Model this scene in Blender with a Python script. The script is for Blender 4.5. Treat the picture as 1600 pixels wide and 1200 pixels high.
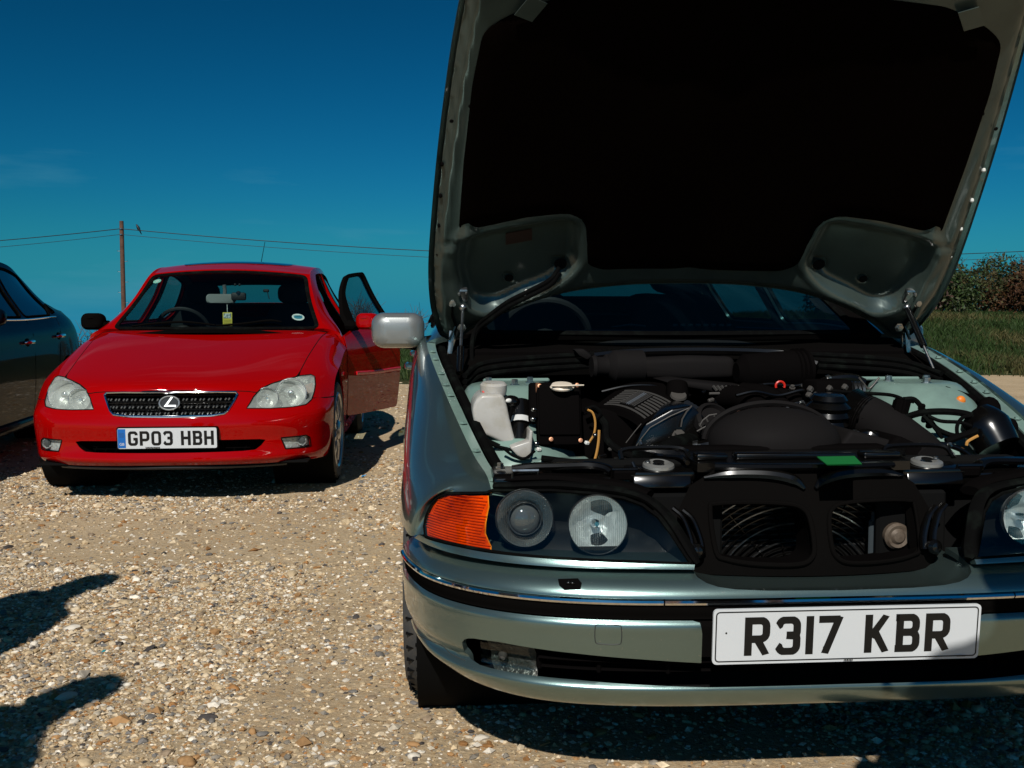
import bpy, bmesh, math, random
import numpy as np
from mathutils import Vector, Matrix
from mathutils.geometry import delaunay_2d_cdt
rnd = random.Random(7); R_ = math.radians
sc = bpy.context.scene
for o in list(bpy.data.objects): bpy.data.objects.remove(o)
COL = sc.collection
# ---------------------------------------------------------------- camera, sky, sun, exposure
FPX = 1600.0; TH = math.atan(108/1600.0); CAMH = 1.03
cam = bpy.data.cameras.new('camera'); camo = bpy.data.objects.new('camera', cam); COL.objects.link(camo)
cam.sensor_width = 36; cam.lens = 36; cam.sensor_fit = 'HORIZONTAL'; cam.clip_start = .05; cam.clip_end = 3000
camo.location = (0, 0, CAMH); camo.rotation_euler = (math.pi/2-TH, 0, 0); sc.camera = camo
SUN = Vector((-.20, -1.14, 1.0)).normalized()
sun = bpy.data.lights.new('sun', 'SUN'); suno = bpy.data.objects.new('sun', sun); COL.objects.link(suno)
sun.energy = 4.2; sun.angle = R_(.55); sun.color = (1, .965, .90)
suno.rotation_euler = SUN.to_track_quat('Z', 'Y').to_euler(); suno.location = (-4, -19, 20)
world = bpy.data.worlds.new('World'); sc.world = world; world.use_nodes = True
def build_world():
    nt = world.node_tree; N = nt.nodes; L = nt.links; N.clear()
    out = N.new('ShaderNodeOutputWorld'); bg = N.new('ShaderNodeBackground'); sky = N.new('ShaderNodeTexSky')
    sky.sky_type = 'NISHITA'; sky.sun_disc = False; sky.sun_elevation = math.asin(SUN.z); sky.sun_rotation = math.atan2(SUN.x, SUN.y)
    sky.altitude = 0; sky.air_density = 1.0; sky.dust_density = .35; sky.ozone_density = 3.0
    # the deep polarised teal of the photograph: each channel of the physical sky on its own contrast curve
    sp = N.new('ShaderNodeSeparateColor'); cb = N.new('ShaderNodeCombineColor'); L.new(sky.outputs[0], sp.inputs[0])
    for i, (gain, pw) in enumerate(((.002, 2.6), (.0937, 1.585), (.0718, 1.835))):
        p = N.new('ShaderNodeMath'); p.operation = 'POWER'; p.inputs[1].default_value = pw; g = N.new('ShaderNodeMath'); g.operation = 'MULTIPLY'; g.inputs[1].default_value = gain
        L.new(sp.outputs[i], p.inputs[0]); L.new(p.outputs[0], g.inputs[0]); mn = N.new('ShaderNodeMath'); mn.operation = 'MINIMUM'; mn.inputs[1].default_value = 14; L.new(g.outputs[0], mn.inputs[0]); L.new(mn.outputs[0], cb.inputs[i])
    class _m: outputs = [None, None, cb.outputs[0]]
    mul = _m
    tc = N.new('ShaderNodeTexCoord'); sz = N.new('ShaderNodeSeparateXYZ'); L.new(tc.outputs['Generated'], sz.inputs[0])
    hz = N.new('ShaderNodeMapRange'); hz.interpolation_type = 'SMOOTHSTEP'; hz.inputs[1].default_value = -.02; hz.inputs[2].default_value = .105; hz.inputs[3].default_value = .85; hz.inputs[4].default_value = 0
    hm = N.new('ShaderNodeMix'); hm.data_type = 'RGBA'; hm.inputs[7].default_value = (.14, 2.25, 3.95, 1); L.new(sz.outputs[2], hz.inputs[0]); L.new(hz.outputs[0], hm.inputs[0]); L.new(cb.outputs[0], hm.inputs[6])
    class _m2: outputs = [None, None, hm.outputs[2]]
    mul = _m2
    # thin wisps of high cloud, low over the horizon
    mp = N.new('ShaderNodeMapping'); mp.inputs['Scale'].default_value = (1.2, 1.2, 9)
    nz = N.new('ShaderNodeTexNoise'); nz.inputs['Scale'].default_value = 2.2; nz.inputs['Detail'].default_value = 6; nz.inputs['Roughness'].default_value = .55
    cr = N.new('ShaderNodeMapRange'); cr.inputs[1].default_value = .56; cr.inputs[2].default_value = .85; cr.inputs[4].default_value = .5
    add = N.new('ShaderNodeMix'); add.data_type = 'RGBA'; add.inputs[7].default_value = (.9, 3.0, 4.0, 1)
    L.new(tc.outputs['Generated'], mp.inputs[0]); L.new(mp.outputs[0], nz.inputs[0]); L.new(nz.outputs[0], cr.inputs[0])
    L.new(cr.outputs[0], add.inputs[0]); L.new(mul.outputs[2], add.inputs[6])
    L.new(add.outputs[2], bg.inputs[0]); bg.inputs[1].default_value = .10; L.new(bg.outputs[0], out.inputs[0])
build_world()
sc.view_settings.view_transform = 'Standard'; sc.view_settings.look = 'None'; sc.view_settings.exposure = 0; sc.view_settings.gamma = 1
sc.view_settings.use_curve_mapping = False
# ---------------------------------------------------------------- survey helpers: where a sight line of the photo meets a real plane or surface
_cs, _sn = math.cos(TH), math.sin(TH)
def ray(px, py):
    x = (px-800)/FPX; y = (600-py)/FPX
    return np.array([x, _cs+y*_sn, -_sn+y*_cs])
def proj(P):
    P = np.asarray(P, float)-np.array([0, 0, CAMH]); d = P[..., 1]*_cs-P[..., 2]*_sn; u = P[..., 1]*_sn+P[..., 2]*_cs
    return np.stack([800+FPX*P[..., 0]/d, 600-FPX*u/d], -1)
class Frame:                                   # a car's own axes: x across, y from its nose backwards, z up
    def __init__(s, ox, oy, yaw): s.o = np.array([ox, oy, 0.]); s.yaw = R_(yaw); s.c, s.s = math.cos(s.yaw), math.sin(s.yaw)
    def w(s, p):
        p = np.asarray(p, float); x, y, z = p[..., 0], p[..., 1], p[..., 2]
        return np.stack([s.o[0]+x*s.c-y*s.s, s.o[1]+x*s.s+y*s.c, z], -1)
    def l(s, P):
        d = np.asarray(P, float)-s.o; return np.stack([d[..., 0]*s.c+d[..., 1]*s.s, -d[..., 0]*s.s+d[..., 1]*s.c, d[..., 2]], -1)
    def at(s, px, py, x=None, y=None, z=None):
        c = s.l(np.array([0, 0, CAMH])); r = ray(px, py); r = np.array([r[0]*s.c+r[1]*s.s, -r[0]*s.s+r[1]*s.c, r[2]])
        i, v = (0, x) if x is not None else (1, y) if y is not None else (2, z)
        return c+r*(v-c[i])/r[i]
    def pr(s, p): return proj(s.w(p))
# ---------------------------------------------------------------- mesh helpers
class MB:
    def __init__(s): s.v = []; s.f = []; s.sm = []
    def add(s, V, Fc, smooth=True):
        n = len(s.v); s.v.extend([tuple(map(float, p)) for p in V]); s.f.extend([tuple(i+n for i in f) for f in Fc]); s.sm.extend([smooth]*len(Fc)); return s
    def mesh(s, name, sharp=35):
        m = bpy.data.meshes.new(name); m.from_pydata(s.v, [], s.f)
        m.polygons.foreach_set('use_smooth', s.sm); m.update()
        if sharp: m.set_sharp_from_angle(angle=R_(sharp))
        return m
def link(name, mesh, parent=None, mat=None, loc=None, rot=None, **pr):
    o = bpy.data.objects.new(name, mesh); COL.objects.link(o)
    if mat is not None and mesh is not None and not mesh.materials: mesh.materials.append(mat)
    if parent is not None: o.parent = parent
    if loc is not None: o.location = loc
    if rot is not None: o.rotation_euler = rot
    for k, v in pr.items(): o[k] = v
    return o
def obj(name, mb, mat, parent=None, sharp=35, **pr): return link(name, mb.mesh(name, sharp), parent, mat, **pr)
def thing(name, label, cat, loc=(0, 0, 0), rz=0, group=None):
    o = bpy.data.objects.new(name, None); COL.objects.link(o); o.location = loc; o.rotation_euler = (0, 0, rz); o.empty_display_size = .1
    o['label'] = label; o['category'] = cat
    if group: o['group'] = group
    return o
def cm(P, n=6, closed=False):                  # Catmull-Rom through points
    P = np.asarray(P, float); k = len(P); out = []
    rng = range(k) if closed else range(k-1)
    for i in rng:
        if closed: a, b, c, d = P[i-1], P[i], P[(i+1) % k], P[(i+2) % k]
        else: b, c = P[i], P[i+1]; a = P[i-1] if i > 0 else 2*b-c; d = P[i+2] if i+2 < k else 2*c-b
        for j in range(n):
            t = j/n; out.append(.5*((2*b)+(c-a)*t+(2*a-5*b+4*c-d)*t*t+(3*b-a-3*c+d)*t**3))
    if not closed: out.append(P[-1])
    return np.array(out)
def unit(v): v = np.asarray(v, float); return v/max(1e-9, np.linalg.norm(v))
def tube(mb, path, r, n=8, closed=False, smooth=None, cap=True, squash=None):
    P = np.asarray(path, float)
    if smooth: P = cm(P, smooth, closed)
    k = len(P); r = np.broadcast_to(np.asarray(r, float), (k,)) if np.ndim(r) == 0 or len(np.atleast_1d(r)) == k else np.interp(np.linspace(0, 1, k), np.linspace(0, 1, len(r)), r)
    T = np.gradient(P, axis=0) if not closed else np.roll(P, -1, 0)-np.roll(P, 1, 0)
    T = T/np.maximum(1e-9, np.linalg.norm(T, axis=1))[:, None]
    up = np.array([0, 0, 1.]) if abs(T[0][2]) < .9 else np.array([1., 0, 0])
    a = unit(np.cross(T[0], up)); V = []; sx, sy = squash or (1, 1)
    for i in range(k):
        a = unit(a-T[i]*np.dot(a, T[i])); b = np.cross(T[i], a)
        for j in range(n):
            q = 2*math.pi*j/n; V.append(P[i]+r[i]*(a*math.cos(q)*sx+b*math.sin(q)*sy))
    Fc = []
    for i in range(k if closed else k-1):
        i2 = (i+1) % k
        for j in range(n): j2 = (j+1) % n; Fc.append((i*n+j, i*n+j2, i2*n+j2, i2*n+j))
    if cap and not closed: Fc.append(tuple(range(n-1, -1, -1))); Fc.append(tuple((k-1)*n+j for j in range(n)))
    return mb.add(V, Fc)
def basis(d):
    d = unit(d); u = np.cross(d, [0, 0, 1.]) if abs(d[2]) < .95 else np.cross(d, [1., 0, 0]); u = unit(u); return u, np.cross(d, u), d
def lathe(mb, prof, o, d, n=24, closed=False, arc=(0, 2*math.pi), caps=(1, 1)):   # prof: (radius, along)
    u, w, d = basis(d); o = np.asarray(o, float); full = abs(arc[1]-arc[0]-2*math.pi) < 1e-6; m = n if full else n+1; V = []
    for (r, h) in prof:
        for j in range(m):
            q = arc[0]+(arc[1]-arc[0])*j/n; V.append(o+d*h+r*(u*math.cos(q)+w*math.sin(q)))
    Fc = []; k = len(prof)
    for i in range(k if closed else k-1):
        i2 = (i+1) % k
        for j in range(n): j2 = (j+1) % m; Fc.append((i*m+j, i*m+j2, i2*m+j2, i2*m+j))
    if not closed and full:
        if prof[0][0] > 1e-5 and caps[0]: Fc.append(tuple(range(m-1, -1, -1)))
        if prof[-1][0] > 1e-5 and caps[1]: Fc.append(tuple((k-1)*m+j for j in range(m)))
    return mb.add(V, Fc)
def rotm(rx=0, ry=0, rz=0):
    return np.array(Matrix.Rotation(R_(rz), 3, 'Z') @ Matrix.Rotation(R_(ry), 3, 'Y') @ Matrix.Rotation(R_(rx), 3, 'X'))
def box(mb, c, s, rot=(0, 0, 0), bev=.004, seg=1, taper=None):
    bm = bmesh.new(); bmesh.ops.create_cube(bm, size=1)
    for v in bm.verts:
        v.co = Vector((v.co.x*s[0], v.co.y*s[1], v.co.z*s[2]))
        if taper and v.co.z > 0: v.co.x *= taper[0]; v.co.y *= taper[1]
    if bev: bmesh.ops.bevel(bm, geom=bm.edges[:], offset=min(bev, min(s)*.45), segments=seg, affect='EDGES', profile=.5)
    M = rotm(*rot); bm.verts.index_update()
    V = [M@np.array(v.co)+np.asarray(c, float) for v in bm.verts]; Fc = [tuple(v.index for v in f.verts) for f in bm.faces]; bm.free()
    return mb.add(V, Fc, seg > 1)
def prism(mb, poly, fn, d0, d1, smooth=False):  # 2-D outline pushed from depth d0 to d1; fn(x, y, depth) -> point
    n = len(poly); V = [fn(x, y, d0) for x, y in poly]+[fn(x, y, d1) for x, y in poly]
    Fc = [tuple(range(n)), tuple(range(2*n-1, n-1, -1))]+[((i+1) % n, i, n+i, n+(i+1) % n) for i in range(n)]
    return mb.add(V, Fc, smooth)
def ball(mb, c, r, nu=12, nv=8, rot=(0, 0, 0), e=1.0):
    M = rotm(*rot); V = []; Fc = []; sg = lambda q: math.copysign(abs(q)**e, q)
    for i in range(nv+1):
        a = math.pi*i/nv-math.pi/2
        for j in range(nu):
            b = 2*math.pi*j/nu; V.append(M@np.array([r[0]*sg(math.cos(a))*sg(math.cos(b)), r[1]*sg(math.cos(a))*sg(math.sin(b)), r[2]*sg(math.sin(a))])+np.asarray(c, float))
    for i in range(nv):
        for j in range(nu): j2 = (j+1) % nu; Fc.append((i*nu+j, i*nu+j2, (i+1)*nu+j2, (i+1)*nu+j))
    return mb.add(V, Fc)
def loft(mb, rings, closed=True, cap=True, nsub=0):
    Rg = np.asarray(rings, float)
    if nsub: Rg = np.stack([cm(Rg[:, j], nsub) for j in range(Rg.shape[1])], 1)
    k, n = Rg.shape[:2]; Fc = []
    for i in range(k-1):
        for j in range(n if closed else n-1): j2 = (j+1) % n; Fc.append((i*n+j, i*n+j2, (i+1)*n+j2, (i+1)*n+j))
    if cap and closed: Fc.append(tuple(range(n-1, -1, -1))); Fc.append(tuple((k-1)*n+j for j in range(n)))
    return mb.add(Rg.reshape(-1, 3), Fc)
def rrect(w, h, r, n=4, cx=0, cy=0):
    P = []
    for sx, sy, a0 in ((1, 1, 0), (-1, 1, 90), (-1, -1, 180), (1, -1, 270)):
        for i in range(n+1):
            a = R_(a0+90*i/n); P.append((cx+sx*(w/2-r)+r*math.cos(a), cy+sy*(h/2-r)+r*math.sin(a)))
    return P
# ---------------------------------------------------------------- smooth surfaces with panels cut out of them
class Surf:
    def __init__(s, net, fr=None, res=10, out=None):
        s.sg = 1
        s.n = np.asarray(net, float); s.nv, s.nu = s.n.shape[:2]; s.fr = fr
        e = s.n; e = np.concatenate([2*e[:1]-e[1:2], e, 2*e[-1:]-e[-2:-1]], 0); e = np.concatenate([2*e[:, :1]-e[:, 1:2], e, 2*e[:, -1:]-e[:, -2:-1]], 1); s.e = e
        s.gu = np.linspace(0, s.nu-1, (s.nu-1)*res+1); s.gv = np.linspace(0, s.nv-1, (s.nv-1)*res+1)
        U, V = np.meshgrid(s.gu, s.gv); s.U = U.ravel(); s.V = V.ravel(); s.G = s.ev(s.U, s.V)
        s.P2 = fr.pr(s.G) if fr else None
        if out is not None and (s.nrm(s.U[::7], s.V[::7])@np.asarray(out, float)).mean() < 0: s.sg = -1
    @staticmethod
    def _w(t): return np.stack([-t+2*t**2-t**3, 2-5*t**2+3*t**3, t+4*t**2-3*t**3, -t**2+t**3], -1)*.5
    def ev(s, u, v):
        u = np.atleast_1d(np.asarray(u, float)); v = np.atleast_1d(np.asarray(v, float))
        iu = np.clip(np.floor(u).astype(int), 0, s.nu-2); iv = np.clip(np.floor(v).astype(int), 0, s.nv-2)
        wu = s._w(u-iu); wv = s._w(v-iv); out = np.zeros(u.shape+(3,))
        for a in range(4):
            for b in range(4): out += (wv[..., a]*wu[..., b])[..., None]*s.e[iv+a, iu+b]
        return out
    def nrm(s, u, v, h=.02):
        u = np.atleast_1d(np.asarray(u, float)); v = np.atleast_1d(np.asarray(v, float))
        n = np.cross(s.ev(u+h, v)-s.ev(u-h, v), s.ev(u, v+h)-s.ev(u, v-h)); return s.sg*n/np.maximum(1e-9, np.linalg.norm(n, axis=-1))[..., None]
    def inv(s, pts, P2=None, fn=None, mask=None):  # outline points (photo pixels, or fn of the 3-D point) -> (u, v)
        P2 = s.P2 if P2 is None else P2; fn = fn or (lambda q: s.fr.pr(q)); out = []
        for p in pts:
            p = np.asarray(p, float); d = ((P2-p)**2).sum(1)
            if mask is not None: d = np.where(mask, d, 1e12)
            i = int(np.argmin(d)); u, v = s.U[i], s.V[i]
            for _ in range(6):
                q = fn(s.ev(u, v)[0]); h = .01; ju = (fn(s.ev(u+h, v)[0])-q)/h; jv = (fn(s.ev(u, v+h)[0])-q)/h
                J = np.stack([ju, jv], 1); g = J.T@J+np.eye(2)*1e-6*np.trace(J.T@J)
                st = np.clip(np.linalg.solve(g, J.T@(p-q)), -.25, .25); u = min(max(u+st[0], 0), s.nu-1); v = min(max(v+st[1], 0), s.nv-1)
            out.append((u, v))
        return out
    def mir(s, uv): return [(s.nu-1-u, v) for u, v in uv][::-1]
def dens(P, st):
    P = [np.asarray(p, float) for p in P]; out = []
    for i in range(len(P)):
        a, b = P[i], P[(i+1) % len(P)]; n = max(1, int(math.ceil(np.linalg.norm((b-a)/st))))
        for j in range(n): out.append(a+(b-a)*j/n)
    return out
def inpoly(x, y, P):
    P = np.asarray(P); r = np.zeros(x.shape, bool); j = len(P)-1
    for i in range(len(P)):
        xi, yi = P[i]; xj, yj = P[j]
        c = ((yi > y) != (yj > y)) & (x < (xj-xi)*(y-yi)/((yj-yi) if abs(yj-yi) > 1e-12 else 1e-12)+xi); r ^= c; j = i
    return r
def tri2d(outer, holes, st):
    st = np.asarray(st, float); loops = [dens(outer, st)]+[dens(h, st) for h in holes]; V = []; E = []
    for lp in loops:
        b = len(V); V += [p/st for p in lp]; E += [(b+i, b+(i+1) % len(lp)) for i in range(len(lp))]
    nb = len(V); O = np.array(loops[0])/st; x0, y0 = O.min(0); x1, y1 = O.max(0)
    gx, gy = np.meshgrid(np.arange(math.floor(x0)+.5, x1, 1), np.arange(math.floor(y0)+.5, y1, 1)); gx = gx.ravel(); gy = gy.ravel()
    k = inpoly(gx, gy, O)
    for h in loops[1:]: k &= ~inpoly(gx, gy, np.array(h)/st)
    B = np.array(V); gx = gx[k]; gy = gy[k]
    if len(gx):
        dm = np.min((gx[:, None]-B[None, :, 0])**2+(gy[:, None]-B[None, :, 1])**2, 1); kk = dm > .12; V += [np.array(q) for q in zip(gx[kk], gy[kk])]
    r = delaunay_2d_cdt([Vector((float(p[0]), float(p[1]))) for p in V], E, [], 1, 1e-5)
    ov = np.array([tuple(p) for p in r[0]]); fs = [tuple(f) for f in r[2]]
    if holes:
        kf = []
        for f in fs:
            c = ov[list(f)].mean(0)
            if not any(inpoly(c[:1], c[1:2], np.array(h)/st)[0] for h in loops[1:]): kf.append(f)
        fs = kf
    return ov*st, fs
def shell(mb, P, Nn, fs, thick, off=0):
    P = P+Nn*off; n = len(P); cnt = {}
    for f in fs:
        for i in range(len(f)):
            e = (f[i], f[(i+1) % len(f)]); cnt[e] = cnt.get(e, 0)+1
    V = list(P); Fc = list(fs)
    if thick:
        rim = [e for e in cnt if (e[1], e[0]) not in cnt]; idx = {}
        for e in rim:
            for a in e:
                if a not in idx: idx[a] = len(V); V.append(P[a]-Nn[a]*thick)
        Fc += [(e[1], e[0], idx[e[0]], idx[e[1]]) for e in rim]
    return mb.add(V, Fc)
def panel(mb, S, outer, holes=(), st=(.12, .12), off=0, thick=.012, flip=False):
    uv, fs = tri2d(outer, holes, st); P = S.ev(uv[:, 0], uv[:, 1]); Nn = S.nrm(uv[:, 0], uv[:, 1])
    if flip: Nn = -Nn
    # make faces wind with the normal
    f = fs[0]; g = np.cross(P[f[1]]-P[f[0]], P[f[2]]-P[f[0]])
    if np.dot(g, Nn[f[0]]) < 0: fs = [t[::-1] for t in fs]
    return shell(mb, P, Nn, fs, thick, off)
def fpanel(mb, outer, fn, holes=(), st=.03, thick=.01, off=0):   # the same on a free function fn(a, b) -> point
    uv, fs = tri2d(outer, holes, (st, st)); P = np.array([fn(a, b) for a, b in uv]); h = st*.1
    Nn = np.array([unit(np.cross(np.array(fn(a+h, b))-fn(a-h, b), np.array(fn(a, b+h))-fn(a, b-h))) for a, b in uv])
    f = fs[0]; g = np.cross(P[f[1]]-P[f[0]], P[f[2]]-P[f[0]])
    if np.dot(g, Nn[f[0]]) < 0: fs = [t[::-1] for t in fs]
    return shell(mb, P, Nn, fs, thick, off)
def mirx(mb):
    m = MB(); m.v = [(-x, y, z) for x, y, z in mb.v]; m.f = [f[::-1] for f in mb.f]; m.sm = list(mb.sm); return m
# ---------------------------------------------------------------- materials
MAT = {}
def mat(name, col, rough=.5, metal=0, coat=0, crough=.03, spec=.5, bump=None, var=None, trans=0, ior=1.45, emit=None, coord='Object'):
    if name in MAT: return MAT[name]
    m = bpy.data.materials.new(name); m.use_nodes = True; nt = m.node_tree; N = nt.nodes; L = nt.links; b = N['Principled BSDF']
    b.inputs['Base Color'].default_value = (*col, 1); b.inputs['Roughness'].default_value = rough; b.inputs['Metallic'].default_value = metal
    b.inputs['Coat Weight'].default_value = coat; b.inputs['Coat Roughness'].default_value = crough; b.inputs['Specular IOR Level'].default_value = spec
    b.inputs['Transmission Weight'].default_value = trans; b.inputs['IOR'].default_value = ior
    tc = N.new('ShaderNodeTexCoord')
    if var:                                     # (scale, colour 2, low, high)
        nz = N.new('ShaderNodeTexNoise'); nz.inputs['Scale'].default_value = var[0]; nz.inputs['Detail'].default_value = 6; nz.inputs['Roughness'].default_value = .62
        mr = N.new('ShaderNodeMapRange'); mr.inputs[1].default_value = var[2]; mr.inputs[2].default_value = var[3]
        mx = N.new('ShaderNodeMix'); mx.data_type = 'RGBA'; mx.inputs[6].default_value = (*col, 1); mx.inputs[7].default_value = (*var[1], 1)
        L.new(tc.outputs[coord], nz.inputs[0]); L.new(nz.outputs[0], mr.inputs[0]); L.new(mr.outputs[0], mx.inputs[0]); L.new(mx.outputs[2], b.inputs['Base Color'])
    if bump:                                    # (scale, strength, distance)
        n2 = N.new('ShaderNodeTexNoise'); n2.inputs['Scale'].default_value = bump[0]; n2.inputs['Detail'].default_value = 4
        bp = N.new('ShaderNodeBump'); bp.inputs['Strength'].default_value = bump[1]; bp.inputs['Distance'].default_value = bump[2]
        L.new(tc.outputs[coord], n2.inputs[0]); L.new(n2.outputs[0], bp.inputs['Height']); L.new(bp.outputs[0], b.inputs['Normal'])
    MAT[name] = m; return m
def glass(name, tint, refl=1.0, ior=1.5, rough=0.0):   # thin pane: see-through with a mirror sheen that grows at grazing angles
    m = bpy.data.materials.new(name); m.use_nodes = True; N = m.node_tree.nodes; L = m.node_tree.links; N.clear()
    out = N.new('ShaderNodeOutputMaterial'); mx = N.new('ShaderNodeMixShader'); tr = N.new('ShaderNodeBsdfTransparent'); gl = N.new('ShaderNodeBsdfGlossy')
    fr = N.new('ShaderNodeFresnel'); ge = N.new('ShaderNodeNewGeometry'); e1 = N.new('ShaderNodeMath'); e1.operation = 'MULTIPLY_ADD'; e1.inputs[1].default_value = -2; e1.inputs[2].default_value = 1
    pw = N.new('ShaderNodeMath'); pw.operation = 'POWER'; pw.inputs[0].default_value = ior; L.new(ge.outputs['Backfacing'], e1.inputs[0]); L.new(e1.outputs[0], pw.inputs[1]); L.new(pw.outputs[0], fr.inputs[0])   # a pane mirrors alike from both sides
    tr.inputs[0].default_value = (*tint, 1); gl.inputs['Roughness'].default_value = rough
    gl.inputs[0].default_value = (refl, refl, refl, 1)
    L.new(fr.outputs[0], mx.inputs[0]); L.new(tr.outputs[0], mx.inputs[1]); L.new(gl.outputs[0], mx.inputs[2]); L.new(mx.outputs[0], out.inputs[0]); MAT[name] = m; return m
def hazy(name, tint, milk, amt):                 # weathered lamp cover: partly clouded clear plastic
    m = glass(name, tint, .9); N = m.node_tree.nodes; L = m.node_tree.links; out = [n for n in N if n.type == 'OUTPUT_MATERIAL'][0]; src = out.inputs[0].links[0].from_socket
    d = N.new('ShaderNodeBsdfDiffuse'); d.inputs[0].default_value = (*milk, 1); mx = N.new('ShaderNodeMixShader'); tc = N.new('ShaderNodeTexCoord'); nz = N.new('ShaderNodeTexNoise'); nz.inputs['Scale'].default_value = 9; nz.inputs['Detail'].default_value = 5
    mr = N.new('ShaderNodeMapRange'); mr.inputs[1].default_value = .3; mr.inputs[2].default_value = .7; mr.inputs[3].default_value = amt*.5; mr.inputs[4].default_value = amt*1.5
    L.new(tc.outputs['Object'], nz.inputs[0]); L.new(nz.outputs[0], mr.inputs[0]); L.new(mr.outputs[0], mx.inputs[0]); L.new(src, mx.inputs[1]); L.new(d.outputs[0], mx.inputs[2]); L.new(mx.outputs[0], out.inputs[0]); return m
def carpaint(name, col, metal, rough, dust=.0, flake=True, coat=1.0, spec=.5, chips=False):
    m = mat(name, col, rough, metal, coat=coat, crough=.02, spec=spec); N = m.node_tree.nodes; L = m.node_tree.links; b = N['Principled BSDF']
    tc = N.new('ShaderNodeTexCoord')
    if flake:                                   # metal flake: tiny tilts of the base coat only
        v = N.new('ShaderNodeTexVoronoi'); v.inputs['Scale'].default_value = 900; bp = N.new('ShaderNodeBump'); bp.inputs['Strength'].default_value = .12; bp.inputs['Distance'].default_value = .0006
        L.new(tc.outputs['Object'], v.inputs[0]); L.new(v.outputs['Distance'], bp.inputs['Height']); L.new(bp.outputs[0], b.inputs['Normal'])
    # a dusty film and water spots in the lacquer
    nz = N.new('ShaderNodeTexNoise'); nz.inputs['Scale'].default_value = 14; nz.inputs['Detail'].default_value = 8; nz.inputs['Roughness'].default_value = .7
    mr = N.new('ShaderNodeMapRange'); mr.inputs[1].default_value = .4; mr.inputs[2].default_value = .8; mr.inputs[3].default_value = .02; mr.inputs[4].default_value = .02+dust
    L.new(tc.outputs['Object'], nz.inputs[0]); L.new(nz.outputs[0], mr.inputs[0]); L.new(mr.outputs[0], b.inputs['Coat Roughness'])
    if chips:                                   # stone chips and dried specks
        n4 = N.new('ShaderNodeTexNoise'); n4.inputs['Scale'].default_value = 210; n4.inputs['Detail'].default_value = 2; r4 = N.new('ShaderNodeMapRange'); r4.inputs[1].default_value = .715; r4.inputs[2].default_value = .74; r4.inputs[4].default_value = .55
        x4 = N.new('ShaderNodeMix'); x4.data_type = 'RGBA'; x4.inputs[6].default_value = (*col, 1); x4.inputs[7].default_value = (.42, .40, .36, 1); L.new(tc.outputs['Object'], n4.inputs[0]); L.new(n4.outputs[0], r4.inputs[0]); L.new(r4.outputs[0], x4.inputs[0]); L.new(x4.outputs[2], b.inputs['Base Color'])
    return m
M_green = carpaint('sage_green_metallic_paint', (.185, .268, .255), .88, .28, .06, chips=True)
M_red = carpaint('red_paint', (.31, .0006, .0005), .0, .5, .012, flake=False, coat=.75, spec=.0)
M_blue = carpaint('dark_blue_paint', (.0025, .007, .014), .2, .35, .03, coat=.26, spec=.0)
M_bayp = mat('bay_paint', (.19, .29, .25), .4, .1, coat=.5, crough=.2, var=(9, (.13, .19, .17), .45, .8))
M_hoodp = mat('hood_shaded_paint', (.06, .083, .074), .34, .4, coat=.6, crough=.15, var=(7, (.04, .055, .05), .45, .8))  # body paint darkened: the underside's deep shade is put into the colour
M_black = mat('black_plastic', (.0035, .003, .003), .58, spec=.0, bump=(260, .15, .001))
M_gloss = mat('gloss_black', (.0025, .0022, .002), .2, spec=.75)
M_trim = mat('black_trim', (.004, .0036, .0034), .58, spec=.0, bump=(180, .1, .001))
M_felt = mat('black_felt', (.0026, .0016, .0012), .95, spec=0, bump=(420, .5, .002))
M_rub = mat('rubber', (.004, .004, .004), .6, spec=.0, bump=(60, .2, .001), var=(20, (.009, .012, .010), .5, .8))
M_tyre = mat('tyre_rubber', (.055, .055, .055), .75, spec=.25, var=(25, (.11, .09, .065), .5, .85), bump=(90, .25, .001))
M_chrome = mat('chrome', (.8, .82, .84), .06, 1)
M_alloy = mat('alloy', (.42, .42, .43), .28, .9, var=(20, (.25, .24, .22), .5, .8))
M_steel = mat('steel', (.45, .46, .46), .3, 1, var=(60, (.2, .18, .16), .45, .75))
M_dark = mat('dark_void', (.004, .004, .004), .9, spec=.1)
M_white = mat('white_plastic', (.72, .72, .68), .35)
M_milk = mat('milky_plastic', (.44, .425, .395), .32, var=(16, (.33, .30, .24), .45, .75)); 
M_milk.node_tree.nodes['Principled BSDF'].inputs['Subsurface Weight'].default_value = .25
M_milk.node_tree.nodes['Principled BSDF'].inputs['Subsurface Radius'].default_value = (.02, .018, .014)
M_plate = mat('plate_white', (.60, .625, .645), .35, coat=.3, crough=.1)
M_ink = mat('plate_black', (.006, .006, .006), .4)
M_band = mat('plate_blue', (.01, .13, .45), .4)
M_redp = mat('red_plastic', (.55, .02, .01), .4)
M_orange = mat('orange_plastic', (.75, .2, .02), .45)
M_ochre = mat('ochre_wire', (.45, .22, .05), .5)
M_greenlab = mat('green_label', (.01, .17, .035), .45)
M_greylab = mat('grey_label', (.55, .55, .53), .5)
M_warm = mat('grey_plastic', (.06, .055, .05), .4, spec=.3, bump=(200, .1, .001))
M_shroud = mat('grey_black_plastic', (.010, .009, .009), .6, spec=.03, bump=(120, .15, .001))
M_rib = mat('brushed_rib', (.06, .056, .052), .5, .1, spec=.2)
M_silverish = mat('satin_silver', (.55, .56, .57), .32, .8)
M_copper = mat('copper', (.30, .14, .08), .45, .8)
M_seat = mat('seat_cloth', (.012, .012, .014), .85, bump=(200, .3, .001))
M_cabin = mat('cabin_plastic', (.008, .008, .009), .6)
M_cabing = mat('cabin_grey', (.10, .10, .10), .65)
M_glass = glass('clear_glass', (.72, .84, .82), .9)
M_tint = glass('tinted_glass', (.26, .38, .37), .9)
M_lens = glass('lamp_glass', (.88, .92, .91), .9)
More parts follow.
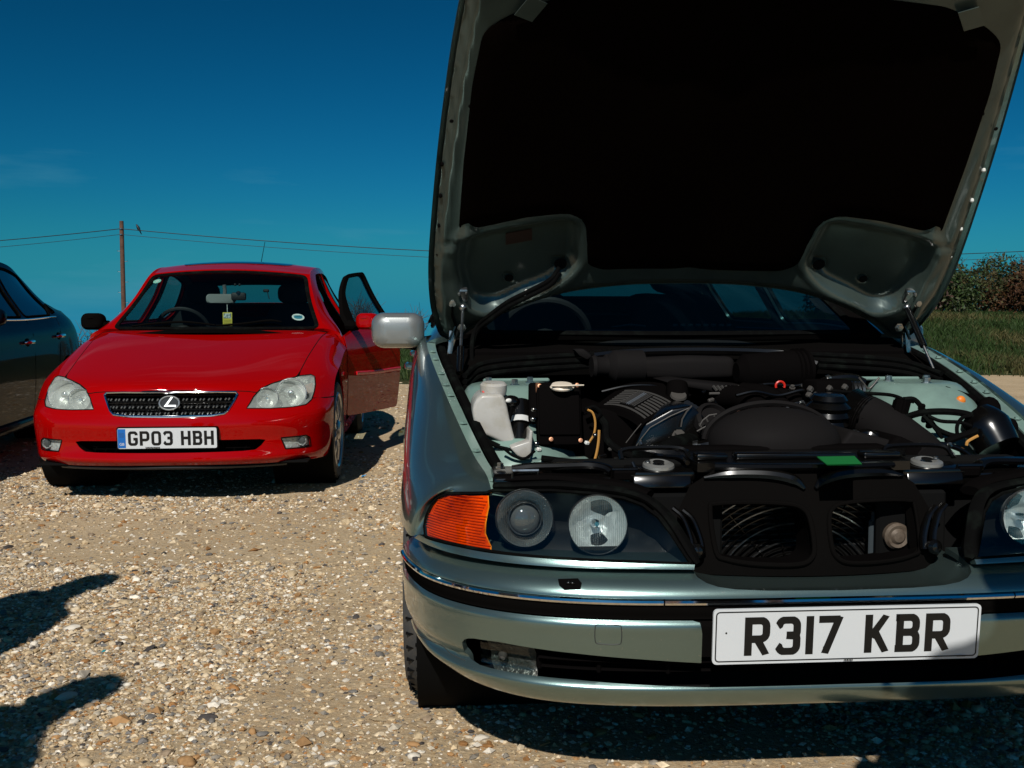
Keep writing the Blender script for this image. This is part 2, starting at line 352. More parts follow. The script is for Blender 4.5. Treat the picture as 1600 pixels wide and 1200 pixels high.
M_cover = glass('lamp_cover', (.86, .9, .89), 1.0, ior=1.8)
M_dtint = glass('privacy_glass', (.06, .08, .09), 1.0)
M_mirror = mat('mirror_glass', (.75, .78, .8), .02, 1)
M_refl = mat('lamp_reflector', (.80, .81, .80), .36, .72, bump=(70, .5, .004))
M_bezel = mat('lamp_bezel', (.05, .055, .055), .4)
# ================================================================ THE SETTING: gravel lot, field, hedges, pole line
def sstep(a, b, x): t = np.clip((np.asarray(x, float)-a)/(b-a), 0, 1); return t*t*(3-2*t)
def vnoise(x, y, s, seed=0):
    x = np.asarray(x, float)/s; y = np.asarray(y, float)/s; xi = np.floor(x); yi = np.floor(y); fx = x-xi; fy = y-yi; fx = fx*fx*(3-2*fx); fy = fy*fy*(3-2*fy)
    h = lambda a, b: np.modf(np.abs(np.sin(a*127.1+b*311.7+seed*74.7)*43758.5453))[0]
    return (h(xi, yi)*(1-fx)+h(xi+1, yi)*fx)*(1-fy)+(h(xi, yi+1)*(1-fx)+h(xi+1, yi+1)*fx)*fy
def edge_y(x): return 15.4+1.9*sstep(2, 9, x)+.5*(vnoise(x, x*0+3, 1.7)-.5)+.35*(vnoise(x, x*0+9, .45)-.5)
def ter(x, y):
    rise = .98*sstep(-1, 8, x)*sstep(17, 31, y)-.12*sstep(0, -6, x)*sstep(16, 24, y)
    near = .012*(vnoise(x, y, 1.1, 2)-.5)+.006*(vnoise(x, y, .35, 5)-.5)
    return rise+near+.10*(vnoise(x, y, 2.6, 4)-.5)*sstep(17, 20, y)-13*sstep(34, 150, y)
def sheet(name, xs, rows, matl):
    X = np.repeat(xs[None], len(rows), 0); Y = np.stack(rows); Z = ter(X, Y); n = len(xs); V = np.stack([X, Y, Z], -1).reshape(-1, 3)
    Fc = [(i*n+j, i*n+j+1, (i+1)*n+j+1, (i+1)*n+j) for i in range(len(rows)-1) for j in range(n-1)]
    return obj(name, MB().add(V, Fc), matl, None, 0, kind='structure')
def noise_mat(name, cols, scale, fine, bumpd, rough=.95):
    m = bpy.data.materials.new(name); m.use_nodes = True; N = m.node_tree.nodes; L = m.node_tree.links; b = N['Principled BSDF']; b.inputs['Roughness'].default_value = rough; b.inputs['Specular IOR Level'].default_value = .2
    tc = N.new('ShaderNodeTexCoord'); n1 = N.new('ShaderNodeTexNoise'); n1.inputs['Scale'].default_value = scale; n1.inputs['Detail'].default_value = 8; n1.inputs['Roughness'].default_value = .6
    r1 = N.new('ShaderNodeValToRGB'); e = r1.color_ramp.elements
    for i, (p, c) in enumerate(cols):
        q = e[i] if i < 2 else e.new(p); q.position = p; q.color = (*c, 1)
    v = N.new('ShaderNodeTexVoronoi'); v.inputs['Scale'].default_value = fine; r2 = N.new('ShaderNodeValToRGB'); e = r2.color_ramp.elements
    pal = [(0, (.10, .085, .07)), (.16, (.23, .20, .17)), (.34, (.34, .25, .15)), (.5, (.44, .34, .22)), (.68, (.36, .21, .10)), (.84, (.52, .43, .31))]
    for i, (p, c) in enumerate(pal):
        q = e[i] if i < 2 else e.new(p); q.position = p; q.color = (*c, 1)
    sp = N.new('ShaderNodeSeparateColor'); mx = N.new('ShaderNodeMix'); mx.data_type = 'RGBA'; mx.inputs[0].default_value = .35
    L.new(tc.outputs['Object'], n1.inputs[0]); L.new(tc.outputs['Object'], v.inputs[0]); L.new(n1.outputs[0], r1.inputs[0]); L.new(v.outputs['Color'], sp.inputs[0]); L.new(sp.outputs[0], r2.inputs[0])
    L.new(r1.outputs[0], mx.inputs[6]); L.new(r2.outputs[0], mx.inputs[7]); L.new(mx.outputs[2], b.inputs['Base Color'])
    n3 = N.new('ShaderNodeTexNoise'); n3.inputs['Scale'].default_value = fine*.8; n3.inputs['Detail'].default_value = 6; n3.inputs['Roughness'].default_value = .7
    bp = N.new('ShaderNodeBump'); bp.inputs['Strength'].default_value = 1; bp.inputs['Distance'].default_value = bumpd
    L.new(tc.outputs['Object'], n3.inputs[0]); L.new(n3.outputs[0], bp.inputs['Height']); L.new(bp.outputs[0], b.inputs['Normal']); return m
M_ground = noise_mat('sandy_gravel', [(.3, (.44, .32, .185)), (.55, (.55, .41, .245)), (.75, (.63, .48, .305))], 1.3, 75, .008)
M_field = mat('field_turf', (.03, .04, .014), .95, spec=.1, var=(1.1, (.075, .062, .028), .45, .75), bump=(14, 1, .03))
xs = np.concatenate([np.linspace(-120, -14, 22), np.linspace(-13.6, -4, 50), np.linspace(-3.9, 3.5, 120), np.linspace(3.65, 14, 60), np.linspace(14.4, 130, 26)])
rows = [np.full(len(xs), y) for y in np.concatenate([np.linspace(-14, 1.5, 12), np.linspace(1.6, 9, 90), np.linspace(9.2, 14.4, 24)])]+[14.4+(edge_y(xs)-14.4)*t for t in (.35, .7, 1)]
ground = sheet('gravel_lot', xs, rows, M_ground)
rows = [edge_y(xs)]+[edge_y(xs)+(y-15.4) for y in np.concatenate([np.linspace(15.7, 34, 60), np.linspace(36, 70, 20), np.linspace(80, 420, 14)])]
field = sheet('grass_field', xs, rows, M_field)
# ---- gravel: loose stones of many colours
PAL = np.array([(.68, .545, .37), (.56, .425, .26), (.47, .34, .19), (.42, .235, .10), (.35, .17, .06), (.30, .26, .21), (.19, .175, .16), (.80, .72, .60), (.075, .065, .06), (.30, .22, .145), (.50, .43, .33)])
def ico(sub):
    bm = bmesh.new(); bmesh.ops.create_icosphere(bm, subdivisions=sub, radius=1); bm.verts.index_update()
    V = np.array([v.co for v in bm.verts]); Fc = np.array([[v.index for v in f.verts] for f in bm.faces]); bm.free(); return V, Fc
M_peb = bpy.data.materials.new('pebble_stone'); M_peb.use_nodes = True
def _pm():
    N = M_peb.node_tree.nodes; L = M_peb.node_tree.links; b = N['Principled BSDF']; b.inputs['Roughness'].default_value = .75; b.inputs['Specular IOR Level'].default_value = .3
    at = N.new('ShaderNodeAttribute'); at.attribute_name = 'tone'; tc = N.new('ShaderNodeTexCoord'); n = N.new('ShaderNodeTexNoise'); n.inputs['Scale'].default_value = 90; n.inputs['Detail'].default_value = 4
    mr = N.new('ShaderNodeMapRange'); mr.inputs[1].default_value = .3; mr.inputs[2].default_value = .75; mr.inputs[3].default_value = .75; mr.inputs[4].default_value = 1.2
    mx = N.new('ShaderNodeMix'); mx.data_type = 'RGBA'; mx.blend_type = 'MULTIPLY'; mx.inputs[0].default_value = 1
    L.new(tc.outputs['Object'], n.inputs[0]); L.new(n.outputs[0], mr.inputs[0]); L.new(at.outputs['Color'], mx.inputs[6]); L.new(mr.outputs[0], mx.inputs[7]); L.new(mx.outputs[2], b.inputs['Base Color'])
_pm()
def bulk(name, V, Fc, tone, matl, smooth=True, **pr):   # V (k,n,3) copies, Fc (m,c) faces of one copy
    k, n = V.shape[:2]; m = len(Fc); c = Fc.shape[1]; me = bpy.data.meshes.new(name)
    me.vertices.add(k*n); me.vertices.foreach_set('co', V.reshape(-1).astype(np.float32))
    me.loops.add(k*m*c); me.loops.foreach_set('vertex_index', (Fc[None]+(np.arange(k)*n)[:, None, None]).reshape(-1).astype(np.int32))
    me.polygons.add(k*m); me.polygons.foreach_set('loop_start', (np.arange(k*m)*c).astype(np.int32)); me.polygons.foreach_set('loop_total', np.full(k*m, c, np.int32))
    me.polygons.foreach_set('use_smooth', np.full(k*m, smooth)); me.update(calc_edges=True)
    if tone is not None:
        a = me.attributes.new('tone', 'FLOAT_COLOR', 'POINT'); C = np.ones((k, n, 4), np.float32); C[..., :3] = tone[:, None]; a.data.foreach_set('color', C.reshape(-1))
    return link(name, me, None, matl, **pr)
rg = np.random.default_rng(11)
def stones(N, x0, x1, y0, y1, rmed, sig, keep=None):
    x = rg.uniform(x0, x1, N); y = rg.uniform(y0, y1, N)
    d = .22+.95*sstep(.31, .57, vnoise(x, y, .55, 1)*.6+vnoise(x, y, 1.6, 8)*.4); k = (rg.uniform(0, 1, N) < d) & (x > -.62*y-1.2) & (x < .62*y+1.2) & (y < edge_y(x)+.3)
    x, y = x[k], y[k]; r = np.clip(rmed*np.exp(rg.normal(0, sig, len(x))), rmed*.35, .03); return x, y, r
def pebble_verts(x, y, r, base):
    n = len(x); S = np.stack([r*rg.uniform(.9, 1.5, n), r*rg.uniform(.7, 1.1, n), r*rg.uniform(.35, .75, n)], -1)
    V = base[None]*(1+rg.uniform(-.2, .2, (n, len(base), 1)))*S[:, None]; a = rg.uniform(0, 6.28, n); tx = rg.normal(0, .22, n)
    c, s = np.cos(tx)[:, None], np.sin(tx)[:, None]; Y, Z = V[..., 1]*c-V[..., 2]*s, V[..., 1]*s+V[..., 2]*c; c, s = np.cos(a)[:, None], np.sin(a)[:, None]
    return np.stack([V[..., 0]*c-Y*s+x[:, None], V[..., 0]*s+Y*c+y[:, None], Z+(ter(x, y)+S[:, 2]*rg.uniform(.05, .55, n))[:, None]], -1)
def tones(n):
    t = PAL[rg.choice(len(PAL), n, p=[.17, .15, .15, .085, .035, .08, .055, .11, .03, .08, .055])]; return t*rg.uniform(.75, 1.15, (n, 1))
I1, F1 = ico(1); I2, F2 = ico(2)
def gravel(parts, base, Fc, name, smooth=True):
    x = np.concatenate([p[0] for p in parts]); y = np.concatenate([p[1] for p in parts]); r = np.concatenate([p[2] for p in parts])
    return bulk(name, pebble_verts(x, y, r, base), Fc, tones(len(x)), M_peb, smooth, kind='stuff')
O1 = np.array([(1., 0, 0), (-1, 0, 0), (0, 1, 0), (0, -1, 0), (0, 0, 1), (0, 0, -1)]); FO = np.array([(0, 2, 4), (2, 1, 4), (1, 3, 4), (3, 0, 4), (2, 0, 5), (1, 2, 5), (3, 1, 5), (0, 3, 5)])
gravel([stones(150000, -3, 3, 2, 4.2, .0042, .45), stones(80000, -5, 3.2, 4.2, 7, .0052, .45)], O1, FO, 'grit', False)
gravel([stones(60000, -3, 3, 2, 4.2, .0040, .5), stones(46000, -5.2, 3.4, 4.2, 7.5, .0052, .5), stones(26000, -9, 5, 7.5, 16.5, .010, .4)], I1, F1, 'gravel', False)
gravel([stones(3600, -3, 3, 2, 4.4, .0085, .3), stones(1800, -5, 3, 4.4, 7.5, .010, .25)], I2, F2, 'gravel')
# the biggest stones, one by one, parts of the lot
peb_me = []
for i in range(16):
    V = I2*(1+rg.uniform(-.10, .10, (len(I2), 1))); n1 = rg.normal(0, 1, (5, 3)); n1 /= np.linalg.norm(n1, axis=1)[:, None]
    for q in n1: d_ = V@q; V = V-np.clip(d_-.72, 0, 9)[:, None]*q*.9      # broken faces
    V = V*np.array([1.25, .9, .55]); me = bpy.data.meshes.new('pebble'); me.from_pydata(V.tolist(), [], F2.tolist()); me.shade_smooth(); me.set_sharp_from_angle(angle=R_(28))
    a = me.attributes.new('tone', 'FLOAT_COLOR', 'POINT'); c = tones(1)[0]; a.data.foreach_set('color', np.tile(np.append(c, 1), len(V)).astype(np.float32)); me.materials.append(M_peb); peb_me.append(me)
k = 0
while k < 290:
    y = 2.35+(rg.uniform()**1.7)*5.0; x = rg.uniform(-.56*y-.1, min(.3*y, .25))
    r = .0078+.008*rg.uniform()**2.5+(.012 if rg.uniform() < .05 else 0)+.0018*max(0, y-3)
    o = link('pebble', peb_me[k % 16], ground, None, (x, y, float(ter(x, y))+r*.12), (rg.normal(0, .2), rg.normal(0, .2), rg.uniform(0, 6.28))); o.scale = (r, r*rg.uniform(.8, 1.1), r*rg.uniform(.55, .95)); k += 1
# ---- grass
M_grass = mat('grass_blade', (.045, .075, .018), .6, spec=.2); M_grass.node_tree.nodes['Principled BSDF'].inputs['Roughness'].default_value = .65
def _tone_mat(m):
    N = m.node_tree.nodes; at = N.new('ShaderNodeAttribute'); at.attribute_name = 'tone'; m.node_tree.links.new(at.outputs['Color'], N['Principled BSDF'].inputs['Base Color'])
_tone_mat(M_grass)
def blades(N, x0, x1, y0, y1, h):
    x = rg.uniform(x0, x1, N); y = rg.uniform(y0, y1, N); e = edge_y(x); p = np.clip((y-e)/1.1, 0, 1)*.85+.15; p = np.where(y < e-.35, 0, p)*(.35+.9*vnoise(x, y, .8, 6))
    k = rg.uniform(0, 1, N) < p; x, y, e = x[k], y[k], e[k]; n = len(x); hh = h*rg.uniform(.4, 1.3, n)*(.5+.8*vnoise(x, y, 1.3, 3)); w = .006+.0004*y; a = rg.uniform(0, 6.28, n); b = rg.uniform(0, 6.28, n); ln = hh*rg.uniform(.2, .9, n); z = ter(x, y)
    bx, by = np.cos(b)*ln, np.sin(b)*ln; cx, cy = np.cos(a)*w, np.sin(a)*w
    V = np.stack([np.stack([x-cx, y-cy, z], -1), np.stack([x+cx, y+cy, z], -1), np.stack([x+bx*.35+cx*.7, y+by*.35+cy*.7, z+hh*.6], -1), np.stack([x+bx, y+by, z+hh], -1), np.stack([x+bx*.35-cx*.7, y+by*.35-cy*.7, z+hh*.6], -1)], 1)
    dry = sstep(.5, .8, vnoise(x, y, 1.9, 12)+.25*(rg.uniform(0, 1, n)-.5)+.35*np.exp(-(y-e)/.8))[:, None]; t = np.array([.024, .046, .011])*(1-dry)+np.array([.080, .070, .026])*dry; t = t*rg.uniform(.6, 1.35, (n, 1)); return V, t
bl = [blades(46000, 5.5, 17, 16.4, 31.5, .17), blades(9000, -3.2, 1.2, 15, 31, .16), blades(5000, -15, -7, 15, 31, .16)]
bulk('grass', np.concatenate([b[0] for b in bl]), np.array([[0, 1, 2, 3, 4]]), np.concatenate([b[1] for b in bl]), M_grass, False, kind='stuff')
# ---- hedges and bushes
M_leaf = mat('leaf', (.04, .06, .02), .55, spec=.25); _tone_mat(M_leaf); M_twig = mat('twig', (.10, .075, .05), .8)
def bush(label, x, y, w, d, h, n, cols, leaf=.06, twigs=18, group=None, spiky=.0, name='hedge_bush'):
    z0 = float(ter(x, y)); t = thing(name, label, 'bush', (x, y, z0), 0, group)
    nb = 9; bl = [(rg.uniform(-.5, .5)*w*.8, rg.uniform(-.4, .4)*d, rg.uniform(.25, .78)*h, rg.uniform(.2, .33)*min(w, h*1.2)) for _ in range(nb)]+[(0, 0, h*.3, min(w, d)*.45), (-w*.3, 0, h*.25, h*.3), (w*.3, 0, h*.25, h*.3)]
    B = np.array(bl); c = rg.integers(0, len(B), n); u = rg.normal(0, 1, (n, 3)); u /= np.linalg.norm(u, axis=1)[:, None]; rr = rg.uniform(.55, 1.12, (n, 1))**.6
    P = B[c][:, :3]+u*rr*B[c][:, 3:4]*np.array([1.15, 1.0, .95]); lowf = (rg.uniform(0, 1, n) < .16) | (P[:, 2] < .02); P[:, 2] = np.where(lowf, rg.uniform(.02, h*.38, n), P[:, 2]); P[:, 0] = np.where(lowf, rg.uniform(-.52, .52, n)*w, P[:, 0]); P = P+rg.normal(0, .03, P.shape)
    s = leaf*rg.uniform(.5, 1.3, n); a = rg.normal(0, 1, (n, 3)); a /= np.linalg.norm(a, axis=1)[:, None]; b = np.cross(a, u+rg.normal(0, .6, (n, 3))); b /= np.maximum(1e-6, np.linalg.norm(b, axis=1))[:, None]
    a = a*s[:, None]; b = b*s[:, None]*.5; V = np.stack([P-a, P+b*.9-a*.1, P+a, P-b*.9+a*.1], 1)
    ci = np.array(cols); cl = (vnoise(P[:, 0]+x, P[:, 2]+P[:, 1], .35, 3)*len(ci)).astype(int) % len(ci); tone = ci[cl]*rg.uniform(.55, 1.4, (n, 1))
    lo = bulk('foliage', V, np.array([[0, 1, 2, 3]]), tone, M_leaf, False); lo.parent = t
    mb = MB()
    for i in range(twigs):
        b0 = np.array([rg.uniform(-.4, .4)*w, rg.uniform(-.3, .3)*d, 0]); q = B[rg.integers(0, len(B))]; e = q[:3]+np.array([rg.normal(0, .12), rg.normal(0, .1), q[3]*(.9+spiky*rg.uniform(.2, 1))])
        m1 = (b0+e)/2+rg.normal(0, .07, 3); tube(mb, cm([b0, m1, e], 4), [.016, .011, .004], 5)
        for _ in range(3 if spiky else 1):
            s0 = m1+(e-m1)*rg.uniform(.2, .8); tube(mb, [s0, s0+np.array([rg.normal(0, .13), rg.normal(0, .1), rg.uniform(.06, .25)])*(1+spiky)], [.007, .003], 4)
    obj('branches', mb, M_twig, t); return t
GRN = [(.026, .046, .013), (.036, .060, .017), (.019, .033, .010), (.05, .064, .02)]; RUS = [(.062, .028, .013), (.08, .04, .016), (.038, .036, .014), (.05, .022, .012), (.03, .034, .012)]
OLV = [(.05, .052, .018), (.075, .06, .025), (.034, .04, .015)]
GR = 'field hedge behind the open bonnet'
bush('dark green hedge bush with bare reddish twig tips beside the raised bonnet edge', 12.6, 31.2, 2.9, 1.8, 1.95, 12000, GRN+[(.08, .045, .035)], spiky=1.0, twigs=34, group=GR)
bush('olive green hedge bush left of the rusty one', 14.3, 31.4, 2.6, 1.8, 1.82, 10500, OLV+GRN, spiky=.5, group=GR)
bush('rusty red brown hedge bush at the right edge of the photo', 15.6, 31.2, 2.4, 1.7, 1.86, 10500, RUS, spiky=.5, group=GR)
bush('dark hedge bush hidden behind the raised bonnet, nearest the strut', 10.6, 31.6, 3.0, 1.8, 1.9, 9000, GRN, spiky=.5, group=GR)
bush('green hedge bush beyond the rusty one, outermost on the right', 17.6, 31.8, 2.6, 1.8, 1.75, 6000, GRN+OLV, group=GR)
GL = 'low bushes along the far side of the field'
for lab, x, y, w, h, cols in (('low olive bush behind the boot of the dark blue car', -12.7, 31, 1.7, .62, OLV), ('low dark bush further left behind the blue car', -14.4, 31, 2, .6, GRN),
      ('low green bush behind the left half of the red car', -10.6, 31.5, 2, .7, GRN), ('low brown green bush behind the right half of the red car', -6.8, 31.5, 2.4, .75, OLV),
      ('low reddish bush behind the silver wing mirror', -2.7, 30.5, 1.9, .95, RUS+OLV)):
    bush(lab, x, y, w, 1.2, h, 1500, cols, .045, 12, GL, .4, 'low_bush')
bush('nearly bare spindly shrub seen through the open red door window', -4.35, 29, 1.15, .9, 1.35, 420, OLV, .035, 60, None, 1.2, 'bare_shrub')
bush('small pale twiggy sapling rising beside the silver wing mirror', -2.75, 29, .35, .35, 1.42, 160, [(.12, .11, .06), (.08, .08, .04)], .03, 16, None, 1.0, 'sapling')
# ---- pole line
M_pole = mat('weathered_pole', (.13, .062, .038), .85, var=(5, (.07, .035, .022), .4, .7), bump=(30, .4, .01))
def pole(x, y, h, label):
    t = thing('utility_pole', label, 'pole', (x, y, float(ter(x, y))), 0, 'poles carrying the wires'); mb = MB(); lathe(mb, [(.135, -.5), (.125, 1.5), (.11, h-.3), (.105, h)], (0, 0, 0), (0, 0, 1), 14); obj('post', mb, M_pole, t)
    for i in range(7):
        mb = MB(); sd = 1 if i % 2 else -1; z = h-1.6-i*.55; tube(mb, [(sd*.10, 0, z), (sd*.26, 0, z+.01), (sd*.27, 0, z+.06)], .012, 6); obj('climbing_step', mb, M_steel, t)
    for z in (h-.42, h-.72): mb = MB(); box(mb, (0, -.13, z), (.09, .06, .07)); obj('wire_bracket', mb, M_steel, t)
    return t
PB = np.array([-20.8, 55.]); PA = np.array([-75., 62.]); PC = np.array([38., 57.5])
pz = 6.02-float(ter(*PB)); pole(*PB, pz, 'brown wooden telegraph pole standing behind the red car')
M_wire = mat('wire_black', (.008, .008, .008), .6)
def wire(label, z0, z1, a, b, sag, r):
    P = []
    for i in range(41): s = i/40; p = a+(b-a)*s; P.append((p[0], p[1]-.14, z0+(z1-z0)*s-4*sag*s*(1-s)))
    mb = MB(); tube(mb, P, r, 6); o = obj('overhead_wire', mb, M_wire); o['label'] = label; o['category'] = 'wire'; o['group'] = 'overhead wires'; return P
Wt = wire('upper overhead wire right of the pole, running behind the bonnet', 5.60, 5.15, PB, PC, 1.25, .022)
wire('lower thinner overhead wire right of the pole', 5.30, 4.85, PB, PC, 1.3, .013)
wire('upper overhead wire left of the pole', 5.60, 6.4, PB, PA, 1.5, .022); wire('lower thinner overhead wire left of the pole', 5.30, 6.1, PB, PA, 1.6, .013)
# ---- the crow on the wire
def crow():
    px = -20.8+.95; i = min(range(41), key=lambda k: abs(Wt[k][0]-px)); s = (px-Wt[0][0])/(Wt[1][0]-Wt[0][0]); z = Wt[0][2]+(Wt[1][2]-Wt[0][2])*s
    t = thing('bird', 'dark crow perched on the upper wire beside the pole', 'bird', (px, 54.86, z), R_(12)); M = mat('crow_feather', (.01, .011, .013), .5); mb = MB()
    ax = np.array([.42, 0, -.9]); R = []
    for d, r in ((-.24, .008), (-.22, .03), (-.19, .048), (-.14, .055), (-.08, .075), (0, .085), (.07, .07), (.12, .045), (.18, .03), (.30, .026), (.34, .02)):
        c = np.array([0, 0, .10])+ax*d; R.append([c+np.array([.9, 0, .42])*math.cos(q)*r+np.array([0, 1., 0])*math.sin(q)*r*(1 if d < .12 else 1.3) for q in np.linspace(0, 6.283, 12, endpoint=False)])
    loft(mb, R); obj('body', mb, M, t)
    mb = MB(); lathe(mb, [(.016, 0), (.012, .03), (.001, .065)], np.array([0, 0, .10])+ax*-.21, (-.75, -.2, .2), 8); obj('beak', mb, mat('beak_black', (.02, .02, .02), .4), t)
    for sd in (-1, 1):
        mb = MB(); ball(mb, np.array([.01, sd*.072, .09])+ax*.05, (.045, .016, .15), 10, 8, (0, -25, 0)); obj('wing', mb, M, t)
        mb = MB(); tube(mb, [(-.01, sd*.03, .05), (0, sd*.03, .0)], .008, 5); obj('leg', mb, M, t)
crow()
# ---- litter
def bit(name, label, x, y, col, s):
    mb = MB(); prism(mb, [(-s, -s*.6), (s*.8, -s*.7), (s, s*.5), (-s*.7, s*.7)], lambda a, b, d: (a, b+.2*d, d+.3*a), 0, .004); o = obj(name, mb, mat(name+'_col', col, .4)); o.location = (x, y, float(ter(x, y))+.012); o['label'] = label; o['category'] = 'litter'
bit('plastic_scrap', 'small blue plastic scrap on the gravel right of the red car', -.94, 6.45, (.01, .25, .55), .017)
bit('bottle_cap', 'tiny teal plastic scrap on the gravel in the foreground', -1.24, 3.05, (.01, .25, .3), .006)
bit('red_wrapper', 'bright red wrapper lying in the grass by the hedge', 11.2, 24.2, (.8, .02, .08), .10)
# ================================================================ shared car pieces
def wheel(parent, name, x, y, z, R, w, rim, side, steer=0, spokes=10, alloy=None, tread=48, ribs=True):
    # a road wheel on a sideways axle; side = +1 when its face looks towards +x
    t = MB(); s = side; prof = [(rim*.98, -w*.40), (rim*1.05, -w*.48), (R*.90, -w*.50), (R*.965, -w*.44), (R*.985, -w*.36)]
    for q in (-.30, -.10, .10, .30): prof += [(R, (q-.075)*w), (R, (q+.075)*w), (R-.007, (q+.08)*w), (R-.007, (q+.12)*w)] if q < .3 else [(R, (q-.075)*w), (R*.995, (q+.06)*w)]
    prof += [(R*.965, w*.44), (R*.90, w*.50), (rim*1.05, w*.48), (rim*.98, w*.40)]
    lathe(t, prof, (0, 0, 0), (s, 0, 0), 64, closed=True)
    tyre = obj('tyre', t, M_tyre, parent); tyre.location = (x, y, z); tyre.rotation_euler = (0, 0, steer)
    sip = MB()
    if ribs:
        for k in range(tread):
            a = 2*math.pi*k/tread
            for q in (-.30, -.10, .10, .30):
                c = np.array([q*w, math.cos(a+q*.15)*R*.9990, math.sin(a+q*.15)*R*.9990]); box(sip, c, (.12*w, .006, .012), (math.degrees(a+q*.15)-90, 0, 0), 0)
            for q in (-.415, .415): box(sip, np.array([q*w, math.cos(a)*R*.9715, math.sin(a)*R*.9715]), (.10*w, .0024, .010), (math.degrees(a)-90, 0, 0), 0)
        obj('tread_groove', sip, M_dark, tyre, kind='stuff')
    rm = MB(); lathe(rm, [(rim*1.04, w*.47), (rim*1.0, w*.50), (rim*.95, w*.46), (rim*.93, w*.2), (rim*.93, -w*.4), (rim*1.03, -w*.46), (rim*.98, -w*.3), (rim*1.0, w*.4)], (0, 0, 0), (s, 0, 0), 48, closed=True)
    rim_o = obj('rim', rm, alloy or M_alloy, parent); rim_o.location = (x, y, z); rim_o.rotation_euler = (0, 0, steer)
    for k in range(spokes):
        a = 2*math.pi*k/spokes; m = MB(); c, sn = math.cos(a), math.sin(a); R3 = []
        for rr, ww, o, th in ((.045, .020, .36, .03), (rim*.5, .017, .42, .022), (rim*.96, .026, .38, .03)):
            R3.append([(s*w*o+s*dx, rr*c-dy*sn, rr*sn+dy*c) for dx, dy in ((0, -ww), (.012, -ww*.6), (.012, ww*.6), (0, ww), (-th, ww*.8), (-th, -ww*.8))])
        loft(m, R3, nsub=3); obj('spoke', m, alloy or M_alloy, rim_o)
    hb = MB(); lathe(hb, [(.062, 0), (.062, .03), (.045, .042), (.0, .044)], (s*w*.34, 0, 0), (s, 0, 0), 20); obj('hub_cap', hb, alloy or M_alloy, rim_o)
    ds = MB(); lathe(ds, [(.05, 0), (rim*.78, 0), (rim*.78, .024), (.05, .024)], (-s*w*.1, 0, 0), (s, 0, 0), 32, closed=True); obj('brake_disc', ds, M_steel, rim_o)
    return tyre
GLY = {}
def _strk(P, w, closed=False):                  # ribbon with mitred corners
    P = np.array(P, float); n = len(P); L = []; Rr = []
    for i in range(n):
        a = P[i-1] if (i > 0 or closed) else None; b = P[(i+1) % n] if (i < n-1 or closed) else None
        d1 = unit(P[i]-a) if a is not None else unit(b-P[i]); d2 = unit(b-P[i]) if b is not None else d1
        nn = unit(np.array([-d1[1]-d2[1], d1[0]+d2[0]])); k = 1/max(.5, np.dot(nn, [-d1[1], d1[0]])); L.append(P[i]+nn*w/2*k); Rr.append(P[i]-nn*w/2*k)
    return L, Rr
def arc(cx, cy, r, a0, a1, n=5): return [(cx+r*math.cos(R_(a0+(a1-a0)*i/n)), cy+r*math.sin(R_(a0+(a1-a0)*i/n))) for i in range(n+1)]
def glyph(ch):                                  # strokes in a 50 x 79 cell (mm), stroke 14
    W, Hh, s = 50, 79, 14; l, r, b, t = 7, 43, 7, 72; q = 12
    bowl = lambda y0, y1, x1=r: [(l, y0)]+arc(x1-q, y0+q, q, -90, 0)+arc(x1-q, y1-q, q, 0, 90)+[(l, y1)]
    if ch == 'R': return [[(l, 0), (l, Hh)], bowl(34, t), [(25, 34), (43.5, 0)]]
    if ch == 'P': return [[(l, 0), (l, Hh)], bowl(31, t)]
    if ch == 'B': return [[(l+2, 0), (l+2, Hh)], bowl(41, t, 42), bowl(b, 41), [(0, t), (l, t)], [(0, b), (l, b)]]
    if ch == '3': return [[(l-3, 60)]+arc(l+q, t-q, q, 170, 90)+arc(r-q, t-q, q, 90, 0)+[(r, 50)]+arc(r-8, 47, 8, 0, -75, 3)+[(22, 40.5)], [(22, 40.5), (33, 40.5)]+arc(r-8, 33, 8, 75, 0, 3)+arc(r-q, b+q, q, 0, -90)+arc(l+q, b+q, q, -90, -170)+[(l-3, 19)]]
    if ch == '1': return [[(7, 0), (7, Hh)]]
    if ch == '7': return [[(0, t), (r, t)], [(r-1, t+6), (14, 0)]]
    if ch == 'K': return [[(l, 0), (l, Hh)], [(12, 33), (42, Hh)], [(19, 45), (43, 0)]]
    if ch == 'G': return [arc(r, 57, .01, 0, 1, 1)[:1]+arc(r-q, t-q, q, 0, 90)+arc(l+q, t-q, q, 90, 180)+arc(l+q, b+q, q, 180, 270)+arc(r-q, b+q, q, -90, 0)+[(r, 36)], [(27, 36), (r+7, 36)]]
    if ch == '0': return [arc(r-q, t-q, q, 0, 90)+arc(l+q, t-q, q, 90, 180)+arc(l+q, b+q, q, 180, 270)+arc(r-q, b+q, q, 270, 360)+[(r, t-q)]]
    if ch == 'H': return [[(l, 0), (l, Hh)], [(r, 0), (r, Hh)], [(l, 40), (r, 40)]]
    return []
def lettering(pl, text, x0, z0, h, fn, adv=61, gap=33, cw=1.0):    # fn(x, z, depth) -> point
    k = h/79.; x = x0; lay = 0
    for ch in text:
        if ch == ' ': x += gap*k*cw; continue
        mb = MB()
        for st in glyph(ch):
            Lf, Rt = _strk(st, 15.5); Lf, Rt = [[(p[0], min(79, max(0, p[1]))) for p in q] for q in (Lf, Rt)]; n = len(Lf); lay += 1; d = .0004*(1+.12*(lay % 3)); V = [fn(x+p[0]*k*cw, z0+p[1]*k, d) for p in Lf]+[fn(x+p[0]*k*cw, z0+p[1]*k, d) for p in Rt]
            mb.add(V, [(i, i+1, n+i+1, n+i) for i in range(n-1)], False)
        obj('plate_letter', mb, M_ink, pl)
        x += (25 if ch == '1' else adv)*k*cw
    return x
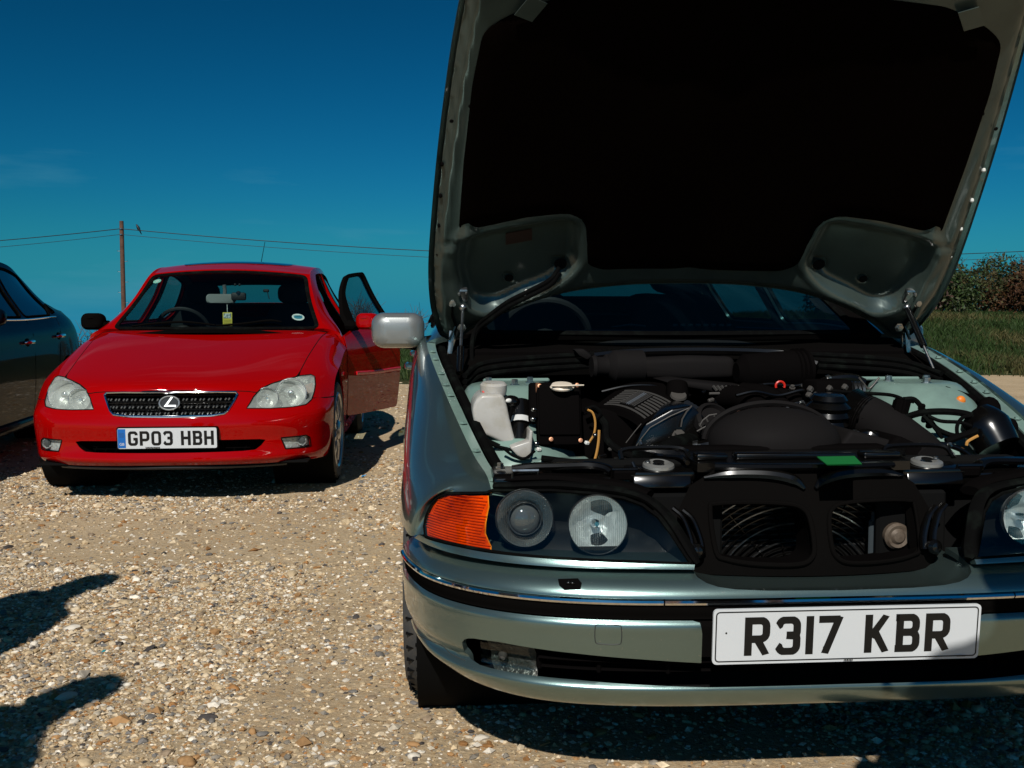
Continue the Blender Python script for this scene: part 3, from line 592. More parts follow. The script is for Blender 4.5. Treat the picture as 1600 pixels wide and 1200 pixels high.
def text_mesh(mb, txt, size, fn, align='LEFT'):  # flat print from the built-in typeface
    cu = bpy.data.curves.new('print', 'FONT'); cu.body = txt; cu.size = size; cu.align_x = align; o = bpy.data.objects.new('print', cu); COL.objects.link(o)
    dg = bpy.context.evaluated_depsgraph_get(); m = o.evaluated_get(dg).to_mesh(); mb.add([fn(v.co.x, v.co.y, 0) for v in m.vertices], [tuple(p.vertices) for p in m.polygons], False); o.evaluated_get(dg).to_mesh_clear(); bpy.data.objects.remove(o)
def number_plate(parent, c, w, h, text, tilt, band=None, adv=61, margin=.04, frame=True, print_='', lh=.079):
    ct, st = math.cos(tilt), math.sin(tilt); fn = lambda x, z, d: np.array(c)+np.array([x, -d*ct+z*st*0-0, z])+np.array([0, z*st, 0])
    mb = MB(); prism(mb, rrect(w, h, .009), fn, .0, -.006); pl = obj('number_plate', mb, M_plate, parent)
    if frame:
        mb = MB(); P = rrect(w-.012, h-.012, .007); Lf, Rt = _strk(P, .0026, True); n = len(P); mb.add([fn(p[0], p[1], .0004) for p in Lf]+[fn(p[0], p[1], .0004) for p in Rt], [(i, (i+1) % n, n+(i+1) % n, n+i) for i in range(n)], False); obj('plate_border', mb, M_ink, pl)
    x0 = -w/2+margin
    if band:
        mb = MB(); prism(mb, [(-w/2+.001, -h/2+.004), (-w/2+.042, -h/2+.004), (-w/2+.042, h/2-.004), (-w/2+.001, h/2-.004)], fn, .0006, .0001); bo = obj('blue_band', mb, M_band, pl)
        mb = MB(); text_mesh(mb, 'GB', .020, lambda a, b, d: fn(-w/2+.0215+a, -h/2+.018+b, .0012), 'CENTER'); obj('country_letters', mb, M_white, pl)
        mb = MB()
        prism(mb, [(-w/2+.009, h/2-.05), (-w/2+.034, h/2-.05), (-w/2+.034, h/2-.024), (-w/2+.009, h/2-.024)], fn, .0011, .0008); obj('faded_emblem', mb, mat('faded_blue', (.012, .10, .33), .5), pl)
    lettering(pl, text, x0, -lh/2, lh, fn, adv=adv)
    return pl, fn
def pillow(mb, pts, fr, y0, y1, bev=.02, seg=3):  # a rounded moulding whose front outline is surveyed at depth y0
    bm = bmesh.new(); vs = [bm.verts.new(Vector(fr.at(px, py, y=y0))) for px, py in pts]; f = bm.faces.new(vs)
    r = bmesh.ops.extrude_face_region(bm, geom=[f]); ev = [v for v in r['geom'] if isinstance(v, bmesh.types.BMVert)]
    for v in ev: v.co.y += y1-y0
    bmesh.ops.recalc_face_normals(bm, faces=bm.faces[:]); bmesh.ops.bevel(bm, geom=bm.edges[:], offset=bev, segments=seg, affect='EDGES', profile=.5, clamp_overlap=True); bm.verts.index_update()
    mb.add([tuple(v.co) for v in bm.verts], [tuple(v.index for v in f.verts) for f in bm.faces]); bm.free(); return mb
def bolt(mb, c, d=(0, 0, 1), r=.009, h=.008):
    lathe(mb, [(r*1.5, 0), (r*1.5, h*.25), (r, h*.3), (r, h), (r*.6, h*1.05)], c, d, 6); return mb
# ================================================================ THE SILVER GREEN CAR, bonnet open
FB = Frame(.6636, 2.0, 4.3); at = FB.at
car = thing('open_bonnet_car', 'sage green saloon with its bonnet raised and engine showing, plate R317 KBR', 'car', (FB.o[0], FB.o[1], 0), FB.yaw)
def part(n, mb, m, p=None, sharp=35, **k): return obj(n, mb, m, p or car, sharp, **k)
def cpts(pts, y): return [at(a, b, y=y) for a, b in pts]
# ---- the bumper: one plan curve, swept through a section
plan = np.array([(0, .02), (.18, .020), (.34, .026), (.48, .043), (.60, .076), (.70, .128), (.78, .20), (.835, .285), (.868, .38), (.884, .45), (.891, .505)])
def plan_at(off, tuck=0):                       # plan moved inwards by off (tuck: more at the corner)
    P = plan.copy(); T = np.gradient(P, axis=0); Nn = np.stack([T[:, 1], -T[:, 0]], 1); Nn /= np.linalg.norm(Nn, axis=1)[:, None]; k = np.linspace(0, 1, len(P))
    return P-Nn*(off+tuck*np.clip((k-.35)/.5, 0, 1)**1.5)[:, None]
def sweep(sec, fr=FB, ysh=0):                  # sec: rows (z, off, tuck)
    net = []
    for r in sec:
        z, off = r[0], r[1]; tk = r[2] if len(r) > 2 else 0; P = plan_at(off, tk); P[:, 1] += ysh; h = [(x, y, z) for x, y in P]; net.append([(-x, y, zz) for x, y, zz in h[:0:-1]]+h)
    return Surf(net, fr, 6, out=(0, -1, .3))
SB = sweep([(.530, .20), (.528, .135), (.522, .085), (.512, .05), (.496, .022), (.480, .006), (.466, .0), (.455, .001), (.44, .003), (.425, .007), (.41, -.001), (.385, .001), (.36, .003), (.33, .007), (.305, .020, .004), (.290, .006, .012), (.278, .000, .026), (.258, .010, .05), (.240, .026, .075), (.232, .05, .09), (.232, .12, .09)])
_oinv = SB.inv; SB.inv = lambda pts: _oinv(pts, mask=(SB.V > 1.0) & (SB.V < 17.9))
V_ = lambda z: float(np.interp(-z, [-.496, -.480, -.466, -.455, -.44, -.425, -.41, -.385, -.36, -.33, -.305, -.29, -.278, -.258, -.24], range(4, 19)))
UM = SB.nu-1
def full(mb, v0, v1, u0=0, u1=UM, **k): return panel(mb, SB, [(u0, v0), (u1, v0), (u1, v1), (u0, v1)], **k)
wnz = SB.inv([(872, 906), (903, 905), (909, 912), (907, 921), (882, 922), (874, 915)])
ncv = SB.inv([(1083, 892), (1090, 902), (1104, 911), (1122, 917), (1150, 921), (1200, 923)])+[(UM/2, SB.inv([(1283, 923)])[0][1])]
mb = panel(MB(), SB, [(0, .9), (ncv[0][0], .9)]+ncv+SB.mir(ncv[:-1])+[(UM-ncv[0][0], .9), (UM, .9), (UM, V_(.467)), (0, V_(.467))], [wnz, SB.mir(wnz)], st=(.3, .3)); bump = part('bumper_top', mb, M_green)
dn = np.array(ncv+SB.mir(ncv[:-1])); DP = SB.ev(dn[:, 0], dn[:, 1]); zb = .466
we = np.clip((np.abs(DP[:, 0])-.235)/.05, 0, 1); mb = MB(); n = len(DP); Q = [DP, DP*[1.0, 1, 0]+np.array([0, .012, 0])+np.array([0, 0, 1])*(DP[:, 2:]-.007), np.stack([DP[:, 0]*1.01, np.maximum(DP[:, 1]+.05, .09), .470+(DP[:, 2]-.470)*we], -1), np.stack([DP[:, 0]*1.02, np.full(n, .22), .474+(DP[:, 2]-.470)*we], -1)]
loft(mb, Q, closed=False); part('nose_shelf', mb, M_green, bump)
for q in (wnz, SB.mir(wnz)):
    mb = panel(MB(), SB, q, st=(.1, .1), off=.003); wj = part('washer_jet', mb, M_black, bump)
c = at(890, 912, y=.06)
for q in (wnz, SB.mir(wnz)):
    cu = np.mean(q, 0); 
    for du in (-.035, .035):
        p = SB.ev(cu[0]+du, cu[1]-.1)[0]; mb = MB(); ball(mb, p+np.array([0, -.004, .003]), (.005, .005, .004), 8, 6); part('jet_nozzle', mb, M_gloss, bump)
for u0, u1 in ((0, 7.85), (7.87, UM-7.87), (UM-7.85, UM)):
    mb = MB(); uu = np.linspace(u0, u1, 60); P = SB.ev(uu, np.full(60, V_(.460))); N_ = SB.nrm(uu, np.full(60, V_(.460))); N_ = N_*np.sign((N_*np.array([0, -1, .2])).sum(1)+1e-9)[:, None]*1
    tube(mb, P+np.array([0, -.002, 0]), .0062, 8); part('chrome_strip', mb, M_chrome)
mb = full(MB(), V_(.459), V_(.424), st=(.3, .3), off=.002); part('rub_strip', mb, M_trim)
# painted lower half, with the fog lamp and grille openings
fogL = SB.inv([(722, 1004), (727, 998), (736, 997), (780, 1003), (836, 1012), (1110, 1042)])[:5]
gr_top = [(836, 1013), (900, 1021), (1000, 1030), (1095, 1036)]
op_bot = [(1110, 1074), (1000, 1070), (900, 1062), (838, 1056), (780, 1047), (750, 1039), (735, 1029), (726, 1018)]
lft = SB.inv([(723, 1010), (722, 1004), (725, 999.5), (731, 997.5), (740, 997.5), (780, 1003)]+gr_top)+[(UM/2, V_(.352))]
lb = SB.inv(op_bot); half = lft+[(UM/2, V_(.303))]+lb; hole = lft[:-1]+[(UM/2, V_(.352))]+SB.mir(lft[:-1])+SB.mir(lb)+[(UM/2, V_(.303))]+lb
vt = V_(.421); cl = SB.inv([(1096, 1030)])[0][0]; um2 = UM/2
plin = [(cl-.05, vt-.2), (cl-.02, vt+.35), (cl, V_(.385)), (cl-.05, V_(.36)), (cl-.25, V_(.352))]
outer = [(0, vt), (cl-.14, vt), (cl-.03, vt+.3), (cl, V_(.39)), (cl, V_(.352))]
# cut as one sheet: outer edge follows the plinth notch in the middle
outer = [(0, vt), (cl-.12, vt), (cl-.03, vt+.25), (cl, V_(.39)), (cl, lft[-2][1])]
full_o = outer+[p for p in lft[-2:-5:-1]]
mbL = MB(); oL = [(0, vt), (cl-.12, vt), (cl-.03, vt+.25), (cl, V_(.395)), (cl, lft[-2][1]+.0)]+lft[:-2][::-1]+lb[::-1]+[(um2, lb[0][1]), (um2, 19.6), (0, 19.6)]
oL = oL[:5]+lft[:-2][::-1]+lb[::-1][0:0]+[lb[-1]]+lb[::-1][1:]+[(um2, lb[0][1]), (um2, 19.6), (0, 19.6)]
panel(mbL, SB, oL, st=(.25, .3)); mbR = MB(); panel(mbR, SB, SB.mir(oL), st=(.25, .3)); mbL.add(mbR.v, mbR.f); lowb = part('bumper_lower', mbL, M_green)
def grooved(S, poly, nm, parent, m=M_dark, w=.02, off=.0008):
    mb = MB(); P = cm(poly, 3, True); T = S.ev(P[:, 0], P[:, 1]); N_ = S.nrm(P[:, 0], P[:, 1]); sgn = np.sign((N_*(np.array([0, -1, .3]))).sum(1))[:, None]; tube(mb, T+N_*sgn*off, w, 5, closed=True); return part(nm, mb, m, parent)
tow = SB.inv([(934, 976), (966, 977), (971, 982), (971, 1002), (965, 1007), (936, 1006), (930, 1001), (930, 981)])
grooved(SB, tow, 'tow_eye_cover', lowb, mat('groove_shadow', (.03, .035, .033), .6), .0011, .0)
seam = SB.inv([(655, 985), (680, 1004), (705, 1022), (727, 1032)]); Pq = np.array(seam)
for sd in (0, 1):
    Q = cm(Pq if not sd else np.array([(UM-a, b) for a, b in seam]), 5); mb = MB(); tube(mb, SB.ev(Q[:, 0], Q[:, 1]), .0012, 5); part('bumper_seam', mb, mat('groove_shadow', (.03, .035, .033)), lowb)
mb = MB(); panel(mb, SB, [(cl-.2, V_(.424)), (UM-cl+.2, V_(.424)), (UM-cl+.2, V_(.345)), (cl-.2, V_(.345))], st=(.3, .3), off=-.006, thick=.03); part('plate_plinth', mb, M_trim)
# lower grille: back, bars and uprights
mb = MB(); full(mb, V_(.375), V_(.285), 2.6, UM-2.6, st=(.4, .3), off=-.09, thick=0); part('air_intake', mb, M_dark)
ufog = SB.inv([(846, 1036)])[0][0]
for z, off, th in ((.329, -.03, .007), (.352, -.035, .006), (.306, -.03, .006)):
    mb = MB(); uu = np.linspace(ufog, UM-ufog, 50); P = SB.ev(uu, np.full(50, V_(z))); tube(mb, P+np.array([0, -off, 0]), th, 6, squash=(1.8, .7)); part('intake_bar', mb, M_black)
for u in list(np.linspace(ufog, UM-ufog, 9)):
    p = SB.ev(u, V_(.328))[0]; mb = MB(); box(mb, p+np.array([0, .055, 0]), (.010, .05, .06)); part('intake_upright', mb, M_black)
# fog lamps
def foglamp(sd):
    m = lambda u: u if sd > 0 else UM-u
    O = SB.inv([(727, 1002), (740, 999), (790, 1006), (828, 1012), (836, 1055), (800, 1051), (765, 1043), (742, 1033), (730, 1020)]); O = O if sd > 0 else SB.mir(O)
    b = MB(); panel(b, SB, O, st=(.15, .2), off=-.06, thick=0); hs = part('fog_lamp', b, M_dark)
    I = SB.inv([(745, 1006), (790, 1011), (822, 1016), (833, 1052), (800, 1049), (770, 1042), (752, 1032)]); I = I if sd > 0 else SB.mir(I)
    b = MB(); panel(b, SB, I, st=(.08, .1), off=-.035, thick=0); part('reflector', b, mat('fog_reflector', (.11, .11, .10), .3, .6, bump=(60, .8, .01)), hs)
    b = MB(); cI = np.mean(I, 0); p = SB.ev(*cI)[0]; lathe(b, [(.010, 0), (.010, .01), (.004, .02)], p+np.array([0, .035, 0]), (0, -1, 0), 12); part('bulb_holder', b, M_warm, hs)
    us = np.linspace(min(a for a, _ in I)+.05, max(a for a, _ in I)-.06, 26); b = MB(); vlo = max(v for _, v in I)
    for u in us: 
        va = vlo-1.0; P = SB.ev(np.full(3, u), np.linspace(va, vlo-.15, 3)); tube(b, P+np.array([0, .012, 0]), .0022, 5)
    part('lens_flute', b, M_lens, hs, kind='stuff')
    b = MB(); panel(b, SB, I, st=(.15, .2), off=-.012, thick=0); part('lens', b, M_lens, hs)
foglamp(1); foglamp(-1)
number_plate(car, (.003, -.004, .397), .545, .113, 'R317 KBR', R_(-4), adv=62, margin=.064)
pq = [o for o in car.children if o.name.startswith('number_plate')][0]
def small_print(pl, x, z, n, w, y=-.0052):       # maker's mark too small to read
    mb = MB(); q = x
    for i in range(n): l = w*(.6+.8*((i*37) % 5)/5); box(mb, (q+l/2, y, z), (l, .0002, w*1.2), bev=0); q += l+w*.35
    obj('maker_mark', mb, M_ink, pl, kind='stuff')
for x_, z_ in ((-.243, .405), (-.045, .372)): mb = MB(); lathe(mb, [(.0022, 0), (.0018, .0008), (0, .001)], (x_, -.0045, z_), (0, -1, 0), 8); obj('plate_fixing', mb, M_ink, pq)
small_print(pq, -.004, .3455, 6, .0026); small_print(pq, .228, .3475, 7, .0022)
# ---- the nose above the bumper: headlamps and fender corner share one swept surface
SH = sweep([(.505, .030, -.024), (.520, .032, -.026), (.535, .040, -.035), (.560, .058, -.052), (.590, .080, -.072), (.620, .108, -.095), (.650, .145, -.125), (.668, .185, -.15), (.678, .23, -.18)])
VH = lambda z: float(np.interp(z, [.505, .52, .535, .56, .59, .62, .65, .668, .678], range(9)))
hl_out = [(665, 838), (663, 822), (667, 804), (675, 787), (684, 777), (700, 771), (760, 770), (770, 766), (860, 766), (930, 771), (975, 778), (1005, 789), (1030, 808), (1050, 835), (1068, 862), (1082, 881), (1000, 878), (900, 874), (820, 868), (760, 860), (710, 850), (680, 843)]
hl_uv = SH.inv(hl_out)
ind_px = [(665, 838), (663, 822), (667, 804), (675, 787), (684, 777), (700, 771), (762, 772), (763, 790), (758, 815), (757, 832), (766, 852), (766, 861), (710, 850), (680, 843)]
main_px = [(765, 770), (860, 767), (930, 772), (975, 779), (1005, 790), (1030, 809), (1050, 836), (1068, 863), (1081, 880), (1000, 877), (900, 873), (820, 867), (768, 861), (768, 852), (759, 832), (760, 815), (765, 790)]
M_amber = glass('amber_lens', (1, .50, .09), .8); M_amberin = mat('amber_reflector', (.80, .24, .014), .28, .15, bump=(90, .6, .004), var=(11, (.20, .025, .004), .42, .66))
M_hlin = mat('lamp_mask', (.006, .007, .007), .3, spec=.3)
M_flute = glass('fluted_glass', (.93, .95, .95), 1.0, ior=1.9, rough=.08)
def headlamp(sd):
    mir = (lambda q: q) if sd > 0 else SH.mir
    mk = lambda px: mir(SH.inv(px))
    b = MB(); panel(b, SH, mk(main_px), st=(.3, .4), off=-.085, thick=0); hl = part('headlamp', b, M_hlin)
    # side walls of the lamp bowl
    O = mk(hl_out); D = dens(O, (.2, .2)); D = np.array(D); P0 = SH.ev(D[:, 0], D[:, 1]); N_ = SH.nrm(D[:, 0], D[:, 1]); N_ *= np.sign((N_*np.array([0, -1, .2])).sum(1))[:, None]; n = len(D)
    b = MB(); b.add(list(P0-N_*.002)+list(P0-N_*.10), [(i, (i+1) % n, n+(i+1) % n, n+i) for i in range(n)]); part('lamp_bowl', b, M_hlin, hl)
    b = MB(); tube(b, P0, .0035, 6, closed=True); part('lamp_gasket', b, M_rub, hl)
    sx = -1 if sd > 0 else 1
    def drum(cx, cy, rad, proj_):
        c = SH.ev(*(SH.inv([(cx, cy)])[0]))[0]; r = np.linalg.norm(SH.ev(*SH.inv([(cx+rad, cy)])[0])[0]-c)*.95; c = c*np.array([-sx if sx > 0 else 1, 1, 1]) if sd < 0 else c
        ax = unit((.0, -1, .12)); o = c-ax*.035
        if proj_:
            b = MB(); lathe(b, [(r*1.0, .0), (r*.97, .012), (r*.86, .004), (r*.60, -.03), (r*.58, -.03)], o, ax, 36, caps=(0, 0)); dr = part('projector_bezel', b, mat('bezel_grey', (.17, .175, .175), .35, .6), hl)
            b = MB(); lathe(b, [(r*.60, -.02), (r*.60, .004), (r*.55, .010)], o, ax, 32, caps=(0, 0)); part('projector_ring', b, M_chrome, hl)
            b = MB(); lathe(b, [(r*.56, -.01)]+[(r*.56*math.cos(a), -.01+r*.34*math.sin(a)) for a in np.linspace(.1, math.pi/2, 9)], o, ax, 32, caps=(0, 0)); part('projector_lens', b, mat('projector_glass', (.12, .125, .125), .04, .3, coat=1), hl)
            rr = np.linspace(0, 2*math.pi, 54)
            fl = [(math.cos(a)*.80*r, math.sin(a)*.80*r, .16*r) for a in rr[:-1]]
        else:
            fo = bpy.data.materials.get('lamp_reflector'); b = MB(); lathe(b, [(r*1.0, .004), (r*.98, -.005), (r*.92, -.02), (r*.75, -.040), (r*.45, -.054), (r*.12, -.058)], o, ax, 40, caps=(0, 1)); part('reflector', b, M_refl, hl)
            b = MB(); lathe(b, [(r*.15, -.058), (r*.15, -.020), (r*.08, -.012)], o, ax, 14); part('bulb_shield', b, M_chrome, hl)
            fl = []
            uu_, ww_, dd_ = basis(ax); sg = [(math.sin(q)*r*1.02, -math.cos(q)*r*1.02) for q in np.linspace(-.78, .78, 12)]; V = [o+np.array([a, 0, 0])+np.array([0, .12*c_, c_])+ax*.003 for a, c_ in sg]; b = MB(); b.add(V, [tuple(range(12))], False); part('lamp_shade', b, M_hlin, hl)
        b = MB(); u, w, d = basis(ax)
        for k in range(-13, 14):                # vertical flutes of the inner glass
            q = k/13.5*.98; hh = math.sqrt(max(0, 1-q*q))*r*.98
            if proj_ and abs(q) < .60: segs = [(-hh, -math.sqrt(max(.0, .40-q*q))*r), (math.sqrt(max(.0, .40-q*q))*r, hh)]
            else: segs = [(max(-hh, -.88*r), hh)]
            for s0, s1 in segs:
                if s1-s0 > .004: tube(b, [o+np.array([q*r, 0, 0])+np.array([0, .12*s, s])*1.0+ax*.010 for s in (s0, s1)], r*.030, 6)
        part('lens_flute', b, M_flute, hl, kind='stuff')
        b = MB(); lathe(b, [(r*1.0, 0), (r*1.02, .006), (r*1.04, 0)], o, ax, 40, caps=(0, 0)); part('drum_ring', b, mat('drum_ring', (.2, .21, .21), .2, .8), hl)
    drum(822, 812, 47, True); drum(938, 822, 49, False)
    # indicator
    b = MB(); panel(b, SH, mk(ind_px), st=(.12, .2), off=-.006, thick=0); il = part('indicator', b, M_amberin)
    us = [p[0] for p in mk(ind_px)]; b = MB()
    for v in np.linspace(1.2, 6.6, 30):
        uu = np.linspace(min(us)+.02, max(us)-.05, 14); q = np.array([(a, v) for a in uu]); k = inpoly(q[:, 0], q[:, 1], mk(ind_px))
        if k.sum() > 2: P = SH.ev(uu[k], np.full(k.sum(), v)); N_ = SH.nrm(uu[k], np.full(k.sum(), v)); N_ *= np.sign((N_*np.array([0, -1, .2])).sum(1))[:, None]; tube(b, P-N_*.004, .0015, 5)
    part('indicator_flute', b, mat('amber_flute', (.45, .11, .008), .2, .0, coat=.5), il, kind='stuff')
    b = MB(); panel(b, SH, mk(ind_px), st=(.2, .3), off=.0015, thick=0); part('indicator_lens', b, M_amber, il)
    b = MB(); panel(b, SH, mk(main_px), st=(.25, .3), off=-.002, thick=0); part('headlamp_glass', b, M_cover, hl)
    # painted ledge under the lamp
    O = mk([(668, 842), (690, 849), (720, 856), (760, 864), (820, 871), (900, 877), (1000, 881), (1085, 883), (1084, 890), (1000, 889), (900, 887), (820, 882), (750, 873), (700, 862), (672, 852), (650, 840), (657, 835)])
    b = MB(); panel(b, SH, O, st=(.25, .15), off=.004, thick=.02); part('lamp_ledge', b, M_green)
    # rubber eyelid along the top of the lamp
    T = SH.inv([(772, 762), (860, 760), (930, 765), (980, 772), (1012, 783), (1038, 803), (1060, 832), (1080, 865), (1092, 884)]); T = T if sd > 0 else [(UM-a, bb) for a, bb in T]; Q = cm(T, 4); P = SH.ev(Q[:, 0], Q[:, 1])
    b = MB(); tube(b, P+np.array([0, .006, .003]), [.008]+[.011]*8+[.006], 8, squash=(1.5, .8)); part('lamp_eyelid_seal', b, M_rub)
    T = SH.inv([(775, 752), (860, 750), (935, 757), (985, 764), (1020, 777)]); T = T if sd > 0 else [(UM-a, bb) for a, bb in T]; Q = cm(T, 4); P = SH.ev(Q[:, 0], Q[:, 1])
    b = MB(); tube(b, P+np.array([0, .03, .0]), .016, 8, squash=(1.5, .7)); part('lamp_shelf', b, M_black)
headlamp(1); headlamp(-1)
# ---- wings
_w0 = SH.inv([(768, 767.5), (735, 768), (701, 769), (681, 776), (671, 791), (662, 812), (662, 834)]); _w0 = SH.ev([a for a, b in _w0], [b for a, b in _w0])
wing_st = [[(-.696, .262, .660), (-.730, .252, .656), (-.780, .250, .640), (-.815, .262, .612), (-.835, .285, .570), (-.838, .285, .540), (-.84, .285, .515)],
           [(-.698, .33, .672), (-.745, .33, .668), (-.80, .33, .648), (-.842, .345, .61), (-.862, .36, .57), (-.868, .365, .535), (-.87, .37, .50)],
           [(-.722, .47, .700), (-.772, .47, .696), (-.825, .47, .675), (-.868, .47, .63), (-.888, .475, .57), (-.894, .48, .51), (-.895, .48, .40)],
           [(-.760, .70, .768), (-.805, .70, .762), (-.845, .70, .738), (-.882, .70, .69), (-.899, .70, .62), (-.904, .70, .52), (-.90, .70, .35)],
           [(-.800, 1.0, .846), (-.835, 1.0, .838), (-.860, 1.0, .810), (-.888, 1.0, .758), (-.902, 1.0, .68), (-.905, 1.0, .55), (-.90, 1.0, .30)],
           [(-.826, 1.25, .900), (-.852, 1.25, .890), (-.873, 1.25, .858), (-.893, 1.25, .80), (-.903, 1.25, .70), (-.904, 1.25, .55), (-.895, 1.25, .25)],
           [(-.838, 1.42, .930), (-.860, 1.42, .920), (-.878, 1.42, .885), (-.895, 1.42, .82), (-.903, 1.42, .71), (-.904, 1.42, .55), (-.895, 1.42, .22)],
           [(-.842, 1.60, .955), (-.862, 1.60, .945), (-.880, 1.60, .905), (-.896, 1.60, .83), (-.903, 1.60, .72), (-.904, 1.60, .55), (-.895, 1.60, .22)]]
wing_st[0] = [tuple(p) for p in _w0]
SW = Surf(wing_st, FB, 8, out=(-1, 0, .3))
side2 = lambda q: np.asarray(q)[..., 1:3]
def arch(S, yc, zc, r, P2=None, lo=-30, hi=210, n=18): return S.inv([(yc+r*math.cos(R_(a)), zc+r*math.sin(R_(a))) for a in np.linspace(hi, lo, n)], S.G[:, 1:3], side2)
AW = arch(SW, .86, .325, .365, lo=-12, hi=144)
WB = SW.inv([(.285, .537), (.34, .537), (.42, .536), (.49, .536), (.555, .536)], SW.G[:, 1:3], side2)
mb = MB(); panel(mb, SW, [(0, 0)]+[(WB[0][0], 0)]+WB[1:]+AW+[(6, AW[-1][1]+.1), (6, 7), (0, 7)], st=(.35, .2)); Lw = part('front_wing', mb, M_green); part('front_wing', mirx(mb), M_green)
# the inner flange with its bolts, the drip channel and rubber seal
for s in (-1, 1):
    vv = np.linspace(0, 6.6, 50); P = SW.ev(np.zeros(50), vv)*np.array([1 if s < 0 else -1, 1, 1]); mb = MB(); inn = -s
    V = list(P+np.array([inn*.002, 0, -.008]))+list(P+np.array([inn*.030, 0, -.012]))+list(P+np.array([inn*.034, 0, -.03])); mb.add(V, [(i, i+1, 50+i+1, 50+i) for i in range(49)]+[(50+i, 50+i+1, 100+i+1, 100+i) for i in range(49)]); fl = part('wing_flange', mb, M_bayp)
    for v in (.9, 2.2, 2.9, 3.6, 3.9, 4.3, 5.0, 5.6):
        p = SW.ev(0, v)[0]*np.array([1 if s < 0 else -1, 1, 1])+np.array([inn*.015, 0, -.009]); b = MB(); bolt(b, p, (0, 0, 1), .008, .006); part('flange_bolt', b, M_bayp, fl)
    b = MB(); Q = SW.ev(np.zeros(30), np.linspace(.1, 6.2, 30))*np.array([1 if s < 0 else -1, 1, 1])+np.array([inn*.050, .0, -.016]); tube(b, Q, .014, 8, squash=(1, .8)); part('wing_seal', b, M_rub)
    b = MB(); V = list(Q+np.array([-inn*.01, 0, -.012]))+list(Q+np.array([inn*.012, 0, -.03]))+list(Q+np.array([inn*.02, 0, -.09])); b.add(V, [(i, i+1, 30+i+1, 30+i) for i in range(29)]+[(30+i, 30+i+1, 60+i+1, 60+i) for i in range(29)]); part('bay_gutter', b, M_black)
    # inner wing wall
    b = MB(); rows_ = []
    for (dx, z0) in ((.075, -.06), (.11, -.14), (.17, -.21), (.25, -.25), (.33, -.28), (.36, -.40), (.37, -.6)): rows_.append([np.array([s*abs(q[0])-s*dx*(1-.0*i), q[1], max(.3, .69+(q[2]-.69)*.55+z0)]) for i, q in enumerate(SW.ev(np.zeros(20), np.linspace(.2, 6.5, 20)))])
    S2 = Surf(rows_); panel(b, S2, [(0, 0), (S2.nu-1, 0), (S2.nu-1, 6), (0, 6)], st=(.8, .4), thick=0); part('inner_wing', b, M_bayp)
    # strut tower
    b = MB(); R3 = []
    for z, rx, ry, cy in ((.832, .05, .05, .97), (.836, .10, .105, .97), (.826, .125, .13, .965), (.80, .14, .155, .95), (.76, .155, .19, .93), (.70, .175, .23, .90), (.62, .20, .27, .88), (.50, .21, .29, .88)):
        R3.append([(s*.595+rx*math.cos(a), cy+ry*math.sin(a), z) for a in np.linspace(0, 2*math.pi, 28, endpoint=False)])
    loft(b, R3[::-1], nsub=2); tw = part('strut_tower', b, M_bayp)
    for k in range(3):
        a = k*2.09+.6; b = MB(); bolt(b, (s*.595+.07*math.cos(a), .97+.07*math.sin(a), .832), (0, 0, 1), .010, .018); part('tower_nut', b, M_steel, tw)
    b = MB(); box(b, (s*.57, 1.10, .835), (.20, .02, .012), (0, 0, -s*4)); part('tower_brace', b, M_bayp, tw)
# ---------------------------------------------------------------- engine bay
def pxp(px, py, y): return np.array(at(px, py, y=y))
# bay shell
mb = MB(); box(mb, (0, .78, .238), (1.30, 1.16, .012), bev=.003); part('light_block_tray', mb, M_dark)  # added sheet, unseen: stops sunlight leaking through under the nose
mb = MB(); box(mb, (0, .80, .33), (1.34, 1.05, .02)); part('bay_floor', mb, M_dark)
mb = MB(); box(mb, (0, 1.36, .64), (1.5, .03, .56), bev=.01); part('firewall', mb, M_black)
mb = MB(); box(mb, (0, .36, .52), (1.1, .05, .36), bev=.01); box(mb, (0, .42, .52), (.62, .04, .34), bev=.004); part('radiator', mb, M_dark)
# lock panel across the nose
mb = MB(); fn = lambda a, b, d: np.array([a, b, .708+d-.05*max(0, .36-b)])
prism(mb, [(-.235, .262), (.250, .262), (.255, .33), (.30, .40), (.34, .47), (-.34, .47), (-.30, .40), (-.24, .33)], fn, -.02, .0); lp = part('lock_panel', mb, M_gloss)
for a, b in ((-.235, -.15), (-.145, .145), (.15, .25)): mb = MB(); box(mb, ((a+b)/2, .315, .712), (b-a-.014, .045, .014), bev=.005, seg=2); part('panel_rib', mb, M_gloss, lp)
for px in (1168, 1270, 1372):
    p = pxp(px, 742, .275); mb = MB(); bolt(mb, p+np.array([0, 0, .0]), (0, -.3, 1), .0075, .012); part('panel_bolt', mb, M_gloss, lp)
    p = pxp(px+17, 743, .275); mb = MB(); bolt(mb, p, (0, -.3, 1), .004, .010); part('panel_bolt', mb, M_gloss, lp)
mb = MB(); q = [at(1276, 719, z=.7135), at(1335, 718, z=.7135), at(1347, 731, z=.7135), at(1292, 732, z=.7135)]; prism(mb, [(p[0], p[1]) for p in q], lambda a, b, d: np.array([a, b, .7125+d]), .0, .0016)
mb2 = MB(); mb2.add([(p[0], p[1], .7215) for p in q], [(0, 1, 2, 3)], False); mb2.add([(p[0], p[1], .7195) for p in q], [(3, 2, 1, 0)], False); part('green_label', mb2, M_greenlab, lp)
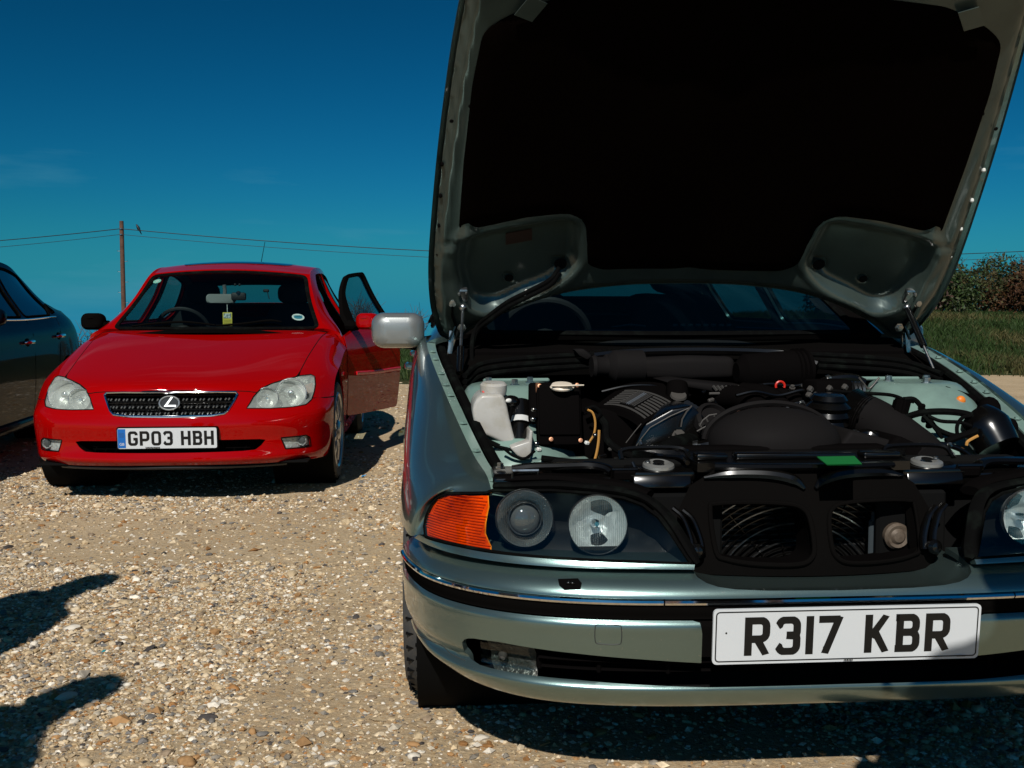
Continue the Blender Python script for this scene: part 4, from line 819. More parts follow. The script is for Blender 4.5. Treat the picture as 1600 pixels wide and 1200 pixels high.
# side carriers above the lamps, with ridges, clips and tubes
for s in (-1, 1):
    mb = MB(); box(mb, (s*.505, .345, .662), (.36, .13, .03), (4, 0, 0), .008, 2); cr = part('front_carrier', mb, M_gloss)
    X = lambda px: abs(pxp(px, 740, .32)[0])*s
    mb = MB(); tube(mb, [(s*.64, .33, .684), (s*.60, .325, .69), (s*.54, .32, .692), (s*.47, .315, .694), (s*.435, .30, .690), (s*.42, .285, .682)], .012, 8, smooth=4, squash=(1.3, .8)); part('carrier_tube', mb, M_gloss, cr)
    for x0 in (.615, .395): mb = MB(); P = [(s*(x0-.028), .283, .668), (s*(x0-.028), .275, .690), (s*(x0+.028), .275, .690), (s*(x0+.028), .283, .668)]; tube(mb, P, .004, 6); part('lamp_clip', mb, M_steel if x0 > .5 else M_gloss, cr)
    mb = MB(); box(mb, (s*.395, .28, .677), (.05, .02, .022), (10, 0, 0), .003); box(mb, (s*.50, .275, .668), (.09, .02, .014), bev=.003); part('lamp_bracket', mb, M_black, cr)
    for x0, y0 in ((.56, .34), (.515, .335), (.45, .35), (.665, .36)): mb = MB(); bolt(mb, (s*x0, y0, .682), (0, 0, 1), .008, .012); part('carrier_bolt', mb, M_steel, cr)
    # bonnet latch
    c = np.array([s*.312, .31, .690]); mb = MB(); box(mb, c+np.array([0, .01, -.012]), (.15, .10, .022), (6, 0, 0), .006, 2); lt = part('bonnet_latch', mb, M_gloss)
    mb = MB(); lathe(mb, [(.036, .0), (.035, .006), (.026, .010), (.016, .004), (.0, .002)], c, (0, -.15, 1), 24); part('latch_plate', mb, mat('zinc_plate', (.40, .40, .38), .32, .7), lt)
    mb = MB(); lathe(mb, [(.0135, .011), (.012, .0125), (.006, .0075), (0, .0075)], c, (0, -.15, 1), 16); part('latch_hole', mb, M_dark, lt); mb = MB(); bolt(mb, c+np.array([s*.024, .004, .010]), (0, -.15, 1), .005, .005); part('latch_bolt', mb, M_steel, lt)
    mb = MB(); tube(mb, [c+np.array([-.075, .045, .01]), c+np.array([-.07, .06, .03]), c+np.array([0, .065, .034]), c+np.array([.07, .06, .03]), c+np.array([.08, .03, .008])], .006, 6, smooth=4); part('latch_spring', mb, M_gloss, lt)
    mb = MB(); box(mb, c+np.array([0, -.035, -.03]), (.13, .02, .03), (-20, 0, 0), .004, 2); part('latch_apron', mb, M_gloss, lt)
    # pressed bracket between lamp and kidney
    mb = MB(); Q = [pxp(1052, 800, .20), pxp(1068, 815, .19), pxp(1080, 845, .18), pxp(1084, 868, .17)]; Q = [q*np.array([1 if s < 0 else -1, 1, 1]) for q in Q]
    for dx in (0, .022): tube(mb, [q+np.array([-s*dx, .004, .008-.2*dx]) for q in Q], .009, 8, smooth=4, squash=(1, .6))
    br = part('nose_bracket', mb, M_gloss); mb = MB(); c = pxp(1087, 860, .17)*np.array([1 if s < 0 else -1, 1, 1]); lathe(mb, [(.016, 0), (.016, .012), (.010, .02), (.0, .022)], c, (0, -1, .1), 14); part('bracket_stud', mb, M_gloss, br)
    mb = MB(); bx = pxp(1072, 840, .27)*np.array([1 if s < 0 else -1, 1, 1]); box(mb, bx, (.16, .02, .20), bev=.006); part('bracket_wall', mb, M_dark, br)
# kidney frame
KP = lambda a, b: np.array([a, .150+.05*abs(a)/.3*abs(a)/.3+max(0, b-.50)*.42+(.10 if b > .66 else 0)*0, b])
kl = [tuple(at(px, py, y=.175)[[0, 2]]) for px, py in [(1118, 802), (1128, 793), (1180, 789), (1235, 790), (1258, 796), (1268, 812), (1269, 850), (1262, 868), (1240, 877), (1180, 878), (1135, 873), (1120, 862)]]
kc = .008; kl = [(a-kc*0, b) for a, b in kl]; kr = [(2*.014-a, b) for a, b in kl][::-1]
outk = [(-.315, .512), (-.29, .60), (-.262, .65), (-.20, .682), (.20, .682), (.262, .65), (.29, .60), (.315, .512)]
outk = [(-.30, .475), (-.285, .60), (-.255, .655), (-.20, .690), (.20, .690), (.255, .655), (.285, .60), (.30, .475)]
mb = MB(); fpanel(mb, outk, KP, [kl, kr], st=.025, thick=.03); kf = part('kidney_frame', mb, M_trim)
for h in (kl, kr):
    mb = MB(); P = np.array([KP(a, b)+np.array([0, -.004, 0]) for a, b in cm(h, 4, True)]); tube(mb, P, .0042, 8, closed=True, squash=(1, 1.3)); part('kidney_rim', mb, M_trim, kf)
    mb = MB(); n = len(P); mb.add(list(P)+list(P+np.array([0, .11, -.01])), [((i+1) % n, i, n+i, n+(i+1) % n) for i in range(n)]); part('kidney_tunnel', mb, M_black, kf)
mb = MB(); P = [KP(a, .690)+np.array([0, -.002, .008]) for a in np.linspace(-.2, .2, 20)]; tube(mb, P, .012, 8, squash=(1.4, .7)); part('frame_lip', mb, M_gloss, kf)
for sgn in (-1, 1):
    mb = MB(); P = [KP(a, b)+np.array([0, -.006, .006]) for a, b in ((sgn*.225, .668), (sgn*.17, .677), (sgn*.09, .677), (sgn*.035, .666), (sgn*.012, .648))]; tube(mb, P, [.003, .011, .012, .012, .004], 8, smooth=5); part('frame_brow', mb, M_gloss, kf)
# fan with its wire guard behind the left kidney; condenser fins
cG = pxp(1240, 925, .33)
for k in range(17):
    r = .045+k*.0145; mb = MB(); P = [cG+np.array([r*math.cos(a)*1.05, -.006, r*math.sin(a)*.92]) for a in np.linspace(R_(20), R_(178), 40)]; P = [p for p in P if p[2] < .665]; tube(mb, P, .0021, 5); part('fan_guard_ring', mb, M_gloss if k % 3 else M_steel)
for a in (168, 150, 128, 104, 80, 62): mb = MB(); c, sn = math.cos(R_(a)), math.sin(R_(a)); tube(mb, [cG+np.array([.03*c, -.003, .03*sn]), cG+np.array([.25*c, -.003, .23*sn])], .0022, 5); part('fan_guard_spoke', mb, M_gloss)
for k in range(9):
    a = R_(18+k*20); mb = MB(); c, sn = math.cos(a), math.sin(a); R3 = [[cG+np.array([r*c-q*sn, .025+q*.35, r*sn+q*c]) for q in (-w, -w*.3, w*.3, w)] for r, w in ((.05, .012), (.13, .026), (.22, .03))]; loft(mb, R3, closed=False, nsub=2); part('fan_blade', mb, M_warm)
for k in range(14): mb = MB(); box(mb, (.0, .337, .50+k*.0125), (.56, .006, .0035), bev=0); part('condenser_fin', mb, mat('fin_grey', (.05, .05, .05), .4, .6))
# horn and its plate behind the right kidney
c = pxp(1402, 838, .25); mb = MB(); lathe(mb, [(.020, .05), (.030, .02), (.030, .0), (.025, -.006), (.018, -.004), (.012, -.010), (.0, -.012)], c, (-.05, 1, 0), 24); hn = part('horn', mb, mat('horn_buff', (.13, .10, .075), .5, .2, var=(60, (.07, .05, .035), .45, .7)))
mb = MB(); tube(mb, [c+np.array([.0, .02, 0]), c+np.array([.05, .03, -.012]), c+np.array([.085, .03, -.014])], [.026, .020, .010], 12); part('horn_trumpet', mb, mat('horn_grey', (.07, .08, .09), .5), hn)
mb = MB(); box(mb, pxp(1385, 842, .29), (.085, .008, .09), bev=.003); box(mb, pxp(1378, 812, .29), (.05, .008, .04), bev=.003); box(mb, pxp(1390, 808, .285), (.008, .006, .06)); part('horn_plate', mb, mat('plate_steel_blue', (.06, .075, .085), .45, .4), hn)
# ---------------- engine
# fan cowl dome
mb = MB(); c = np.array([.040, .57, .706]); ball(mb, c, (.168, .13, .092), 36, 16, e=.95); part('fan_cowl', mb, M_shroud)
mb = MB(); P = [c+np.array([.169*math.cos(a), -.015+.0*a, .096*math.sin(a)]) for a in np.linspace(.05, math.pi-.05, 30)]; tube(mb, [p+np.array([0, .05, .004]) for p in P], .008, 6); part('cowl_rim', mb, M_shroud)
mb = MB(); box(mb, (.02, .47, .702), (.52, .05, .026), bev=.008, seg=2); part('radiator_top', mb, M_black)
for s, n in ((-1, 'radiator_hose'), (1, 'radiator_hose')): mb = MB(); tube(mb, [(s*.28, .50, .68), (s*.20, .60, .70), (s*.13, .72, .69)], .026, 12, smooth=5); part(n, mb, M_rub)
# rocker cover (left) with its ribs: a sloping slab
A, Bq, C, D = pxp(943, 633, .78), pxp(1007, 655, .70), pxp(1052, 628, .88), pxp(978, 609, .98)
nu_ = unit(np.cross(Bq-A, D-A)); nu_ = nu_ if nu_[2] > 0 else -nu_
sl = lambda a, b: A*(1-a)*(1-b)+Bq*a*(1-b)+C*a*b+D*(1-a)*b+nu_*.012*(1-(2*a-1)**2)
mb = MB(); fpanel(mb, [(-.25, -.06), (1.06, -.06), (1.06, 1.6), (-.25, 1.6)], lambda a, b: sl(a, b)-nu_*.0015, st=.15, thick=.02); rc = part('rocker_cover', mb, M_black)
ns = 9
for k in range(ns):
    b0 = (k+.15)/ns; b1 = (k+.55)/ns
    for a0, a1 in (((0, 1),) if k in (0, ns-1) else ((0, .30), (.66, 1))):
        V = [sl(a0+(a1-a0)*i/8, b) for b in (b0, b1) for i in range(9)]; V2 = [v+nu_*.0018 for v in V]; n = 9
        mb = MB(); mb.add(V2+V, [(i, i+1, n+i+1, n+i) for i in range(8)]+[(i+1, i, 2*n+i, 2*n+i+1) for i in range(8)]+[(n+i, n+i+1, 3*n+i+1, 3*n+i) for i in range(8)], False); part('cover_rib', mb, M_rib, rc)
for k in range(8):                              # the slanted emblem bars between the ribs
    t = .31+k*.043; mb = MB(); P = [sl(t+.0, .16), sl(t+.015, .84)]; ww = (Bq-A)*.014
    V = [P[0]-ww+nu_*.003, P[0]+ww+nu_*.003, P[1]+ww+nu_*.003, P[1]-ww+nu_*.003]; mb.add(V, [(0, 1, 2, 3)], False); mb.add([v-nu_*.002 for v in V], [(3, 2, 1, 0)], False); part('emblem_bar', mb, M_silverish if k in (3, 4) else M_rib, rc)
# front wall of the engine and timing cover
for pts, y0, y1, m in (([(885, 660), (945, 638), (1008, 660), (990, 700), (985, 735), (900, 735)], .74, 1.1, M_black), ([(1006, 664), (1050, 640), (1082, 634), (1100, 650), (1112, 690), (1108, 735), (985, 735), (990, 702)], .70, .95, M_gloss)):
    mb = MB(); pillow(mb, pts, FB, y0, y1, .006, 2); part('engine_block_cover', mb, m)
ec = []
for pts, y, r in (([(992, 700), (1003, 684), (1016, 668), (1048, 650), (1078, 637)], .694, .0017), ([(978, 692), (992, 674), (1002, 662)], .69, .0014), ([(1029, 695), (1033, 701), (1055, 688), (1064, 682)], .685, .0016), ([(1045, 683), (1051, 691)], .685, .0014), ([(1064, 667), (1066, 655), (1073, 643), (1081, 634)], .69, .0022), ([(1062, 700), (1088, 690)], .68, .0013)):
    mb = MB(); tube(mb, [pxp(a, b, y) for a, b in pts], r, 5); part('cover_edge', mb, M_warm)  # thin grey beads put in for the highlights along the cover's edges
mb = MB(); bolt(mb, pxp(1061, 681, .685), (0, -.6, .8), .013, .012); part('cover_bolt', mb, M_warm)
mb = MB(); c = pxp(1112, 662, .72); lathe(mb, [(.056, .0), (.054, .02), (.044, .026), (.040, .016), (.0, .014)], c, unit((.25, -.75, .6)), 28); oc = part('thermostat_housing', mb, M_shroud)
for pts in ([(1089, 674), (1098, 669), (1115, 660), (1130, 650)], [(1093, 666), (1098, 657), (1108, 649), (1120, 647)], [(1092, 662), (1097, 669)], [(1103, 653), (1106, 659)], [(1115, 649), (1120, 655)]):
    mb = MB(); tube(mb, [pxp(a, b, .655) for a, b in pts], .0022, 5); part('housing_grille', mb, M_rib, oc)
mb = MB(); tube(mb, [pxp(1058, 600, .95), pxp(1058, 620, .93), pxp(1060, 628, .92)], [.030, .034, .026], 16); part('oil_filler_cap', mb, M_black)
mb = MB(); lathe(mb, [(.024, 0), (.022, .006), (.0, .007)], pxp(1060, 619, .90), (0, -.5, .85), 16); part('cap_badge', mb, M_warm)
mb = MB(); pillow(mb, [(1040, 597), (1068, 594), (1100, 598), (1160, 604), (1205, 608), (1230, 622), (1200, 640), (1150, 628), (1110, 612), (1060, 604)], FB, .98, 1.2, .012, 3); ic = part('intake_cover', mb, M_shroud)
for k in range(7): mb = MB(); a = pxp(1114+k*6.4, 603, .972); b = pxp(1120+k*6.4, 610, .972); tube(mb, [a, b], .0042, 5); part('cover_rib', mb, M_rib, ic)
mb = MB(); tube(mb, [pxp(1108, 615, .97), pxp(1155, 614, .97)], .004, 6); part('cover_edge', mb, M_warm, ic)
for k, (px, py) in enumerate(((1168, 625), (1200, 622), (1235, 628))): mb = MB(); tube(mb, [pxp(px-40, py-6, 1.0), pxp(px, py, .92), pxp(px+25, py+25, .85)], .035, 12, smooth=5); part('intake_runner', mb, M_black)
mb = MB(); lathe(mb, [(.016*math.cos(0)+.0, 0), (.016, .006)], pxp(1219, 604, .95), (0, -1, .2), 16); P = [pxp(1219, 603, .93)+np.array([.013*math.cos(a), 0, .013*math.sin(a)]) for a in np.linspace(-.4, math.pi+.4, 14)]; mb = MB(); tube(mb, P, .0034, 6); part('dipstick_loop', mb, M_redp)
mb = MB(); P = [pxp(1150, 640, .70), pxp(1172, 631, .70), pxp(1182, 632, .70)]; tube(mb, P, .006, 6); part('pulley_edge', mb, mat('dull_pink', (.3, .16, .13), .4))
# viscous pump column, stacked
mb = MB(); c = pxp(1292, 668, .72); lathe(mb, [(.045, 0), (.056, .01), (.050, .022), (.060, .034), (.052, .046), (.060, .058), (.044, .072), (.050, .078), (.040, .09), (.0, .092)], c, (0, -.1, 1), 24); part('power_steering_reservoir', mb, M_gloss)
mb = MB(); c = pxp(1292, 612, .85); box(mb, c, (.12, .08, .07), (0, 0, 12), .012, 2); tb = part('throttle_body', mb, M_black)
for px, py in ((1266, 608), (1275, 617), (1300, 618), (1320, 605), (1264, 617), (1284, 622), (1308, 616), (1296, 607)):
    mb = MB(); box(mb, pxp(px, py, .80), (.016, .014, .016), (20, 30, 40), .003); part('fitting', mb, M_steel if (px % 2) else M_warm, tb)
for k in range(3): mb = MB(); lathe(mb, [(.032, 0), (.036, .004), (.032, .008)], pxp(1328+k*6, 615, .88), unit((1, .1, -.1)), 18); part('hose_clamp', mb, M_steel)
# air duct to the right
mb = MB(); tube(mb, [pxp(1325, 640, .80), pxp(1352, 652, .76), pxp(1385, 672, .70), pxp(1430, 705, .60), pxp(1460, 725, .5)], [.05, .062, .065, .062, .05], 18, smooth=5); ad = part('air_duct', mb, M_shroud)
for k in range(2): mb = MB(); P = cm([pxp(1340+k*8, 655, .70), pxp(1346+k*8, 636, .735), pxp(1362+k*6, 622, .75)], 6); tube(mb, P, .003, 5); part('duct_rib', mb, M_black, ad)
mb = MB(); pillow(mb, [(1405, 680), (1480, 715), (1530, 720), (1540, 735), (1400, 738), (1370, 720)], FB, .50, .66, .02, 3); part('air_box', mb, M_black)
mb = MB(); pillow(mb, [(1330, 672), (1400, 690), (1465, 722), (1460, 735), (1300, 735), (1310, 700)], FB, .52, .68, .03, 3); part('air_box_lid', mb, M_shroud)
# left group: washer bottle, pump, small tank, control box
mb = MB(); pillow(mb, [(738, 640), (742, 626), (752, 616), (786, 616), (792, 632), (796, 652), (801, 672), (807, 694), (790, 695), (768, 684), (752, 678), (743, 668), (739, 652)], FB, .68, .86, .017, 4); wr = part('washer_bottle', mb, M_milk)
mb = MB(); c = pxp(771, 616, .76); lathe(mb, [(.034, 0), (.036, .012), (.036, .026), (.030, .032), (.0, .033)], c, (.0, -.1, 1), 20); part('bottle_cap', mb, M_milk, wr)
mb = MB(); tube(mb, [pxp(755, 614, .74), pxp(758, 611, .74), pxp(763, 611, .74), pxp(764, 614, .74)], .006, 6); part('red_clip', mb, M_redp, wr)
mb = MB(); pillow(mb, [(797, 700), (806, 696), (826, 690), (828, 672), (833, 673), (831, 700), (829, 718), (820, 718), (808, 712)], FB, .62, .72, .012, 3); part('small_tank', mb, M_milk)
mb = MB(); a, b = pxp(812, 692, .70), pxp(812, 632, .77); tube(mb, [a, a+(b-a)*.45, a+(b-a)*.5, b], [.026, .026, .034, .034], 18); pm = part('pump_canister', mb, M_gloss)
mb = MB(); tube(mb, [a+(b-a)*.42+np.array([0, 0, 0]), a+(b-a)*.56], .0352, 18, cap=False); part('canister_label', mb, M_greylab, pm)
mb = MB(); c = pxp(798, 628, .74); ball(mb, c, (.026, .022, .018)); part('canister_elbow', mb, M_gloss, pm)
mb = MB(); ball(mb, pxp(795, 626, .72), (.010, .005, .006), rot=(0, 0, 30)); part('elbow_tag', mb, M_white, pm)
mb = MB(); c0, c1 = pxp(838, 613, .72), pxp(913, 706, .66); cc = (c0+c1)/2; box(mb, cc+np.array([0, .07, 0]), (c1[0]-c0[0], .15, c0[2]-c1[2]+.02), (-18, 0, -2), .010, 2); eb = part('control_box', mb, M_black)
M3 = rotm(-18, 0, -2); loc = lambda x, y, z: cc+np.array([0, .07, 0])+M3@np.array([x, y, z]); w_, h_ = c1[0]-c0[0], c0[2]-c1[2]+.02
mb = MB(); box(mb, loc(0, -.078, .008), (w_*.90, .012, h_*.80), (-18, 0, -2), .006, 2); part('box_lid', mb, M_black, eb)
for x, z in ((.40, .42), (.44, -.44), (-.20, -.42), (-.42, .42)): mb = MB(); lathe(mb, [(.0055, 0), (.0055, .002), (.0022, .0024), (.002, .0008), (0, .0008)], loc(x*w_, -.086 if x > -.4 else -.08, z*h_), M3@np.array([0, -1, 0]), 14); part('box_screw', mb, M_copper, eb)
mb = MB(); lathe(mb, [(.018, 0), (.018, .03), (.016, .1), (.014, .105)], loc(-.52*w_, -.05, -.02), M3@np.array([0, 0, 1]), 12); part('box_hinge', mb, M_black, eb)
mb = MB(); lathe(mb, [(.006, 0), (.006, .03), (.004, .032)], pxp(840, 617, .72), (0, 0, 1), 10); part('terminal', mb, M_copper, eb)
mb = MB(); lathe(mb, [(.030, 0), (.032, .004), (.026, .012), (.0, .013)], pxp(878, 607, .70), (0, -.2, 1), 20); tube(mb, [pxp(862, 603, .68), pxp(880, 603, .67), pxp(912, 602, .67)], [.003, .006, .004], 6, squash=(1.5, .6)); part('dipper_cap', mb, mat('cream_plastic', (.72, .62, .5), .4))
mb = MB(); pillow(mb, [(832, 722), (846, 719), (918, 716), (924, 720), (924, 727), (850, 728)], FB, .50, .54, .004, 2); part('bay_crossbar', mb, M_bayp)
for nm, pts, ys, r, m in (('wire', [(800, 636), (796, 655), (787, 675), (786, 695), (792, 712), (808, 722)], [.69]*6, .0045, M_rub), ('wire', [(744, 680), (770, 692), (792, 700), (812, 695), (826, 688)], [.68]*5, .0055, M_rub), ('wire', [(786, 700), (802, 712), (820, 716), (836, 704)], [.62]*4, .004, M_rub),
        ('wire', [(750, 684), (775, 697), (800, 704), (815, 718)], [.66]*4, .005, M_rub), ('ochre_wire', [(936, 672), (935, 690), (932, 708), (927, 726)], [.60]*4, .0035, M_ochre), ('ochre_wire', [(918, 640), (926, 645), (930, 660), (928, 678), (920, 692)], [.68]*5, .003, M_ochre), ('wire', [(914, 640), (928, 636), (938, 646), (930, 655)], [.7]*4, .006, M_rub)):
    mb = MB(); tube(mb, [pxp(a, b, y) for (a, b), y in zip(pts, ys)], r, 6, smooth=6); part(nm, mb, m)
for px, py, m in ((930, 680, M_steel), (917, 692, M_white), (838, 693, M_steel), (842, 702, M_white), (834, 640, M_steel), (833, 655, M_steel)):
    mb = MB(); box(mb, pxp(px, py, .66), (.012, .01, .009), (20, 10, 30), .002); part('wire_clip', mb, m)
# right group: cables over the tower, connector, canister
for pts, ys, r, m in (([(1290, 610), (1345, 614), (1390, 617), (1412, 624), (1428, 628)], [.80, .78, .74, .70, .68], .005, M_rub), ([(1412, 624), (1430, 625), (1446, 645), (1462, 668), (1480, 678), (1495, 682)], [.68, .68, .66, .62, .58, .56], .007, M_rub), ([(1415, 652), (1440, 645), (1470, 643), (1500, 645), (1520, 650)], [.66, .64, .62, .60, .58], .009, M_rub), ([(1450, 650), (1470, 658), (1500, 660), (1518, 666)], [.62, .60, .58, .57], .005, M_rub),
        ([(1520, 650), (1505, 652), (1496, 664), (1496, 678), (1502, 680)], [.58]*5, .005, M_rub), ([(1478, 690), (1500, 682), (1518, 676), (1526, 672)], [.54]*4, .009, M_rub), ([(1510, 696), (1512, 690), (1522, 684), (1528, 681)], [.53]*4, .004, M_ochre), ([(1443, 650), (1460, 668), (1472, 684)], [.62, .59, .56], .005, M_rub),
        ([(1342, 590), (1350, 600), (1358, 607), (1374, 590)], [.95]*4, .003, M_warm)):
    mb = MB(); tube(mb, [pxp(a, b, y) for (a, b), y in zip(pts, ys)], r, 7, smooth=6); part('cable', mb, m)
mb = MB(); a, b = pxp(1403, 655, .68), pxp(1411, 625, .68); tube(mb, [a, a+(b-a)*.28, a+(b-a)*.3, b], [.013, .013, .021, .021], 10); cn = part('cable_connector', mb, M_black)
for k in range(7): t = 2*math.pi*k/7; mb = MB(); o_ = np.array([math.cos(t), math.sin(t), 0])*.021; tube(mb, [a+(b-a)*.35+o_, b+o_], .003, 5); part('connector_rib', mb, M_black, cn)
for px, py in ((1440, 636), (1445, 655), (1452, 664), (1438, 645)): mb = MB(); box(mb, pxp(px, py, .66), (.020, .014, .018), (10, 0, 20), .004); part('cable_clip', mb, M_warm if px % 2 else M_black)
mb = MB(); a, b = pxp(1525, 655, .62), pxp(1560, 700, .56); tube(mb, [a, (a+b)/2+np.array([0, 0, .01]), b], [.05, .062, .055], 18, smooth=4); fc = part('filter_canister', mb, M_gloss)
mb = MB(); ball(mb, pxp(1545, 640, .66), (.03, .03, .035)); ball(mb, pxp(1578, 668, .58), (.02, .02, .025)); part('canister_cap', mb, M_black, fc)
mb = MB(); pillow(mb, [(1478, 603), (1500, 610), (1528, 620), (1530, 640), (1505, 632), (1480, 616)], FB, .84, .95, .004, 2); part('fuse_box', mb, M_black)
mb = MB(); ball(mb, pxp(1501, 626, .80), (.014, .010, .014)); part('orange_plug', mb, M_orange)
# cowl: seals, housings, ducts and wipers
mb = MB(); fpanel(mb, [(-.77, 1.20), (.77, 1.20), (.77, 1.50), (-.77, 1.50)], lambda a, b: np.array([a, b+.10*(1-(a/.77)**2)*(b-1.2)/.3, .855+.095*(b-1.2)/.3+.012*(1-(a/.77)**2)]), st=.06, thick=.02); part('cowl_panel', mb, M_trim)
for k, dz in enumerate((0, .018, .036)):
    for s in (-1, 1):
        mb = MB(); P = [(s*.725, 1.06, .815+dz), (s*.68, 1.14+.01*k, .842+dz), (s*.60, 1.18, .856+dz), (s*.45, 1.20, .866+dz), (s*.32, 1.205, .872+dz)]; tube(mb, P, .0085, 8, smooth=6); part('cowl_seal', mb, M_rub)
mb = MB(); tube(mb, [(-.33, 1.22, .902), (-.2, 1.235, .914), (0, 1.24, .918), (.2, 1.235, .914), (.30, 1.22, .905), (.38, 1.17, .875)], .016, 10, smooth=6); part('bulkhead_rail', mb, M_gloss)
mb = MB(); pillow(mb, [(945, 552), (990, 560), (1080, 556), (1150, 558), (1150, 592), (1080, 594), (985, 592), (945, 580)], FB, 1.17, 1.30, .02, 3); part('cabin_filter_housing', mb, M_shroud)
mb = MB(); a, b = pxp(1150, 582, 1.14), pxp(1262, 577, 1.16); tube(mb, [a, a+(b-a)*.1, a+(b-a)*.8, b], [.03, .055, .062, .058], 20); dc = part('cabin_filter_duct', mb, M_black)
for t in (.80, .86, .93): mb = MB(); c = a+(b-a)*t; lathe(mb, [(.060, -.004), (.067, 0), (.060, .004)], c, b-a, 24); part('duct_ring', mb, M_black, dc)
mb = MB(); lathe(mb, [(.032, 0), (.036, .01), (.030, .02), (.03, .05), (.038, .056), (.05, .07), (.05, .16)], pxp(924, 573, 1.14), (1, .1, 0), 20); part('duct_end_cap', mb, M_shroud)
mb = MB(); pillow(mb, [(896, 546), (912, 545), (926, 556), (918, 563), (905, 556)], FB, 1.17, 1.22, .006, 2); part('seal_corner', mb, M_shroud)
mb = MB(); a, b = pxp(788, 529, 1.50), pxp(956, 526, 1.54); prism(mb, [(a[0], 0), (b[0], .0), (b[0]-.002, .015), (a[0]+.04, .017)], lambda x, z, d: np.array([x, 1.50+d, a[2]+z]), 0, .03); part('wiper_trim', mb, M_warm)
mb = MB(); tube(mb, [pxp(842, 519, 1.52), pxp(900, 518, 1.53), pxp(960, 517, 1.55), pxp(1028, 519, 1.56)], .0055, 6, smooth=4); part('wiper_blade', mb, M_gloss)
mb = MB(); tube(mb, [pxp(955, 511, 1.62), pxp(985, 508, 1.6), pxp(1008, 510, 1.58)], [.003, .010, .006], 6, squash=(1.5, .6)); part('wiper_arm', mb, M_warm)
mb = MB(); tube(mb, [pxp(1085, 527, 1.53), pxp(1105, 531, 1.52), pxp(1125, 530, 1.52)], .003, 5); part('wiper_blade', mb, M_gloss)
mb = MB(); tube(mb, [pxp(1150, 512, 1.58), pxp(1240, 516, 1.56), pxp(1340, 528, 1.53)], .005, 6, smooth=4); part('wiper_blade', mb, M_gloss)
for k in range(8): mb = MB(); box(mb, pxp(1055+k*12, 508, 1.64), (.018, .01, .010), (0, 0, 0), .003); part('cowl_vent_slot', mb, M_warm)

# loom, hoses, clamps and small fittings that crowd the bay
def hose(nm, pts, y, r, m, clamps=()):
    ys = y if isinstance(y, (list, tuple)) else [y]*len(pts); P = [pxp(a, b, q) for (a, b), q in zip(pts, ys)]; mb = MB(); tube(mb, P, r, 9, smooth=7); h = part(nm, mb, m); Pc = cm(P, 8)
    for t in clamps: i = int(t*(len(Pc)-2)); b = MB(); lathe(b, [(r*1.02, -.006), (r*1.14, -.006), (r*1.14, .006), (r*1.02, .006)], Pc[i], Pc[i+1]-Pc[i], 14, closed=True); box(b, Pc[i]+np.array([0, -r*1.1, r*.6]), (.010, .008, .008), bev=.002); part('hose_clamp', b, M_steel, h)
    return h
hose('coolant_hose', [(1010, 712), (1035, 700), (1075, 703), (1112, 697)], [.62, .60, .60, .58], .019, M_gloss, (.15, .85))
hose('coolant_hose', [(1320, 690), (1350, 680), (1372, 690), (1382, 712)], [.60, .62, .60, .56], .018, M_gloss, (.2, .8))
hose('vacuum_hose', [(1150, 618), (1180, 612), (1215, 618), (1250, 610), (1268, 612)], .86, .006, M_gloss)
hose('vacuum_hose', [(1225, 640), (1245, 630), (1262, 634), (1270, 650)], .80, .007, M_gloss, (.5,))
hose('heater_hose', [(1278, 600), (1300, 592), (1330, 590), (1350, 598)], 1.02, .013, M_gloss, (.3,))
hose('wiring_loom', [(925, 640), (945, 662), (950, 690), (985, 712), (1030, 716)], [.72, .70, .66, .60, .55], .010, M_rub)
hose('wiring_loom', [(846, 716), (900, 722), (960, 722), (1010, 728), (1030, 722)], .50, .008, M_rub)
hose('wiring_loom', [(1365, 722), (1410, 716), (1470, 722), (1530, 722), (1590, 728)], .46, .009, M_rub)
hose('fuel_line', [(940, 612), (975, 604), (1010, 602), (1040, 606)], 1.02, .005, M_gloss)
hose('fuel_line', [(1165, 606), (1200, 600), (1240, 603), (1262, 598)], 1.0, .005, M_gloss)
hose('overflow_hose', [(1440, 700), (1470, 694), (1500, 702), (1520, 716)], .52, .007, M_gloss, (.5,))
for k in range(9):                              # corrugated section of the air duct
    t = k/8; c = pxp(1328+t*26, 640+t*14, .80-t*.05); mb = MB(); lathe(mb, [(.054, -.005), (.063, 0), (.054, .005)], c, pxp(1352, 652, .76)-pxp(1325, 640, .80), 20, caps=(0, 0)); part('duct_corrugation', mb, M_gloss)
for k in range(6): p = pxp(1070+k*5, 636+k*3, .80); mb = MB(); tube(mb, [p, p+np.array([.0, -.03, .012])], .010, 8); part('plug_lead', mb, M_gloss)
brnd = random.Random(5)
for k in range(46):                             # bolt heads and clips about the engine
    px, py = brnd.choice([(brnd.uniform(1000, 1110), brnd.uniform(690, 735)), (brnd.uniform(1240, 1340), brnd.uniform(598, 640)), (brnd.uniform(1090, 1240), brnd.uniform(600, 640)), (brnd.uniform(1370, 1540), brnd.uniform(700, 735)), (brnd.uniform(930, 1010), brnd.uniform(700, 735))])
    y = .50+(735-py)*.0034; p = pxp(px, py, y); mb = MB()
    if k % 3: bolt(mb, p, unit((brnd.uniform(-.4, .4), -.5, 1)), brnd.uniform(.004, .008), .009)
    else: box(mb, p, (brnd.uniform(.008, .022), .01, brnd.uniform(.006, .014)), (brnd.uniform(-30, 30), brnd.uniform(-40, 40), brnd.uniform(0, 90)), .002)
    part('engine_bolt' if k % 3 else 'loom_clip', mb, (M_steel, M_gloss, M_warm, M_gloss)[k % 4])
